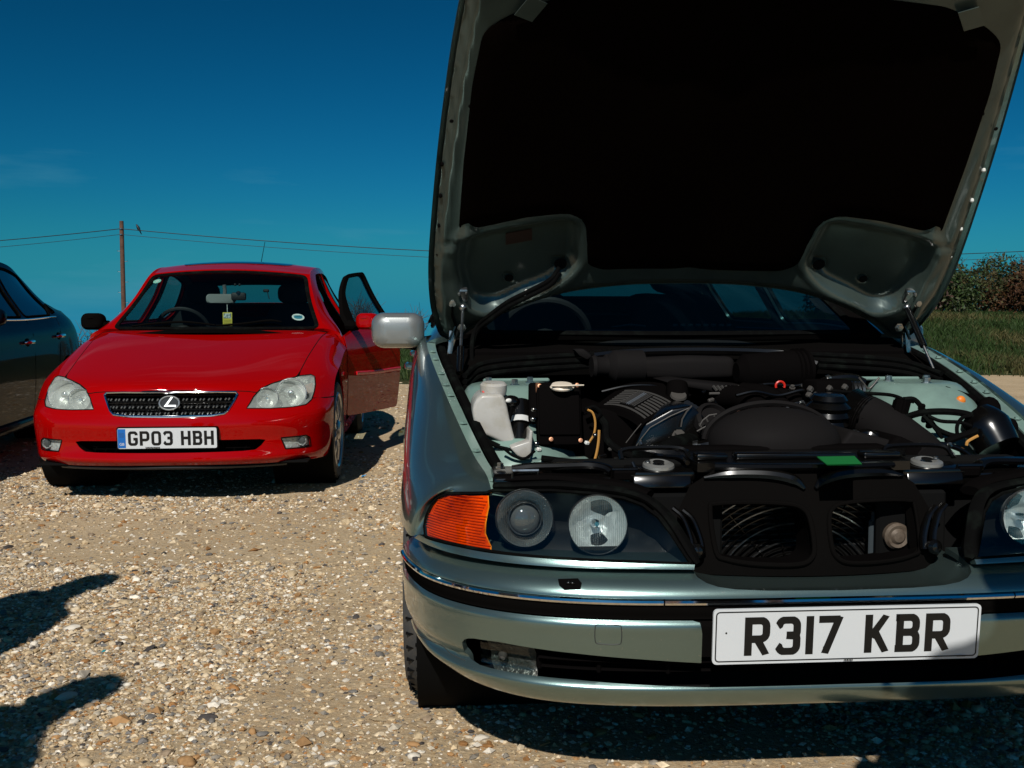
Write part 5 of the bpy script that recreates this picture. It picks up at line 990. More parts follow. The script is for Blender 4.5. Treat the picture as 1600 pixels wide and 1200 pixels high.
for a, b in (((1118, 722), (1133, 742)), ((1108, 736), (1104, 745)), ((988, 722), (1000, 748)), ((1022, 728), (1026, 745)), ((1110, 770), (1140, 762)), ((1430, 756), (1470, 752))):
    mb = MB(); tube(mb, [pxp(*a, .29), pxp(*b, .275)], .0035, 6); part('panel_edge', mb, M_gloss)
for s in (-1, 1):                               # stiffening pressings of the lock panel and carriers
    for x0, w in ((.50, .10), (.41, .05)): mb = MB(); box(mb, (s*x0, .36, .683), (w, .05, .012), bev=.005, seg=2); part('carrier_pressing', mb, M_gloss)
    mb = MB(); tube(mb, [(s*.25, .29, .70), (s*.255, .33, .707), (s*.285, .37, .705), (s*.30, .42, .703)], .006, 6, smooth=4); part('panel_edge', mb, M_gloss)
# ---------------------------------------------------------------- the raised bonnet
AL = R_(48); HY, HZ = 1.42, .985
tdir = np.array([0, -math.cos(AL), math.sin(AL)]); ndir = np.array([0, -math.sin(AL), -math.cos(AL)])   # ndir: out of the underside
def hoodP(x, t, d=0):                          # x, t measured with the bonnet at 43 degrees, carried over to its true 48
    x = np.asarray(x, float); t = np.asarray(t, float); b = -.050*(1-(x/.82)**2)*1.0+np.where(t > 1.05, (t-1.05)**2*.45, 0)+.03*np.clip(np.abs(x)-.70, 0, 1)**2/.015
    r0 = (t*.682-.045)/(3.42-t*.7314); y0 = 3.42-t*.7314; t = (3.42*r0+.045)/(math.sin(AL)+r0*math.cos(AL)); x = x*((3.42-t*math.cos(AL))/y0)**.4
    q = d+b; return np.array([0, HY, HZ])+x[..., None]*np.array([1., 0, 0])+t[..., None]*tdir+q[..., None]*ndir if np.ndim(q) else np.array([x, 0, 0])+np.array([0, HY, HZ])+t*tdir+q*ndir
ho = [(0, .172), (.20, .166), (.40, .138), (.56, .085), (.68, .005), (.745, -.045), (.785, -.02), (.805, .05), (.820, .16), (.822, .33), (.804, .58), (.780, .82), (.742, 1.10), (.70, 1.28), (.60, 1.40), (.32, 1.465), (0, 1.48)]
ho_c = cm(ho, 5); houtline = [tuple(p) for p in ho_c]+[(-p[0], p[1]) for p in ho_c[-2:0:-1]]
def dist_poly(x, t, P, closed=True):
    P = np.asarray(P); n = len(P); best = np.full(x.shape, 9.)
    for i in range(n if closed else n-1):
        a, b = P[i], P[(i+1) % n]; ab = b-a; L2 = max(1e-12, ab@ab); u = np.clip(((x-a[0])*ab[0]+(t-a[1])*ab[1])/L2, 0, 1); best = np.minimum(best, np.hypot(x-a[0]-u*ab[0], t-a[1]-u*ab[1]))
    return best
poc = [(.735, .395), (.66, .430), (.50, .462), (.412, .470), (.378, .445), (.366, .36), (.366, .285), (.43, .215), (.53, .160), (.62, .112), (.69, .135), (.725, .22)]
poc_c = cm(poc, 4, True)
mat_half = [(0, 1.205), (.30, 1.20), (.50, 1.185), (.62, 1.135), (.675, 1.095), (.70, .95), (.722, .70), (.735, .46), (.70, .452), (.53, .488), (.40, .492), (.362, .455), (.350, .33), (.330, .285), (.285, .262), (0, .262)]
def hoodD(x, t):
    e = dist_poly(x, t, houtline); ax = np.abs(x); d = .006+.026*sstep(.016, .034, e)
    ins = inpoly(ax, t, poc_c); dp = dist_poly(ax, t, poc_c); sd = np.where(ins, dp, -dp)
    d = d-.036*sstep(-.004, .030, sd)+.010*np.exp(-((sd+.016)/.014)**2)
    d = d+.013*np.exp(-((e-.105)/.020)**2)*sstep(.30, .36, t)*(1-sstep(.86, .90, t)) # side rail
    for tc, sg in ((.375, 1), (.405, -1)): d = d+sg*.006*np.exp(-((t-tc-.4*(ax-.76)**2)/.008)**2)*np.exp(-((ax-.765)/.03)**2)
    lower = np.where(ins | (t > .25), 0, np.exp(-((sd+.035)/.03)**2))*np.clip((.25-t)/.1, 0, 1); d = d+.016*lower
    for hx, ht, r in ((.575, .215, .014), (.415, .27, .022)): d = d-.03*(1-sstep(r*.8, r*1.1, np.hypot(ax-hx, (t-ht)*1.1)))*(1 if hx > .5 else 1)
    return d
uv, fs = tri2d([(x*.985, .03*(1-.0)+t*.975 if False else t) for x, t in houtline], [], (.0125, .0125)); dd = hoodD(uv[:, 0], uv[:, 1]); P = np.stack([hoodP(uv[i, 0], uv[i, 1], dd[i]) for i in range(len(uv))])
f = fs[0]; g = np.cross(P[f[1]]-P[f[0]], P[f[2]]-P[f[0]]); fs = fs if np.dot(g, ndir) > 0 else [q[::-1] for q in fs]
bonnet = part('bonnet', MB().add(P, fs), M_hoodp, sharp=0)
uv2, fs2 = tri2d([(x*1.006, t*1.004) for x, t in houtline], [], (.05, .05)); P2 = np.stack([hoodP(a, b, -.006) for a, b in uv2]); f = fs2[0]; g = np.cross(P2[f[1]]-P2[f[0]], P2[f[2]]-P2[f[0]]); fs2 = fs2 if np.dot(g, ndir) < 0 else [q[::-1] for q in fs2]
mb = MB(); mb.add(P2, fs2); O = [hoodP(x*1.006, t*1.004, 0) for x, t in houtline]; n = len(O); mb.add([p-ndir*.006 for p in O]+[p+ndir*.007 for p in O], [(i, (i+1) % n, n+(i+1) % n, n+i) for i in range(n)]); part('bonnet_skin', mb, M_green, bonnet)
mo = [(x, t) for x, t in mat_half]+[(-x, t) for x, t in mat_half[-2:0:-1]]
rr_ = lambda P, r=.02: [tuple(q) for q in cm(P, 4, True)]
def roundpoly(P, r, n=4):
    P = np.asarray(P, float); out = []; k = len(P)
    for i in range(k):
        a, b, c = P[i-1], P[i], P[(i+1) % k]; d1, d2 = a-b, c-b; l1, l2 = np.linalg.norm(d1), np.linalg.norm(d2); q = min(r, l1*.4, l2*.4); s0, s1 = b+d1/l1*q, b+d2/l2*q
        for j in range(n+1): u = j/n; out.append(tuple((1-u)**2*s0+2*u*(1-u)*b+u*u*s1))
    return out
mo = roundpoly(mo, .03)
uv3, fs3 = tri2d(mo, [], (.03, .03)); q_ = dist_poly(uv3[:, 0], uv3[:, 1], mo); dm = .036+.012*sstep(0, .03, q_)-.006*np.exp(-((uv3[:, 0])/.05)**2)+.004*np.sin(uv3[:, 0]*9)*np.sin(uv3[:, 1]*7)
P3 = np.stack([hoodP(uv3[i, 0], uv3[i, 1], dm[i]) for i in range(len(uv3))]); f = fs3[0]; g = np.cross(P3[f[1]]-P3[f[0]], P3[f[2]]-P3[f[0]]); fs3 = fs3 if np.dot(g, ndir) > 0 else [q[::-1] for q in fs3]
mb = MB(); shell(mb, P3, np.repeat(ndir[None], len(P3), 0), fs3, .02); part('insulation_mat', mb, M_felt, bonnet)
def onhood(nm, pts, d, m, th=.002):
    mb = MB(); P = [hoodP(x, t, d) for x, t in pts]; n = len(P); mb.add([p+ndir*th for p in P]+P, [tuple(range(n)), tuple(range(2*n-1, n-1, -1))]+[(i, (i+1) % n, n+(i+1) % n, n+i) for i in range(n)], False); part(nm, mb, m, bonnet)
onhood('warning_sticker', [(-.592, .401), (-.513, .416), (-.510, .370), (-.590, .355)], .000, mat('brown_sticker', (.03, .012, .008), .5))
for s in (-1, 1):
    onhood('mat_clip', [(s*.565, 1.20), (s*.60, 1.15), (s*.555, 1.13), (s*.52, 1.18)], .050, M_hoodp, .004)
    for x, t in ((.755, .84), (.705, .88)): mb = MB(); lathe(mb, [(.006, 0), (.005, .002), (0, .002)], hoodP(s*x, t, .034), ndir, 10); part('rail_hole', mb, M_dark, bonnet)
    for t in (.36, .47, .58, .69): mb = MB(); box(mb, hoodP(s*.798*(1-.06*(t-.36)), t, .012), (.010, .012, .012), (0, 0, 0), .003); part('edge_clip', mb, M_white if s > 0 else M_black, bonnet)
    # hinge: bracket on the bonnet, two bars to the wing
    b0 = hoodP(s*.745, .05, .035); b1 = hoodP(s*.755, .16, .04)
    mb = MB(); tube(mb, [b1, (b0+b1)/2+np.array([s*.006, 0, 0]), b0, b0+np.array([s*.02, 0, -.05])], .010, 6, squash=(.5, 1.6)); hg = part('bonnet_hinge', mb, M_gloss)
    wp = np.array([s*.775, 1.36, .868])
    for dx, dy in ((0, 0), (-.018, .03)): mb = MB(); p0 = b0+np.array([s*(.012+dx), 0, -.02]); tube(mb, [p0, p0+(wp-p0)*.5+np.array([s*(.008 if dx else -.004)+s*dx*.5, dy, 0]), wp+np.array([s*dx, dy, -.03])], .006, 6, squash=(.6, 1.4)); part('hinge_bar', mb, M_steel, hg)
    for p in (b1, b0+np.array([-s*.02, -.01, -.01]), wp+np.array([0, 0, .01])): mb = MB(); bolt(mb, p, (0, -1, -.3), .010, .012); part('hinge_bolt', mb, M_steel, hg)
    # gas strut
    top = hoodP(s*.722, .145, .055); bot = np.array([s*.738, 1.13, .855]); mb = MB(); ball(mb, top, (.013, .013, .013)); gs = part('gas_strut', mb, M_steel)
    mid = top+(bot-top)*(.62 if s > 0 else .62)
    mb = MB(); tube(mb, [top, mid] if s > 0 else [mid, bot], .011, 12); part('strut_cylinder', mb, M_gloss, gs); mb = MB(); tube(mb, [mid, bot] if s > 0 else [top, mid], .0045, 8); part('strut_rod', mb, M_steel, gs)
    mb = MB(); c = hoodP(s*.722, .185, .036); box(mb, c, (.032, .02, .05), (43, 0, 0), .004); part('strut_bracket', mb, M_steel, gs)
    for dx in (-.011, .011): mb = MB(); bolt(mb, hoodP(s*.722+dx, .20, .046), ndir, .004, .008); part('bracket_bolt', mb, M_steel, gs)
# washer hose from the left pocket down to the cowl
hp = [hoodP(-.42, .265, .02), hoodP(-.45, .235, .045), hoodP(-.52, .200, .06), hoodP(-.58, .165, .065), hoodP(-.635, .11, .065), hoodP(-.672, .05, .05), np.array([-.69, 1.36, .96]), np.array([-.695, 1.33, .90]), np.array([-.69, 1.28, .86])]
for dz in (0, .016): mb = MB(); tube(mb, [p+np.array([0, -.006, -dz]) for p in hp], .0075, 8, smooth=6); part('washer_hose', mb, M_rub)
mb = MB(); box(mb, hoodP(-.525, .197, .062), (.014, .014, .024), (0, 30, 0), .003); part('hose_clip', mb, M_white)
for s in (-1, 1): mb = MB(); lathe(mb, [(.020, 0), (.019, .004), (0, .004)], hoodP(s*.415, .272, .008), ndir, 16); part('pocket_hole', mb, M_dark, bonnet); mb = MB(); lathe(mb, [(.014, 0), (.013, .003), (0, .003)], hoodP(s*.575, .215, .004), ndir, 14); part('pocket_hole', mb, M_dark, bonnet)
# ================================================================ sedan bodies: sides, glasshouse, boot
def sedan(car, fr, rows, panes, paint, sidecut, wheels, glassm, front_y, boot, doors=(), openings=(1, 1), ws=None, rw=None, handle_y=(), seam_m=None, rear=None):
    """rows: curves from roof edge down to sill, each a list of (x, y, z) for the +x side."""
    S = Surf(rows, None, 10, out=(1, 0, .2)); V2 = S.G[:, 1:3]; Us, Vs = S.nu-1, S.nv-1; res = {'S': S}
    inv = lambda pts: S.inv(pts, V2, side2)
    for s in (1, -1):
        fl = (lambda m: m) if s > 0 else mirx; hol = []; P_ = []
        for nm, pts in panes:
            q = inv(pts); P_.append((nm, q)); hol.append(q)
        op = sidecut if (openings[0] if s > 0 else openings[1]) == 0 else None     # an open door leaves its doorway
        if op: oq = inv(op[0]); hol = [h for i, h in enumerate(hol) if i not in op[1]]+[oq]
        outer = [(0, 0), (Us, 0), (Us, Vs)]
        for (yc, zc, r) in sorted(wheels, key=lambda w: -w[0]):
            a = [p for p in inv([(yc+r*math.cos(R_(t)), zc+r*math.sin(R_(t))) for t in np.linspace(-8, 188, 17)])]; outer += [(a[0][0]+.02, Vs)]+a+[(a[-1][0]-.02, Vs)]
        outer += [(0, Vs)]
        mb = MB(); panel(mb, S, outer, hol, st=(.16, .18), thick=.02); side = obj('body_side', fl(mb), paint, car)
        for i, (nm, q) in enumerate(P_):
            if op and i in op[1]: continue
            mb = MB(); c = np.mean(q, 0); panel(mb, S, q, st=(.2, .2), off=-.006, thick=0); obj('side_window', fl(mb), glassm, car)
            mb = MB(); qq = np.array(dens(q, (.15, .15))); P = S.ev(qq[:, 0], qq[:, 1]); tube(mb, P, .011, 6, closed=True, squash=(1, .6)); obj('window_seal', fl(mb), M_rub, side)
        i_ = [h for h in hol if np.array(h)[:, 1].max() < 2.2]; u0 = .05 if not op else 3.35      # pillar and roof-rail lining
        mb = MB(); panel(mb, S, [(u0, .02), (Us-1.6, .02), (Us-1.6, 2.15), (u0, 2.15)], [h for h in i_ if np.array(h)[:, 0].min() > u0 and np.array(h)[:, 0].max() < Us-1.6], st=(.2, .2), off=-.032, thick=0); obj('pillar_lining', fl(mb), M_cabing, side)
        for ln in doors:
            q = cm(inv(ln), 4); mb = MB(); tube(mb, S.ev(q[:, 0], q[:, 1]), .0028, 5); obj('door_gap', fl(mb), M_dark, side)
        for (hy, hz) in handle_y:
            if op and hy < op[2]: continue
            p = S.ev(*inv([(hy, hz)])[0])[0]; mb = MB(); tube(mb, [p+np.array([.004, -.085, 0]), p+np.array([.030, -.06, .004]), p+np.array([.034, .05, .006]), p+np.array([.006, .085, .006])], [.008, .013, .013, .008], 8, smooth=4, squash=(.8, 1.1)); h = obj('door_handle', fl(mb), M_chrome if seam_m else paint, car)
            mb = MB(); ball(mb, p+np.array([-.002, .0, 0]), (.012, .055, .032), 12, 8); obj('handle_cup', fl(mb), M_dark, h)
    # roof between the two edge curves
    re = np.array(rows[0]); res['re'] = re
    def across(E, crown, n=5, dy=0, sub=None):
        out = []
        for k in np.linspace(-1, 1, n): out.append([(p[0]*k, p[1]-dy*(1-k*k), p[2]+crown*(1-k*k)) for p in E])
        return np.array(out).transpose(1, 0, 2)
    i0, i1 = ws['top'], rw['top']; cr = np.interp(np.arange(i0, i1+1), [i0, (i0+i1)/2, i1], [ws['crown'], ws['crown']+.012, rw['crown']])
    E = re[i0:i1+1]; net = np.stack([across(E[j:j+1], cr[j], 7, ws['bow']*(1-j/(i1-i0))*.6-rw['bow']*(j/(i1-i0))*.6)[0] for j in range(len(E))])
    SR = Surf(net, None, 8, out=(0, 0, 1)); mb = MB(); panel(mb, SR, [(0, 0), (6, 0), (6, len(E)-1), (0, len(E)-1)], st=(.3, .25), thick=.015); obj('roof', mb, paint, car); res['SR'] = SR
    # screens
    A = re[:i0+1]; net = np.stack([across(A[j:j+1], ws['crown']*(j/i0), 7, ws['bow']*(1-.4*j/i0))[0] for j in range(len(A))]); W = Surf(net, fr, 8, out=(0, -1, .6)); mb = MB(); k = ws.get('inset', .32)
    g = [(k, .03), (3, .015), (6-k, .03), (6-k*1.1, i0-.10), (3, i0-.09), (k*1.1, i0-.10)]; gl = roundpoly(g, .16)
    panel(mb, W, gl, st=(.25, .15), off=-.004, thick=0); obj('windscreen', mb, glassm if ws.get('same') else M_glass, car); res['W'] = W
    mb = MB(); panel(mb, W, [(0, 0), (6, 0), (6, i0), (0, i0)], [gl], st=(.3, .2), thick=.02); obj('windscreen_frame', mb, ws.get('frame', paint), car)
    mb = MB(); q = np.array(dens(gl, (.15, .1))); tube(mb, W.ev(q[:, 0], q[:, 1]), .012, 6, closed=True, squash=(1.2, .5)); obj('windscreen_seal', mb, M_rub, car)
    n_ = rw['base']; Cc = re[i1:n_+1]; m = len(Cc)-1; net = np.stack([across(Cc[j:j+1], rw['crown']*(1-j/m), 7, -rw['bow']*(.6+.4*j/m))[0] for j in range(len(Cc))]); Wr = Surf(net, None, 8, out=(0, 1, .6))
    gl = roundpoly([(.4, .12), (5.6, .12), (5.6, m-.08), (.4, m-.08)], .3); mb = MB(); panel(mb, Wr, gl, st=(.25, .15), off=-.004, thick=0); obj('rear_window', mb, glassm, car)
    mb = MB(); panel(mb, Wr, [(0, 0), (6, 0), (6, m), (0, m)], [gl], st=(.3, .2), thick=.02); obj('rear_window_frame', mb, M_trim, car)
    # boot deck and tail
    Bd = re[n_:]; m = len(Bd)-1; net = np.stack([across(Bd[j:j+1], .02, 7, -rw['bow']*(1 if j == 0 else .75))[0] for j in range(len(Bd))]); mb = MB(); SBt = Surf(net, None, 6, out=(0, 0, 1)); panel(mb, SBt, [(0, 0), (6, 0), (6, m), (0, m)], st=(.3, .25), thick=.015); obj('boot_lid', mb, paint, car)
    T = np.array([r[-1] for r in rows]); net = np.stack([across(T[j:j+1], .02 if j == 0 else 0, 7, -(rear or .10)*(.75 if j == 0 else 1))[0] for j in range(len(T))]); ST = Surf(net, None, 6, out=(0, 1, 0)); mb = MB(); panel(mb, ST, [(0, 0), (6, 0), (6, len(T)-1), (0, len(T)-1)], st=(.3, .25), thick=.02); tl = obj('tail_panel', mb, paint, car)
    for u0, u1 in ((.12, 1.5), (4.5, 5.88)): mb = MB(); panel(mb, ST, roundpoly([(u0, 1.2), (u1, 1.3), (u1, 2.6), (u0, 2.6)], .15), st=(.2, .2), off=.004); obj('tail_lamp', mb, mat('tail_lamp_red', (.35, .006, .006), .15, coat=1), car)
    # underbody and cabin
    y0 = front_y; y1 = T[-1][1]-.15; mb = MB(); box(mb, (0, (y0+y1)/2, .27), (1.36, y1-y0, .14), bev=.03); obj('underbody', mb, M_dark, car)
    for (yc, zc, r) in wheels:
        for s in (1, -1): mb = MB(); lathe(mb, [(r*1.03, 0), (r*1.03, .34)], (s*.84-s*.36, yc, zc), (s, 0, 0), 24, caps=(1, 0)); obj('wheel_housing', mb, M_dark, car)
    return res
def cabin(car, belt, yd, seats, ys_rear, w=.66, wheel_side=-1):
    mb = MB(); fpanel(mb, [(-w, yd-.45), (w, yd-.45), (w, yd+.12), (-w, yd+.12)], lambda a, b: np.array([a, b+.10*(a/w)**2-.05, belt-.015+.02*(1-(a/w)**2)-.03*((b-yd+.15)/.3)**2]), st=.08, thick=.02); d = obj('dashboard', mb, M_cabin, car)
    mb = MB(); box(mb, (0, yd+.10, belt-.22), (2*w, .18, .40), bev=.05, seg=2); obj('dash_front', mb, M_cabin, d)
    c = np.array([wheel_side*.36, yd+.33, belt-.03]); ax = unit((0, -.85, -.5)); u, v, _ = basis(ax); mb = MB(); tube(mb, [c+.185*(u*math.cos(a)+v*math.sin(a)) for a in np.linspace(0, 2*math.pi, 40, endpoint=False)], .015, 8, closed=True); sw = obj('steering_wheel', mb, M_cabin, car)
    mb = MB(); ball(mb, c+ax*.03, (.07, .04, .06)); tube(mb, [c+u*.17, c-u*.17], .014, 6); tube(mb, [c, c+ax*.4], .03, 8); obj('wheel_boss', mb, M_cabin, sw)
    for s in (-1, 1):
        x = s*.36; mb = MB(); z = belt
        R3 = [[(x+rx*math.copysign(abs(math.cos(a))**.6, math.cos(a)), yy+ry*math.copysign(abs(math.sin(a))**.6, math.sin(a)), zz) for a in np.linspace(0, 2*math.pi, 20, endpoint=False)] for rx, ry, yy, zz in ((.24, .09, seats-.08, z-.42), (.26, .09, seats-.02, z-.25), (.25, .08, seats+.05, z-.05), (.20, .06, seats+.11, z+.12), (.15, .04, seats+.12, z+.17))]
        loft(mb, R3, nsub=3); box(mb, (x, seats-.32, z-.48), (.5, .55, .16), bev=.05, seg=2); st = obj('front_seat', mb, M_seat, car)
        mb = MB(); ball(mb, (x, seats+.13, z+.255), (.135, .05, .085), 16, 10, e=.7); tube(mb, [(x-.05, seats+.12, z+.15), (x-.05, seats+.13, z+.22)], .006, 6); tube(mb, [(x+.05, seats+.12, z+.15), (x+.05, seats+.13, z+.22)], .006, 6); obj('head_rest', mb, M_seat, st)
    mb = MB(); box(mb, (0, ys_rear, belt-.16), (1.26, .16, .46), (-18, 0, 0), .06, 3); rb = obj('rear_seat', mb, M_seat, car)
    for x in (-.36, .36): mb = MB(); ball(mb, (x, ys_rear+.05, belt+.12), (.12, .05, .07), 14, 8, e=.7); obj('head_rest', mb, M_seat, rb)
    mb = MB(); box(mb, (0, ys_rear+.28, belt-.02), (1.2, .5, .02), bev=.01); obj('parcel_shelf', mb, M_cabin, car)
    mb = MB(); box(mb, (0, (yd+ys_rear)/2, .42), (1.36, ys_rear-yd+.6, .05), bev=.02); obj('cabin_floor', mb, M_cabin, car)
# ---------------------------------------------------------------- the silver green car behind its bonnet
rowsB = [[(.74, 1.52, .965), (.665, 1.95, 1.185), (.60, 2.36, 1.365), (.585, 2.8, 1.42), (.58, 3.25, 1.415), (.59, 3.62, 1.35), (.66, 4.05, 1.12), (.69, 4.35, 1.06), (.66, 4.70, 1.035)],
         [(.81, 1.53, .950), (.755, 1.95, 1.07), (.73, 2.36, 1.16), (.725, 2.8, 1.19), (.72, 3.25, 1.19), (.725, 3.62, 1.16), (.745, 4.05, 1.06), (.74, 4.35, 1.02), (.69, 4.715, .99)],
         [(.865, 1.54, .915), (.86, 1.95, .93), (.86, 2.36, .94), (.862, 2.8, .95), (.86, 3.25, .955), (.85, 3.62, .96), (.83, 4.05, .96), (.79, 4.35, .955), (.72, 4.735, .93)],
         [(.895, 1.54, .82), (.895, 1.95, .83), (.897, 2.36, .84), (.9, 2.8, .84), (.9, 3.25, .85), (.895, 3.62, .85), (.875, 4.05, .85), (.83, 4.35, .85), (.75, 4.75, .82)],
         [(.903, 1.54, .66), (.905, 1.95, .66), (.907, 2.36, .66), (.908, 2.8, .66), (.908, 3.25, .66), (.905, 3.62, .66), (.89, 4.05, .66), (.85, 4.35, .66), (.76, 4.77, .64)],
         [(.903, 1.54, .45), (.905, 1.95, .45), (.905, 2.36, .45), (.905, 2.8, .45), (.905, 3.25, .45), (.90, 3.62, .45), (.885, 4.05, .45), (.84, 4.35, .45), (.75, 4.775, .43)],
         [(.895, 1.54, .24), (.895, 1.95, .24), (.895, 2.36, .24), (.895, 2.8, .24), (.895, 3.25, .24), (.89, 3.62, .24), (.87, 4.05, .25), (.82, 4.35, .27), (.73, 4.74, .30)]]
panesB = [('front', roundpoly([(1.90, .985), (2.76, 1.0), (2.76, 1.37), (2.42, 1.335), (2.1, 1.19)], .05)), ('rear', roundpoly([(2.84, 1.0), (3.60, 1.01), (3.62, 1.2), (3.45, 1.335), (2.84, 1.375)], .05)), ('quarter', roundpoly([(3.66, 1.02), (3.92, 1.04), (3.72, 1.20)], .04))]
M_btint = glass('dark_tint', (.07, .12, .13), .9)
rB = sedan(car, FB, rowsB, panesB, M_green, None, [(3.69, .325, .365)], M_btint, 1.45, None, doors=[[(1.72, .30), (1.72, .92)], [(2.80, .30), (2.80, .98)], [(3.50, .62), (3.68, .98)]], ws=dict(top=2, crown=.045, bow=.12, frame=M_trim), rw=dict(top=5, base=6, crown=.035, bow=.10), handle_y=((2.62, .80), (3.55, .82)))
cabin(car, .96, 1.95, 2.85, 3.62)
mb = MB(); q = [pxp(1268, 466, 1.95), pxp(1312, 462, 1.95), pxp(1322, 482, 1.95), pxp(1316, 494, 1.95), pxp(1292, 488, 1.95), pxp(1278, 478, 1.95)]; mb.add(q+[p+np.array([0, .03, 0]) for p in q], [tuple(range(6)), tuple(range(11, 5, -1))]+[(i, (i+1) % 6, 6+(i+1) % 6, 6+i) for i in range(6)]); part('sunlit_patch', mb, mat('sunlit_pale', (.62, .68, .64), .6))  # pale slab standing in for a bright sunlit spot inside the cabin
wheel(car, 'front_wheel', -.775, .86, .325, .325, .225, .205, -1, R_(-1.5), 10); wheel(car, 'front_wheel', .775, .86, .325, .325, .225, .205, 1, R_(-1.5), 10)
wheel(car, 'rear_wheel', -.775, 3.69, .325, .325, .225, .205, -1, 0, 10, ribs=False); wheel(car, 'rear_wheel', .775, 3.69, .325, .325, .225, .205, 1, 0, 10, ribs=False)
for s in (-1, 1): mb = MB(); lathe(mb, [(.37, 0), (.37, .38)], (s*.48, .86, .33), (s, 0, 0), 24, caps=(1, 0)); part('wheel_housing', mb, M_dark)
# wing mirrors
M_silver = carpaint('silver_mirror_paint', (.27, .285, .28), .6, .42, .08)
for s in (-1, 1):
    k = np.array([-s, 1, 1]); mb = MB(); c = pxp(622, 516, 1.62)*k; R3 = []; fold = s > 0
    for dy, sx, sz in ((-.075, .45, .45), (-.070, .72, .72), (-.055, .90, .90), (-.03, .985, .985), (0, 1, 1), (.035, .99, .98), (.05, .95, .93)):
        R3.append([(c[0]+sx*x, c[1]+dy+.0*x, c[2]+sz*z) for x, z in rrect(.182, .122, .042, 6)])
    loft(mb, R3); mr = part('wing_mirror', mb, M_silver)
    if fold: mr.location = (-.32, .98-.12, -.02); mr.location = Vector((.885, 1.70, c[2]-.03))-Matrix.Rotation(R_(78), 3, 'Z')@Vector(c); mr.rotation_euler = (0, 0, R_(78))
    mb = MB(); R3 = [[(c[0]+.9*x, c[1]+.0505, c[2]+.88*z) for x, z in rrect(.182, .122, .042, 6)]]; mb.add(R3[0], [tuple(range(len(R3[0])))], False); part('mirror_glass', mb, M_mirror, mr)
    mb = MB(); kx = -s; P = [(c+np.array([kx*.02*1, .0, -.045])), c+np.array([kx*.07, .005, -.048]), c+np.array([kx*.125, .03, -.042])]; R3 = [[(p[0], p[1]+a*.5, p[2]+b) for a, b in rrect(w1, h1, .008, 3)] for p, w1, h1 in zip(P, (.05, .08, .11), (.035, .046, .052))]; loft(mb, R3); part('mirror_foot', mb, M_trim, mr)
# ================================================================ THE RED SALOON
FR = Frame(-1.855, 5.485, 5.2)
rcar = thing('red_saloon', 'glossy red saloon facing the camera, near side front door open, plate GP03 HBH', 'car', (FR.o[0], FR.o[1], 0), FR.yaw)
nose = [[(0, .030, .215), (.25, .035, .215), (.48, .09, .212), (.63, .175, .21), (.74, .30, .205), (.798, .42, .205), (.815, .49, .225)],
        [(0, .0, .245), (.25, .004, .245), (.48, .055, .245), (.64, .135, .242), (.755, .26, .24), (.812, .40, .245), (.828, .482, .26)],
        [(0, .012, .29), (.25, .017, .29), (.48, .065, .29), (.645, .14, .288), (.762, .262, .287), (.818, .395, .29), (.838, .477, .30)],
        [(0, .022, .35), (.25, .027, .35), (.48, .07, .35), (.648, .14, .348), (.768, .258, .347), (.822, .385, .35), (.843, .472, .355)],
        [(0, .012, .43), (.25, .016, .43), (.48, .054, .43), (.648, .122, .43), (.772, .243, .43), (.826, .375, .43), (.846, .470, .43)],
        [(0, .030, .487), (.25, .034, .487), (.48, .072, .487), (.648, .142, .487), (.770, .255, .488), (.826, .385, .49), (.847, .478, .49)],
        [(0, .062, .54), (.25, .066, .54), (.48, .115, .54), (.642, .195, .54), (.758, .315, .54), (.818, .43, .54), (.846, .50, .545)],
        [(0, .085, .605), (.25, .089, .605), (.48, .165, .608), (.637, .275, .612), (.747, .395, .612), (.81, .50, .612), (.845, .565, .61)],
        [(0, .120, .648), (.25, .128, .650), (.47, .235, .658), (.63, .36, .672), (.732, .48, .678), (.80, .58, .675), (.847, .655, .658)],
        [(0, .32, .715), (.25, .33, .716), (.46, .42, .722), (.615, .53, .732), (.718, .63, .738), (.79, .72, .732), (.852, .80, .694)],
        [(0, .62, .792), (.25, .63, .792), (.46, .68, .796), (.61, .76, .802), (.710, .85, .805), (.785, .92, .79), (.852, .99, .72)],
        [(0, .92, .862), (.25, .925, .862), (.46, .95, .863), (.61, 1.0, .864), (.708, 1.06, .862), (.788, 1.12, .842), (.854, 1.15, .76)],
        [(0, 1.12, .906), (.25, 1.125, .906), (.47, 1.15, .905), (.62, 1.19, .903), (.715, 1.24, .898), (.79, 1.28, .872), (.857, 1.30, .79)],
        [(0, 1.28, .932), (.25, 1.30, .932), (.48, 1.34, .932), (.64, 1.39, .928), (.735, 1.42, .915), (.80, 1.43, .888), (.860, 1.43, .80)]]
def nose_surf(fr): return Surf([[(-x, y, z) for x, y, z in r[:0:-1]]+r for r in nose], fr, 8, out=(0, -.6, .6))
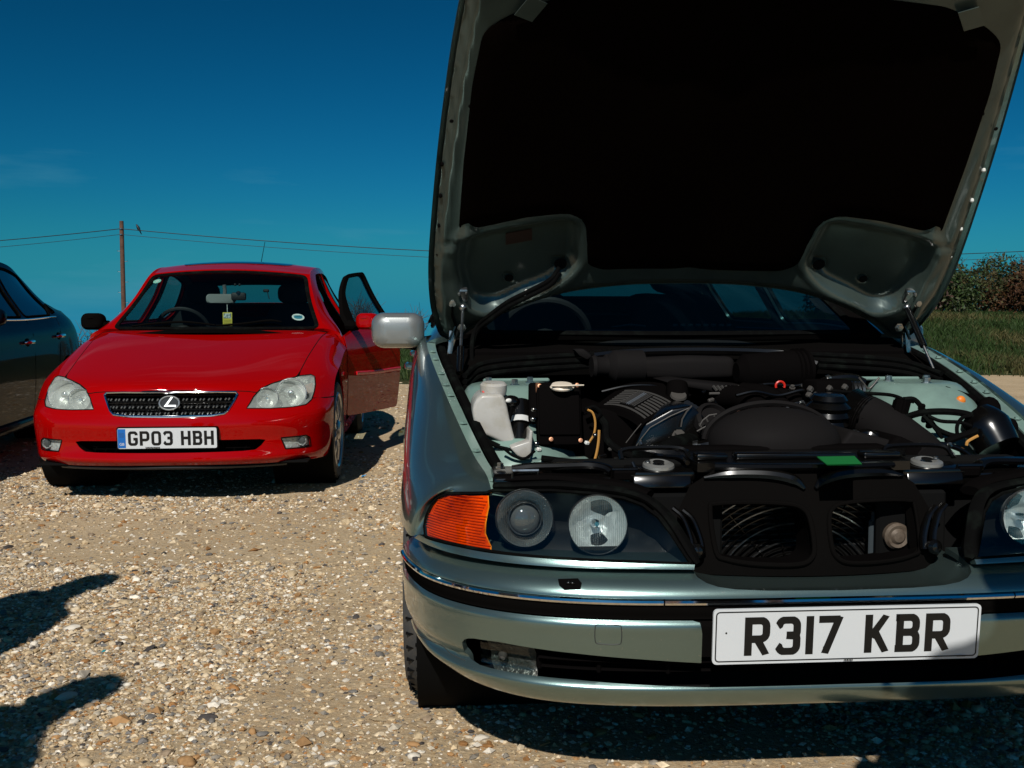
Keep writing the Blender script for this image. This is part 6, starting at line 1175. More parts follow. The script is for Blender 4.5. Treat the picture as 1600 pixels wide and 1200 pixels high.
# side profile of the saloon body, shared by both of its kind in the lot
rowsR = [[(.712, 1.42, .938), (.622, 1.70, 1.135), (.565, 1.97, 1.325), (.572, 2.40, 1.392), (.572, 2.90, 1.382), (.565, 3.25, 1.30), (.62, 3.62, 1.12), (.645, 3.95, 1.055), (.60, 4.33, 1.035)],
         [(.772, 1.42, .925), (.71, 1.71, 1.04), (.678, 1.98, 1.13), (.672, 2.42, 1.165), (.672, 2.92, 1.165), (.68, 3.27, 1.13), (.71, 3.63, 1.05), (.70, 3.95, 1.02), (.64, 4.35, .99)],
         [(.822, 1.42, .895), (.815, 1.70, .918), (.812, 2.0, .928), (.812, 2.43, .938), (.812, 2.93, .95), (.81, 3.28, .96), (.795, 3.63, .965), (.76, 3.96, .96), (.68, 4.37, .94)],
         [(.852, 1.43, .80), (.852, 1.72, .81), (.853, 2.02, .82), (.854, 2.44, .83), (.856, 2.94, .84), (.856, 3.28, .85), (.845, 3.64, .85), (.81, 3.97, .85), (.72, 4.39, .83)],
         [(.860, 1.43, .62), (.862, 1.72, .62), (.863, 2.02, .62), (.864, 2.44, .63), (.866, 2.94, .63), (.868, 3.28, .64), (.86, 3.64, .64), (.83, 3.97, .64), (.74, 4.40, .63)],
         [(.856, 1.43, .42), (.858, 1.72, .42), (.858, 2.02, .42), (.858, 2.44, .42), (.860, 2.94, .42), (.865, 3.28, .42), (.855, 3.64, .43), (.82, 3.97, .43), (.72, 4.40, .42)],
         [(.835, 1.43, .22), (.838, 1.72, .21), (.84, 2.02, .21), (.84, 2.44, .21), (.84, 2.94, .21), (.845, 3.28, .22), (.835, 3.64, .23), (.79, 3.97, .25), (.69, 4.37, .28)]]
winF = roundpoly([(1.80, .972), (2.50, .982), (2.44, 1.345), (2.16, 1.318), (1.96, 1.20)], .05); winR = roundpoly([(2.58, .985), (3.26, .998), (3.34, 1.05), (3.10, 1.295), (2.82, 1.34), (2.53, 1.348)], .05)
def saloon_front(car, fr, S, paint, detailed):
    UMn = S.nu-1; u2 = UMn/2
    def bar(nm, mb, m, p=None, **k): return obj(nm, mb, m, p or car, **k)
    inv = lambda pts: S.inv(pts, mask=S.P2[:, 0] > -1e9)
    hl = hlR; gr = grR; parts = {}
    lampL = S.mir(hl)
    # bumper with grille, air intake and fog lamp openings
    bo = [(UMn, 0), (UMn, seamv)]+hl_low+hood_front
    outer = [(0, 0)]+bo+S.mir(bo)[:-1]
    mb = MB(); panel(mb, S, outer, [gr, intk, fogR, S.mir(fogR)], st=(.22, .22)); bm_ = bar('bumper', mb, paint)
    hd = hood_edge+S.mir(hood_edge); mb = MB(); panel(mb, S, hd, st=(.3, .3), off=.001); bar('bonnet', mb, paint)
    fo = [(UMn, seamv)]+wing_top+[(UMn, 13)]
    for m in (0, 1):
        o = fo if not m else S.mir(fo); mb = MB(); panel(mb, S, o, st=(.22, .22)); bar('front_wing', mb, paint)
    for ln in (hood_edge, [(UMn, seamv)]+hl_low[:1]):
        for m in (0, 1):
            q = np.array(ln if not m else [(UMn-a, b) for a, b in ln]); q = cm(q, 3); mb = MB(); tube(mb, S.ev(q[:, 0], q[:, 1]), .0028, 5); bar('panel_gap', mb, M_dark)
    # headlamps
    for m in (0, 1):
        mr = (lambda q: q) if not m else S.mir; O = mr(hl); D = np.array(dens(O, (.2, .2))); P0 = S.ev(D[:, 0], D[:, 1]); N_ = S.nrm(D[:, 0], D[:, 1]); n = len(D)
        mb = MB(); panel(mb, S, O, st=(.2, .2), off=-.055, thick=0); h = bar('headlamp', mb, mat('lamp_inner_grey', (.62, .64, .62), .3, .6, var=(30, (.35, .36, .36), .45, .7), bump=(25, .6, .02)))
        mb = MB(); mb.add(list(P0-N_*.003)+list(P0-N_*.06), [(i, (i+1) % n, n+(i+1) % n, n+i) for i in range(n)]); bar('lamp_bowl', mb, M_refl, h)
        mb = MB(); tube(mb, P0-N_*.001, .0035, 6, closed=True); bar('lamp_gasket', mb, M_rub, h)
        for (cx, cy, rad) in ((417, 622, 16), (455, 614, 22)):
            cu = mr(S.inv([(cx, cy)]))[0]; c = S.ev(*cu)[0]; nn = S.nrm(*cu)[0]; ax = unit(np.array([nn[0]*.3, -1, .1])); r = rad*.0037; o = c-ax*.035
            mb = MB(); lathe(mb, [(r, .02), (r*.96, .005), (r*.8, -.02), (r*.45, -.036), (r*.15, -.038)], o, ax, 28, caps=(0, 1)); rf = bar('reflector', mb, M_refl, h)
            mb = MB(); lathe(mb, [(r*.22, -.038), (r*.22, .0), (r*.1, .006)], o, ax, 12); bar('bulb_shield', mb, M_chrome, rf)
            mb = MB(); lathe(mb, [(r*1.0, .014), (r*1.07, .02), (r*1.05, .008)], o, ax, 28, caps=(0, 0)); bar('reflector_ring', mb, M_chrome, rf)
        for yy in ((470, 597), (486, 612)):
            pass
        q = mr(S.inv([(472, 601), (490, 596), (491, 610), (476, 614)])); mb = MB(); panel(mb, S, q, st=(.1, .1), off=-.012, thick=.01); bar('side_marker', mb, mat('marker_pink', (.62, .36, .30), .3, var=(80, (.5, .42, .36), .4, .6)), h)
        mb = MB(); panel(mb, S, O, st=(.25, .25), off=-.001, thick=0); bar('headlamp_glass', mb, M_hazed, h)
        # fog lamp
        F_ = fogR if not m else S.mir(fogR); mb = MB(); panel(mb, S, F_, st=(.15, .15), off=-.018, thick=0); f = bar('fog_lamp', mb, mat('fog_inner', (.75, .76, .74), .35, .5, bump=(60, .8, .01)))
        cu = mr(S.inv([(471, 688)]))[0]; c = S.ev(*cu)[0]; mb = MB(); lathe(mb, [(.028, .01), (.022, -.01), (.008, -.016)], c+np.array([0, .012, 0]), (0, -1, 0), 20, caps=(0, 1)); bar('reflector', mb, M_refl, f); mb = MB(); lathe(mb, [(.020, .0), (.018, .008), (0, .01)], c+np.array([0, .008, 0]), (0, -1, 0), 16); bar('bulb_shield', mb, M_bezel, f)
        mb = MB(); panel(mb, S, F_, st=(.2, .2), off=-.004, thick=0); bar('fog_glass', mb, M_lens, f)
        qq = np.array(dens(F_, (.1, .1))); mb = MB(); tube(mb, S.ev(qq[:, 0], qq[:, 1]), .0035, 5, closed=True); bar('fog_surround', mb, M_rub, f)
    # grille
    D = np.array(dens(gr, (.12, .12))); P0 = S.ev(D[:, 0], D[:, 1]); N_ = S.nrm(D[:, 0], D[:, 1])
    mb = MB(); tube(mb, P0+N_*.003, .0062, 8, closed=True); g = bar('grille', mb, M_chrome)
    mb = MB(); panel(mb, S, gr, st=(.25, .25), off=-.05, thick=0); bar('grille_back', mb, M_dark, g)
    us = sorted(a for a, b in gr); vs = sorted(b for a, b in gr)
    for k, v in enumerate(np.linspace(vs[0], vs[-1], 8)[1:-1]):
        uu = np.linspace(us[0], us[-1], 80); q = np.array([(a, v) for a in uu]); kk = inpoly(q[:, 0], q[:, 1], gr)
        if kk.sum() < 3: continue
        P = S.ev(uu[kk], np.full(kk.sum(), v))+np.array([0, .016, 0])
        if k % 2: mb = MB(); tube(mb, P, .0062, 6, squash=(1.6, .7)); bar('grille_bar', mb, M_gloss, g)
        else:
            tot = np.linspace(0, len(P)-1, max(8, int(len(P)*.42)))
            for t in tot: p = P[int(t)]; mb = MB(); box(mb, p, (.010, .012, .016), (0, 35, 0), .002); bar('grille_tooth', mb, M_studs, g)
    # emblem: a leaning letter in an oval
    cu = S.inv([(265, 629.5)])[0]; c = S.ev(u2, cu[1])[0]+np.array([0, -.012, 0]); a_, b_ = .0525, .036
    el = [(math.cos(t), math.sin(t)) for t in np.linspace(0, 2*math.pi, 40, endpoint=False)]; tl = .28
    pt = lambda x, z, d: c+np.array([x, -d+z*tl, z])
    mb = MB(); mb.add([pt(a_*x, b_*z, 0) for x, z in el]+[pt(a_*x, b_*z, -.012) for x, z in el], [tuple(range(40))]+[(i, (i+1) % 40, 40+(i+1) % 40, 40+i) for i in range(40)], False); e = bar('emblem', mb, mat('emblem_grey', (.03, .033, .038), .6, spec=.1), g)
    mb = MB(); tube(mb, [pt(a_*x, b_*z, .002) for x, z in el], .0042, 8, closed=True); bar('emblem_ring', mb, M_silverish, e)
    Lp = [(.010, .036), (.020, .034), (-.010, -.010), (.036, -.010), (.036, -.017), (.032, -.022), (.030, -.0185), (-.028, -.0185)]; mb = MB(); mb.add([pt(x, z, .004) for x, z in Lp]+[pt(x, z, -.002) for x, z in Lp], [(0, 7, 2, 1), (7, 6, 3, 2), (6, 5, 4, 3)]+[(i, (i+1) % 8, 8+(i+1) % 8, 8+i) for i in range(8)], False); bar('emblem_letter', mb, M_silverish, e)
    # intake and lip
    mb = MB(); panel(mb, S, intk, st=(.25, .25), off=-.11, thick=0); ik = bar('air_intake', mb, M_dark)
    D = np.array(dens(intk, (.15, .15))); P0 = S.ev(D[:, 0], D[:, 1]); N_ = S.nrm(D[:, 0], D[:, 1]); n = len(D); mb = MB(); mb.add(list(P0-N_*.003)+list(P0-N_*.11), [(i, (i+1) % n, n+(i+1) % n, n+i) for i in range(n)]); bar('intake_wall', mb, M_black, ik)
    for z in (.30, .315): mb = MB(); tube(mb, [(x, .075+.12*x*x, z) for x in np.linspace(-.42, .42, 20)], .0035, 5); bar('intake_mesh_bar', mb, M_black, ik)
    for x in np.linspace(-.40, .40, 15): mb = MB(); tube(mb, [(x-.012, .075+.12*x*x, .285), (x+.012, .075+.12*x*x, .335)], .003, 5); bar('intake_mesh_bar', mb, M_black, ik)
    mb = MB(); tube(mb, [(x, .06+.45*abs(x)**2.6, .200) for x in np.linspace(-.60, .60, 40)], .016, 8, squash=(1.6, .8)); bar('lower_lip', mb, mat('lip_black', (.012, .014, .016), .35))
M_hazed = hazy('hazed_lamp_glass', (.85, .88, .84), (.50, .54, .50), .30); M_studs = mat('grille_chrome_teeth', (.30, .30, .30), .25, .9)
SRd = nose_surf(FR); UR = SRd.nu-1
iv = lambda pts: SRd.inv(pts, mask=SRd.U > UR/2-2.2)
hlR = iv([(385, 638), (396, 620), (408, 607), (425, 599), (445, 593), (468, 587), (486, 585), (492, 588), (493, 600), (491, 612), (487, 624), (478, 632), (455, 636), (424, 638)])
seamv = iv([(516, 621)])[0][1]
hl_low = iv([(489, 622), (478, 632), (455, 636), (424, 638), (385, 638), (396, 620), (401, 613)]); hood_front = [(UR/2+.72*0+iv([(372, 611)])[0][0]-UR/2, iv([(372, 611)])[0][1]), (UR/2, iv([(266, 610)])[0][1])]
hood_edge = [(UR/2, hood_front[1][1])]+[hood_front[0]]+iv([(401, 613), (408, 607), (425, 599), (445, 593), (463, 588), (471, 576), (480, 559), (490, 543), (498, 531)])+[(UR/2+4.05, 12.7), (UR/2+3.0, 12.75), (UR/2, 12.8)]
hood_edge = hood_edge; wing_top = iv([(489, 622), (491, 612), (493, 600), (492, 588), (486, 585), (468, 587), (471, 576), (480, 559), (490, 543), (498, 531)])+[(UR/2+4.08, 12.7), (UR/2+4.1, 13)]
grR = iv([(266, 613.5), (340, 612.5), (368, 613), (371, 616), (366, 626), (357, 641), (350, 646.5), (330, 649.5), (266, 651.5)]); grR = grR+SRd.mir(grR[1:-1])
intk = iv([(266, 687.5), (405, 686), (415, 687), (409, 695), (399, 702.5), (380, 704.5), (266, 708)]); intk = intk+SRd.mir(intk[1:-1])
fogR = iv([(439, 684), (478, 680), (484, 683), (486, 696), (480, 698), (446, 701)])
saloon_front(rcar, FR, SRd, M_red, True)
rad = sedan(rcar, FR, rowsR, [('f', winF), ('r', winR)], M_red, ([(1.50, .30), (2.50, .30), (2.55, .60), (2.56, .95), (2.50, 1.352), (2.16, 1.330), (1.94, 1.215), (1.72, 1.03), (1.50, .90)], [0], 2.6), [(3.47, .325, .345)], M_tint, 1.35, None,
      doors=[[(1.46, .32), (1.48, .60), (1.50, .90)], [(2.53, .30), (2.55, .96)], [(3.20, .62), (3.40, 1.0)]], openings=(0, 1), ws=dict(top=2, crown=.032, bow=.13, inset=.17), rw=dict(top=5, base=6, crown=.028, bow=.08), handle_y=((2.38, .80), (3.25, .83)))
# front wing behind the wheel
for s in (1, -1):
    net = [[(.848, .96, .70), (.854, 1.15, .757), (.857, 1.30, .787), (.860, 1.432, .797)], [(.858, .96, .62), (.861, 1.15, .64), (.863, 1.30, .64), (.864, 1.432, .64)], [(.858, .96, .45), (.859, 1.15, .45), (.860, 1.30, .44), (.860, 1.432, .43)], [(.84, .96, .24), (.84, 1.15, .23), (.838, 1.30, .22), (.838, 1.432, .215)]]
    S_ = Surf(net, None, 8, out=(1, 0, 0)); a = arch(S_, .80, .325, .345, lo=0, hi=64, n=10)
    a = S_.inv([(.80+.345*math.cos(R_(t)), .325+.345*math.sin(R_(t))) for t in np.linspace(-12, 58, 10)], S_.G[:, 1:3], side2)
    mb = MB(); panel(mb, S_, a+[(.02, 0), (3, 0), (3, 3), (a[0][0], 3)], st=(.2, .2)); obj('wing_rear_panel', mb if s > 0 else mirx(mb), M_red, rcar)
    mb = MB(); lathe(mb, [(.35, 0), (.35, .36)], (s*.48, .80, .33), (s, 0, 0), 24, caps=(1, 0)); obj('wheel_housing', mb, M_dark, rcar)
    wheel(rcar, 'front_wheel', s*.745, .80, .315, .315, .215, .228, s, R_(-2), 11); wheel(rcar, 'rear_wheel', s*.745, 3.47, .315, .315, .215, .228, s, 0, 11, ribs=False)
cabin(rcar, .945, 1.72, 2.62, 3.25, .62)
mb = MB(); fpanel(mb, [(-.72, 1.12), (.72, 1.12), (.68, 1.42), (-.68, 1.42)], lambda a, b: np.array([a, b-.04+.22*(a/.7)**2, .895+.03*(1-(a/.7)**2)+.06*(b-1.12)]), st=.06, thick=.01); obj('scuttle', mb, M_trim, rcar)
# the opened door: cut from the same body side, hung on its hinge
Sd = rad['S']; sinv = lambda pts: Sd.inv(pts, Sd.G[:, 1:3], side2); hinge = np.array([.845, 1.47, 0])
def hung(nm, mb, m, p=None):
    if p is None: mb.v = [tuple(np.array(v)-hinge) for v in mb.v]; o = obj(nm, mb, m, rcar); o.location = hinge; o.rotation_euler = (0, 0, R_(-19)); return o
    mb.v = [tuple(np.array(v)-hinge) for v in mb.v]; return obj(nm, mb, m, p)
do = sinv(roundpoly([(1.485, .335), (2.47, .315), (2.515, .60), (2.525, .955), (1.70, .935), (1.485, .885)], .035)); mb = MB(); panel(mb, Sd, do, st=(.12, .15), thick=.10); door = hung('front_door', mb, M_red)
wi = sinv(roundpoly([(1.80, .948), (2.485, .960), (2.435, 1.345), (2.16, 1.315), (1.96, 1.185)], .05)); wo = sinv(roundpoly([(1.70, .934), (2.525, .954), (2.468, 1.366), (2.145, 1.336), (1.935, 1.208), (1.74, 1.03)], .04))
mb = MB(); panel(mb, Sd, wo, [wi], st=(.12, .12), thick=.035); hung('window_frame', mb, M_trim, door)
mb = MB(); panel(mb, Sd, wi, st=(.2, .2), off=-.014, thick=0); hung('door_window', mb, M_tint, door)
q = np.array(sinv([(1.62, .622), (2.50, .612)])); q = np.array([q[0]+(q[1]-q[0])*t for t in np.linspace(0, 1, 20)]); mb = MB(); tube(mb, Sd.ev(q[:, 0], q[:, 1])+np.array([.006, 0, 0]), .014, 8, squash=(.5, 1)); hung('door_moulding', mb, mat('moulding_red', (.62, .004, .008), .35, coat=.6), door)
p = Sd.ev(*sinv([(2.36, .81)])[0])[0]; mb = MB(); tube(mb, [p+np.array([.004, -.08, 0]), p+np.array([.03, -.05, .003]), p+np.array([.033, .05, .005]), p+np.array([.006, .08, .005])], [.008, .012, .012, .008], 8, smooth=4); hung('door_handle', mb, M_red, door)
mb = MB(); box(mb, (.755, 2.0, .62), (.05, .90, .52), bev=.03, seg=2); hung('door_lining', mb, M_cabin, door)
def door_mirror(parent, s, shellm, nm, hungq):
    c = np.array([s*(.955 if hungq else .865), 1.60, .985]); mb = MB(); R3 = []
    for dy, k in ((-.065, .40), (-.060, .70), (-.045, .90), (-.02, .985), (.01, 1.0), (.035, .97)): R3.append([(c[0]+k*x, c[1]+dy+.25*abs(x), c[2]+k*z) for x, z in rrect(.155, .115, .045, 5)])
    loft(mb, R3); o = hung(nm, mb, shellm, parent) if hungq else obj(nm, mb, shellm, parent)
    for n2, f_, m2 in (('mirror_glass', lambda b: b.add([(c[0]+.88*x, c[1]+.0355+.25*abs(x)*0, c[2]+.88*z) for x, z in rrect(.155, .115, .045, 5)], [tuple(range(24))], False), M_mirror), ('mirror_foot', lambda b: tube(b, [(c[0]-s*.06, 1.60, .965), (c[0]-s*.085, 1.62, .95), (s*.80, 1.68, .955)], [.030, .035, .05], 10, squash=(1, .8)), M_trim)):
        b = MB(); f_(b); (hung(n2, b, m2, o) if hungq else obj(n2, b, m2, o))
    b = MB(); loft(b, [[(c[0]-s*(.05-.02*t)+k2*x*.5, c[1]-.02, c[2]+k2*z*.92) for x, z in rrect(.10, .11, .03, 4)] for t, k2 in ((0, 1.0), (1, .98))]) if False else None
door_mirror(door, 1, M_red, 'door_mirror', True); door_mirror(rcar, -1, M_trim, 'door_mirror', False)
# what hangs behind the windscreen
W = rad['W']; wsp = lambda px, py, off=0: (lambda uv: W.ev(*uv)[0]-W.nrm(*uv)[0]*off)(W.inv([(px, py)])[0])
mb = MB(); c = wsp(343, 450, .09); loft(mb, [[(c[0]+k*x+.0, c[1]+dy+.12*x, c[2]+k*z) for x, z in rrect(.20, .066, .025, 5)] for dy, k in ((-.028, .86), (-.020, .98), (.0, 1), (.012, .97))]); mir_ = obj('rear_view_mirror', mb, mat('mirror_back_grey', (.20, .20, .19), .5), rcar)
mb = MB(); tube(mb, [wsp(350, 443, .012), wsp(350, 445, .05), c+np.array([.02, .0, .0])], .013, 8); obj('mirror_stalk', mb, M_cabing, mir_)
mb = MB(); box(mb, wsp(372, 452, .06), (.10, .05, .055), (0, 0, 4), .012, 2); dcam = obj('dash_camera', mb, M_cabin, rcar); mb = MB(); lathe(mb, [(.018, 0), (.016, .01), (0, .011)], wsp(372, 452, .035), (0, -1, .1), 14); obj('camera_lens', mb, M_gloss, dcam)
for dx in (-5, 2): mb = MB(); ball(mb, wsp(372+dx, 441, .02), (.010, .01, .010), 10, 6); obj('camera_mount', mb, M_cabin, dcam)
mb = MB(); box(mb, wsp(416, 445, .05), (.04, .03, .022), bev=.006); tube(mb, [wsp(418, 447, .05), wsp(421, 456, .06)], .003, 5); obj('sensor_box', mb, M_cabin, rcar)
c = wsp(352.5, 476, .12); cw = FR.w(c); ft = thing('air_freshener', 'small yellow card air freshener hanging from the red car mirror', 'air freshener', tuple(cw), FR.yaw+R_(-8))
mb = MB(); box(mb, (0, 0, 0), (.066, .003, .092), bev=.006, seg=2); obj('card', mb, mat('card_yellow', (.50, .40, .05), .5), ft)
mb = MB(); box(mb, (0, -.002, .022), (.052, .001, .034), bev=0); obj('card_picture', mb, mat('card_picture', (.10, .13, .14), .5, var=(60, (.5, .52, .5), .45, .55)), ft)
mb = MB(); [box(mb, (.0, -.0022, z), (w, .0006, .003), bev=0) for z, w in ((-.008, .05), (-.018, .044), (-.028, .05))]; obj('card_print', mb, mat('card_print', (.25, .19, .03), .5), ft, kind='stuff')
mb = MB(); tube(mb, [(0, 0, .046), (-.002, .004, .10)], .0018, 5); obj('string', mb, M_white, ft)
def disc(nm, px, py, rx, rz, m, inner=None):
    u, v = W.inv([(px, py)])[0]; n = W.nrm(u, v)[0]; c = W.ev(u, v)[0]-n*.0075; e1 = unit(np.cross([0, 0, 1.], n)); e2 = np.cross(n, e1); q = [(math.cos(t), math.sin(t)) for t in np.linspace(0, 2*math.pi, 28, endpoint=False)]
    mb = MB(); mb.add([c+e1*rx*a+e2*rz*b for a, b in q], [tuple(range(28))], False); o = obj(nm, mb, m, rcar)
    if inner:
        for (dx, dz, kx, kz, col) in inner: mb = MB(); mb.add([c+n*.0012+e1*(dx+rx*kx*a)+e2*(dz+rz*kz*b) for a, b in q], [tuple(range(28))], False); obj('sticker_mark', mb, col, o)
disc('round_sticker', 466, 494, .042, .040, M_white, [(0, -.004, .70, .48, mat('sticker_teal', (.05, .22, .30), .5)), (0, .012, .78, .20, mat('sticker_teal', (.05, .22, .30)))])
disc('round_sticker', 245, 438, .030, .026, mat('sticker_mint', (.35, .62, .50), .5), [(.003, 0, .45, .3, M_white)])
for pts in ([(207, 512), (235, 508.5), (275, 505.5), (300, 506), (337, 510)], [(338, 511), (380, 508), (420, 503), (440, 505)]):
    mb = MB(); tube(mb, [wsp(a, b, -.012) for a, b in pts], [.006, .009, .009, .005], 6, smooth=5); obj('wiper', mb, M_trim, rcar)
# roof glass and aerial
SRo = rad['SR']; mb = MB(); panel(mb, SRo, roundpoly([(.9, .62), (5.1, .62), (5.1, 1.6), (.9, 1.6)], .3), st=(.3, .2), off=.004, thick=.004); obj('sunroof', mb, mat('sunroof_glass', (.004, .006, .008), .05, coat=1), rcar)
a = FR.at(406, 421, y=2.95); b = FR.at(414, 378, y=3.12); mb = MB(); tube(mb, [a+np.array([0, 0, -.06]), a, a+(b-a)*.12, b], [.008, .006, .003, .0022], 6); obj('aerial', mb, M_trim, rcar)
p = FR.at(524, 587, y=1.33); mb = MB(); box(mb, (.866, 1.32, .585), (.006, .05, .012), bev=.002); obj('wing_badge', mb, M_chrome, rcar)
pl, pfn = number_plate(rcar, (.0, -.008, .368), .520, .111, 'GP03 HBH', R_(-4), band=True, adv=61, margin=.055, frame=False, lh=.079)
small_print(pl, -.115, .368-.050, 10, .006, y=-.0095)
mb = MB(); fn = lambda x, z, d: np.array([x, d, .368+z]); prism(mb, rrect(.535, .122, .01), fn, .0, .012); obj('plate_holder', mb, M_trim, rcar)
mb = MB(); box(mb, (0, .66, .212), (1.46, 1.06, .012), bev=.003); obj('light_block_tray', mb, M_dark, rcar)  # added here too, to keep sun streaks out of the shadow below
# ================================================================ THE DARK BLUE SALOON at the left edge
FD = Frame(-4.03, 5.03, 9.8)
bcar = thing('dark_blue_saloon', 'dark blue saloon at the left edge, parked beside the red car, doors closed', 'car', (FD.o[0], FD.o[1], 0), FD.yaw)
bcar.scale = (1.01, 1.035, 1.03)
saloon_front(bcar, FR, SRd, M_blue, False)
sedan(bcar, FR, rowsR, [('f', winF), ('r', winR), ('q', roundpoly([(3.36, 1.01), (3.52, 1.025), (3.42, 1.09), (3.37, 1.07)], .02))], M_blue, None, [(3.47, .325, .345)], M_dtint, 1.35, None,
      doors=[[(1.46, .32), (1.48, .60), (1.50, .90)], [(2.53, .30), (2.55, .96)], [(3.20, .62), (3.40, 1.0)]], ws=dict(top=2, crown=.045, bow=.13, inset=.17, same=True), rw=dict(top=5, base=6, crown=.03, bow=.08), handle_y=((2.38, .80), (3.22, .83)), seam_m=1)
for s in (1, -1):
    net = [[(.848, .96, .70), (.854, 1.15, .757), (.857, 1.30, .787), (.860, 1.432, .797)], [(.858, .96, .62), (.861, 1.15, .64), (.863, 1.30, .64), (.864, 1.432, .64)], [(.858, .96, .45), (.859, 1.15, .45), (.860, 1.30, .44), (.860, 1.432, .43)], [(.84, .96, .24), (.84, 1.15, .23), (.838, 1.30, .22), (.838, 1.432, .215)]]
    S_ = Surf(net, None, 8, out=(1, 0, 0)); a = S_.inv([(.80+.345*math.cos(R_(t)), .325+.345*math.sin(R_(t))) for t in np.linspace(-12, 58, 10)], S_.G[:, 1:3], side2)
    mb = MB(); panel(mb, S_, a+[(.02, 0), (3, 0), (3, 3), (a[0][0], 3)], st=(.2, .2)); obj('wing_rear_panel', mb if s > 0 else mirx(mb), M_blue, bcar)
    wheel(bcar, 'front_wheel', s*.745, .80, .315, .315, .215, .228, s, 0, 10, ribs=False); wheel(bcar, 'rear_wheel', s*.745, 3.47, .315, .315, .215, .228, s, 0, 10, ribs=False)
    door_mirror(bcar, s, M_blue, 'door_mirror', False)
    S2 = Surf(rowsR, None, 10, out=(1, 0, .2)); q = np.array(S2.inv([(1.62, .945), (2.5, .965), (3.40, .985)], S2.G[:, 1:3], side2)); q = cm(q, 10); mb = MB(); tube(mb, S2.ev(q[:, 0], q[:, 1])+np.array([.004, 0, 0]), .0065, 6, squash=(.6, 1)); obj('chrome_belt_strip', mb if s > 0 else mirx(mb), M_chrome, bcar)
    mb = MB(); box(mb, (.845, 2.40, .225), (.05, 1.95, .07), bev=.02, seg=2); obj('side_skirt', mb if s > 0 else mirx(mb), M_blue, bcar)
cabin(bcar, .945, 1.72, 2.62, 3.25, .62)
mb = MB(); fpanel(mb, [(-.72, 1.12), (.72, 1.12), (.68, 1.42), (-.68, 1.42)], lambda a, b: np.array([a, b-.04+.22*(a/.7)**2, .895+.03*(1-(a/.7)**2)+.06*(b-1.12)]), st=.06, thick=.01); obj('scuttle', mb, M_trim, bcar)
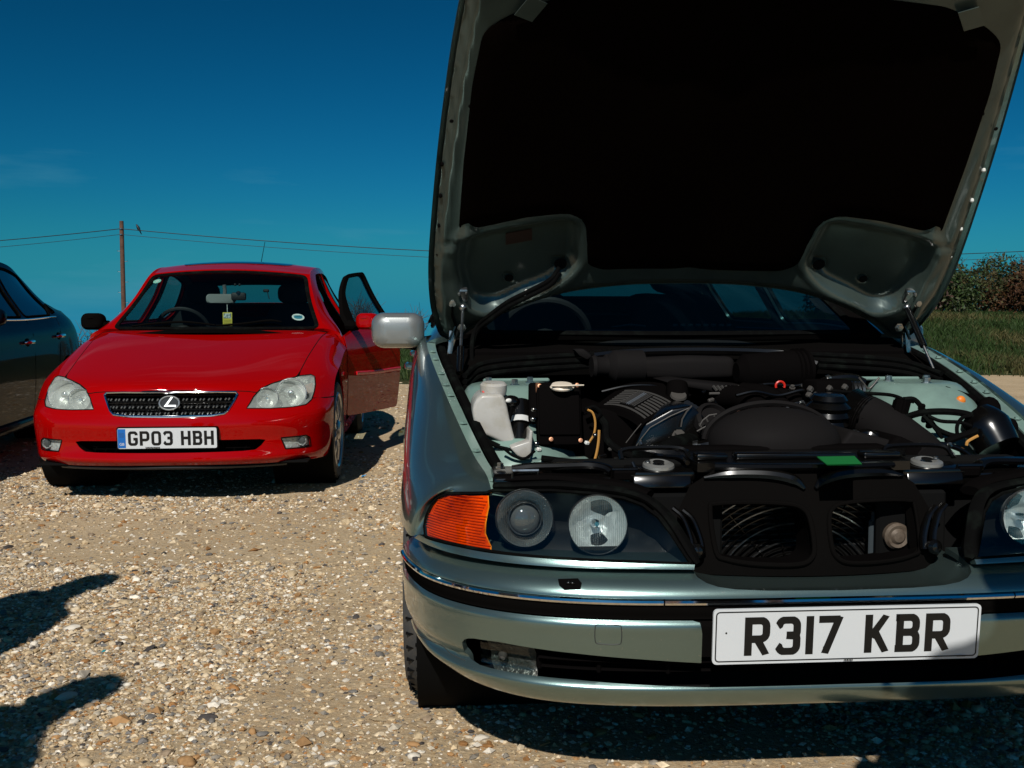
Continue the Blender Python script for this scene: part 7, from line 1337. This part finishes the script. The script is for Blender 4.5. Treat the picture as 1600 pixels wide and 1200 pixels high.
# ================================================================ onlookers beside the camera (their shadows fall into the picture)
M_skin = mat('skin', (.45, .27, .19), .5, bump=(90, .1, .002)); M_hair = mat('hair', (.03, .02, .013), .6); M_eye = mat('eye_dark', (.02, .015, .01), .2)
def person(label, x, y, rz, h, shirt, trousers, pose, hat=False):
    t = thing('person', label, 'person', (x, y, 0), rz); k = h/1.75
    J = {'pelvis': (0, 0, .93), 'belly': (0, -.01, 1.08), 'chest': (0, 0, 1.28), 'neck': (0, .01, 1.48), 'skull': (0, -.01, 1.56), 'crown': (0, 0, 1.66)}; Rr = {'pelvis': (.155, .11), 'belly': (.145, .105), 'chest': (.165, .115), 'neck': (.058, .058), 'skull': (.075, .09), 'crown': (.06, .075)}; E = [('pelvis', 'belly'), ('belly', 'chest'), ('chest', 'neck'), ('neck', 'skull'), ('skull', 'crown')]
    for s, n in ((-1, 'l'), (1, 'r')):
        el, wr = pose[n]; sh = (s*.185, 0, 1.41)
        J.update({n+'sh': sh, n+'el': (s*el[0], el[1], el[2]), n+'wr': (s*wr[0], wr[1], wr[2]), n+'hip': (s*.095, 0, .86), n+'kn': (s*.115, -.02, .48), n+'an': (s*.125, .02, .09), n+'toe': (s*.145, -.15, .035)})
        Rr.update({n+'sh': (.07, .07), n+'el': (.045, .045), n+'wr': (.030, .030), n+'hip': (.095, .10), n+'kn': (.062, .065), n+'an': (.045, .05), n+'toe': (.045, .03)})
        E += [('chest', n+'sh'), (n+'sh', n+'el'), (n+'el', n+'wr'), ('pelvis', n+'hip'), (n+'hip', n+'kn'), (n+'kn', n+'an'), (n+'an', n+'toe')]
    ks = list(J); me = bpy.data.meshes.new('body'); me.from_pydata([tuple(c*k for c in J[q]) for q in ks], [(ks.index(a), ks.index(b)) for a, b in E], []); o = bpy.data.objects.new('body', me); COL.objects.link(o)
    o.modifiers.new('skin', 'SKIN'); o.modifiers.new('sub', 'SUBSURF').levels = 2
    for i, q in enumerate(ks): me.skin_vertices[0].data[i].radius = (Rr[q][0]*k, Rr[q][1]*k); me.skin_vertices[0].data[i].use_root = (i == 0)
    dg = bpy.context.evaluated_depsgraph_get(); m2 = bpy.data.meshes.new_from_object(o.evaluated_get(dg)); bpy.data.objects.remove(o); m2.shade_smooth()
    for q in (M_skin, shirt, trousers, mat('shoe', (.02, .018, .016), .5)): m2.materials.append(q)
    for p in m2.polygons:
        c = p.center/k; arm = abs(c.x) > .20 and c.z > .8
        p.material_index = 3 if c.z < .10 else 2 if c.z < .97 and not arm else 0 if c.z > 1.47 else 1 if (not arm or (Vector(c)-Vector((math.copysign(.185, c.x), 0, 1.41))).length < .26) else 0
    link('body', m2, t)
    mb = MB(); ball(mb, (0, -.010*k, 1.625*k), (.078*k, .098*k, .118*k), 16, 12); ball(mb, (0, -.112*k, 1.60*k), (.014*k, .022*k, .024*k), 8, 6); [ball(mb, (s*.080*k, 0, 1.61*k), (.012*k, .022*k, .032*k), 8, 6) for s in (-1, 1)]; ball(mb, (0, -.10*k, 1.562*k), (.026*k, .010*k, .007*k), 8, 6); hd = obj('head', mb, M_skin, t)
    for s in (-1, 1): mb = MB(); ball(mb, (s*.032*k, -.092*k, 1.632*k), (.012*k, .008*k, .008*k), 8, 6); obj('eye', mb, M_eye, hd)
    mb = MB(); ball(mb, (0, .012*k, 1.655*k), (.086*k, .102*k, .102*k), 16, 10); obj('hair', mb, M_hair, hd)
    if hat: mb = MB(); lathe(mb, [(.135, 0), (.14, .006), (.092, .012), (.088, .07), (.06, .095), (0, .10)], (0, -.02*k, 1.69*k), (0, 0, 1), 24); obj('sun_hat', mb, mat('straw', (.45, .36, .2), .8), hd)
    for s, n in ((-1, 'l'), (1, 'r')):
        w = np.array(J[n+'wr'])*k; e = np.array(J[n+'el'])*k; d = unit(w-e); sd = unit(np.cross(d, [0, 1, .2])); mb = MB(); ball(mb, w+d*.045, (.036, .022, .045), 10, 8)
        for f in range(4): q = (f-1.5)*.017; b = w+d*.075+sd*q; tube(mb, [b, b+d*(.032-.004*abs(f-1.4)), b+d*(.055-.006*abs(f-1.4))+np.array([0, -.016, -.004]), b+d*(.066-.008*abs(f-1.4))+np.array([0, -.034, -.010])], [.0095, .009, .008, .006], 7)
        b = w+d*.03+sd*.03*s; tube(mb, [b, b+sd*.022*s+d*.02, b+sd*.028*s+d*.045], [.011, .010, .007], 7); obj('hand', mb, M_skin, t)
    return t
M_sh1 = mat('navy_shirt', (.03, .04, .08), .8); M_sh2 = mat('grey_shirt', (.16, .16, .17), .8); M_sh3 = mat('black_jacket', (.012, .012, .014), .7); M_jn = mat('jeans', (.03, .05, .10), .85); M_ch = mat('khaki', (.2, .15, .09), .85)
down = lambda: ((.235, .03, 1.12), (.24, -.06, .88))
person('onlooker in a navy shirt standing left of the camera, arms hanging down', -1.97, 1.97, R_(-52), 1.76, M_sh1, M_jn, {'l': down(), 'r': down()})
person('onlooker in a grey shirt standing left of the camera, nearest to it', -1.52, .80, R_(-60), 1.78, M_sh2, M_ch, {'l': down(), 'r': down()})
person('onlooker in a black jacket standing right of the camera by the silver green car', .82, .76, R_(-160), 1.80, M_sh3, M_jn, {'l': down(), 'r': ((.30, -.05, 1.14), (.16, -.26, 1.08))})
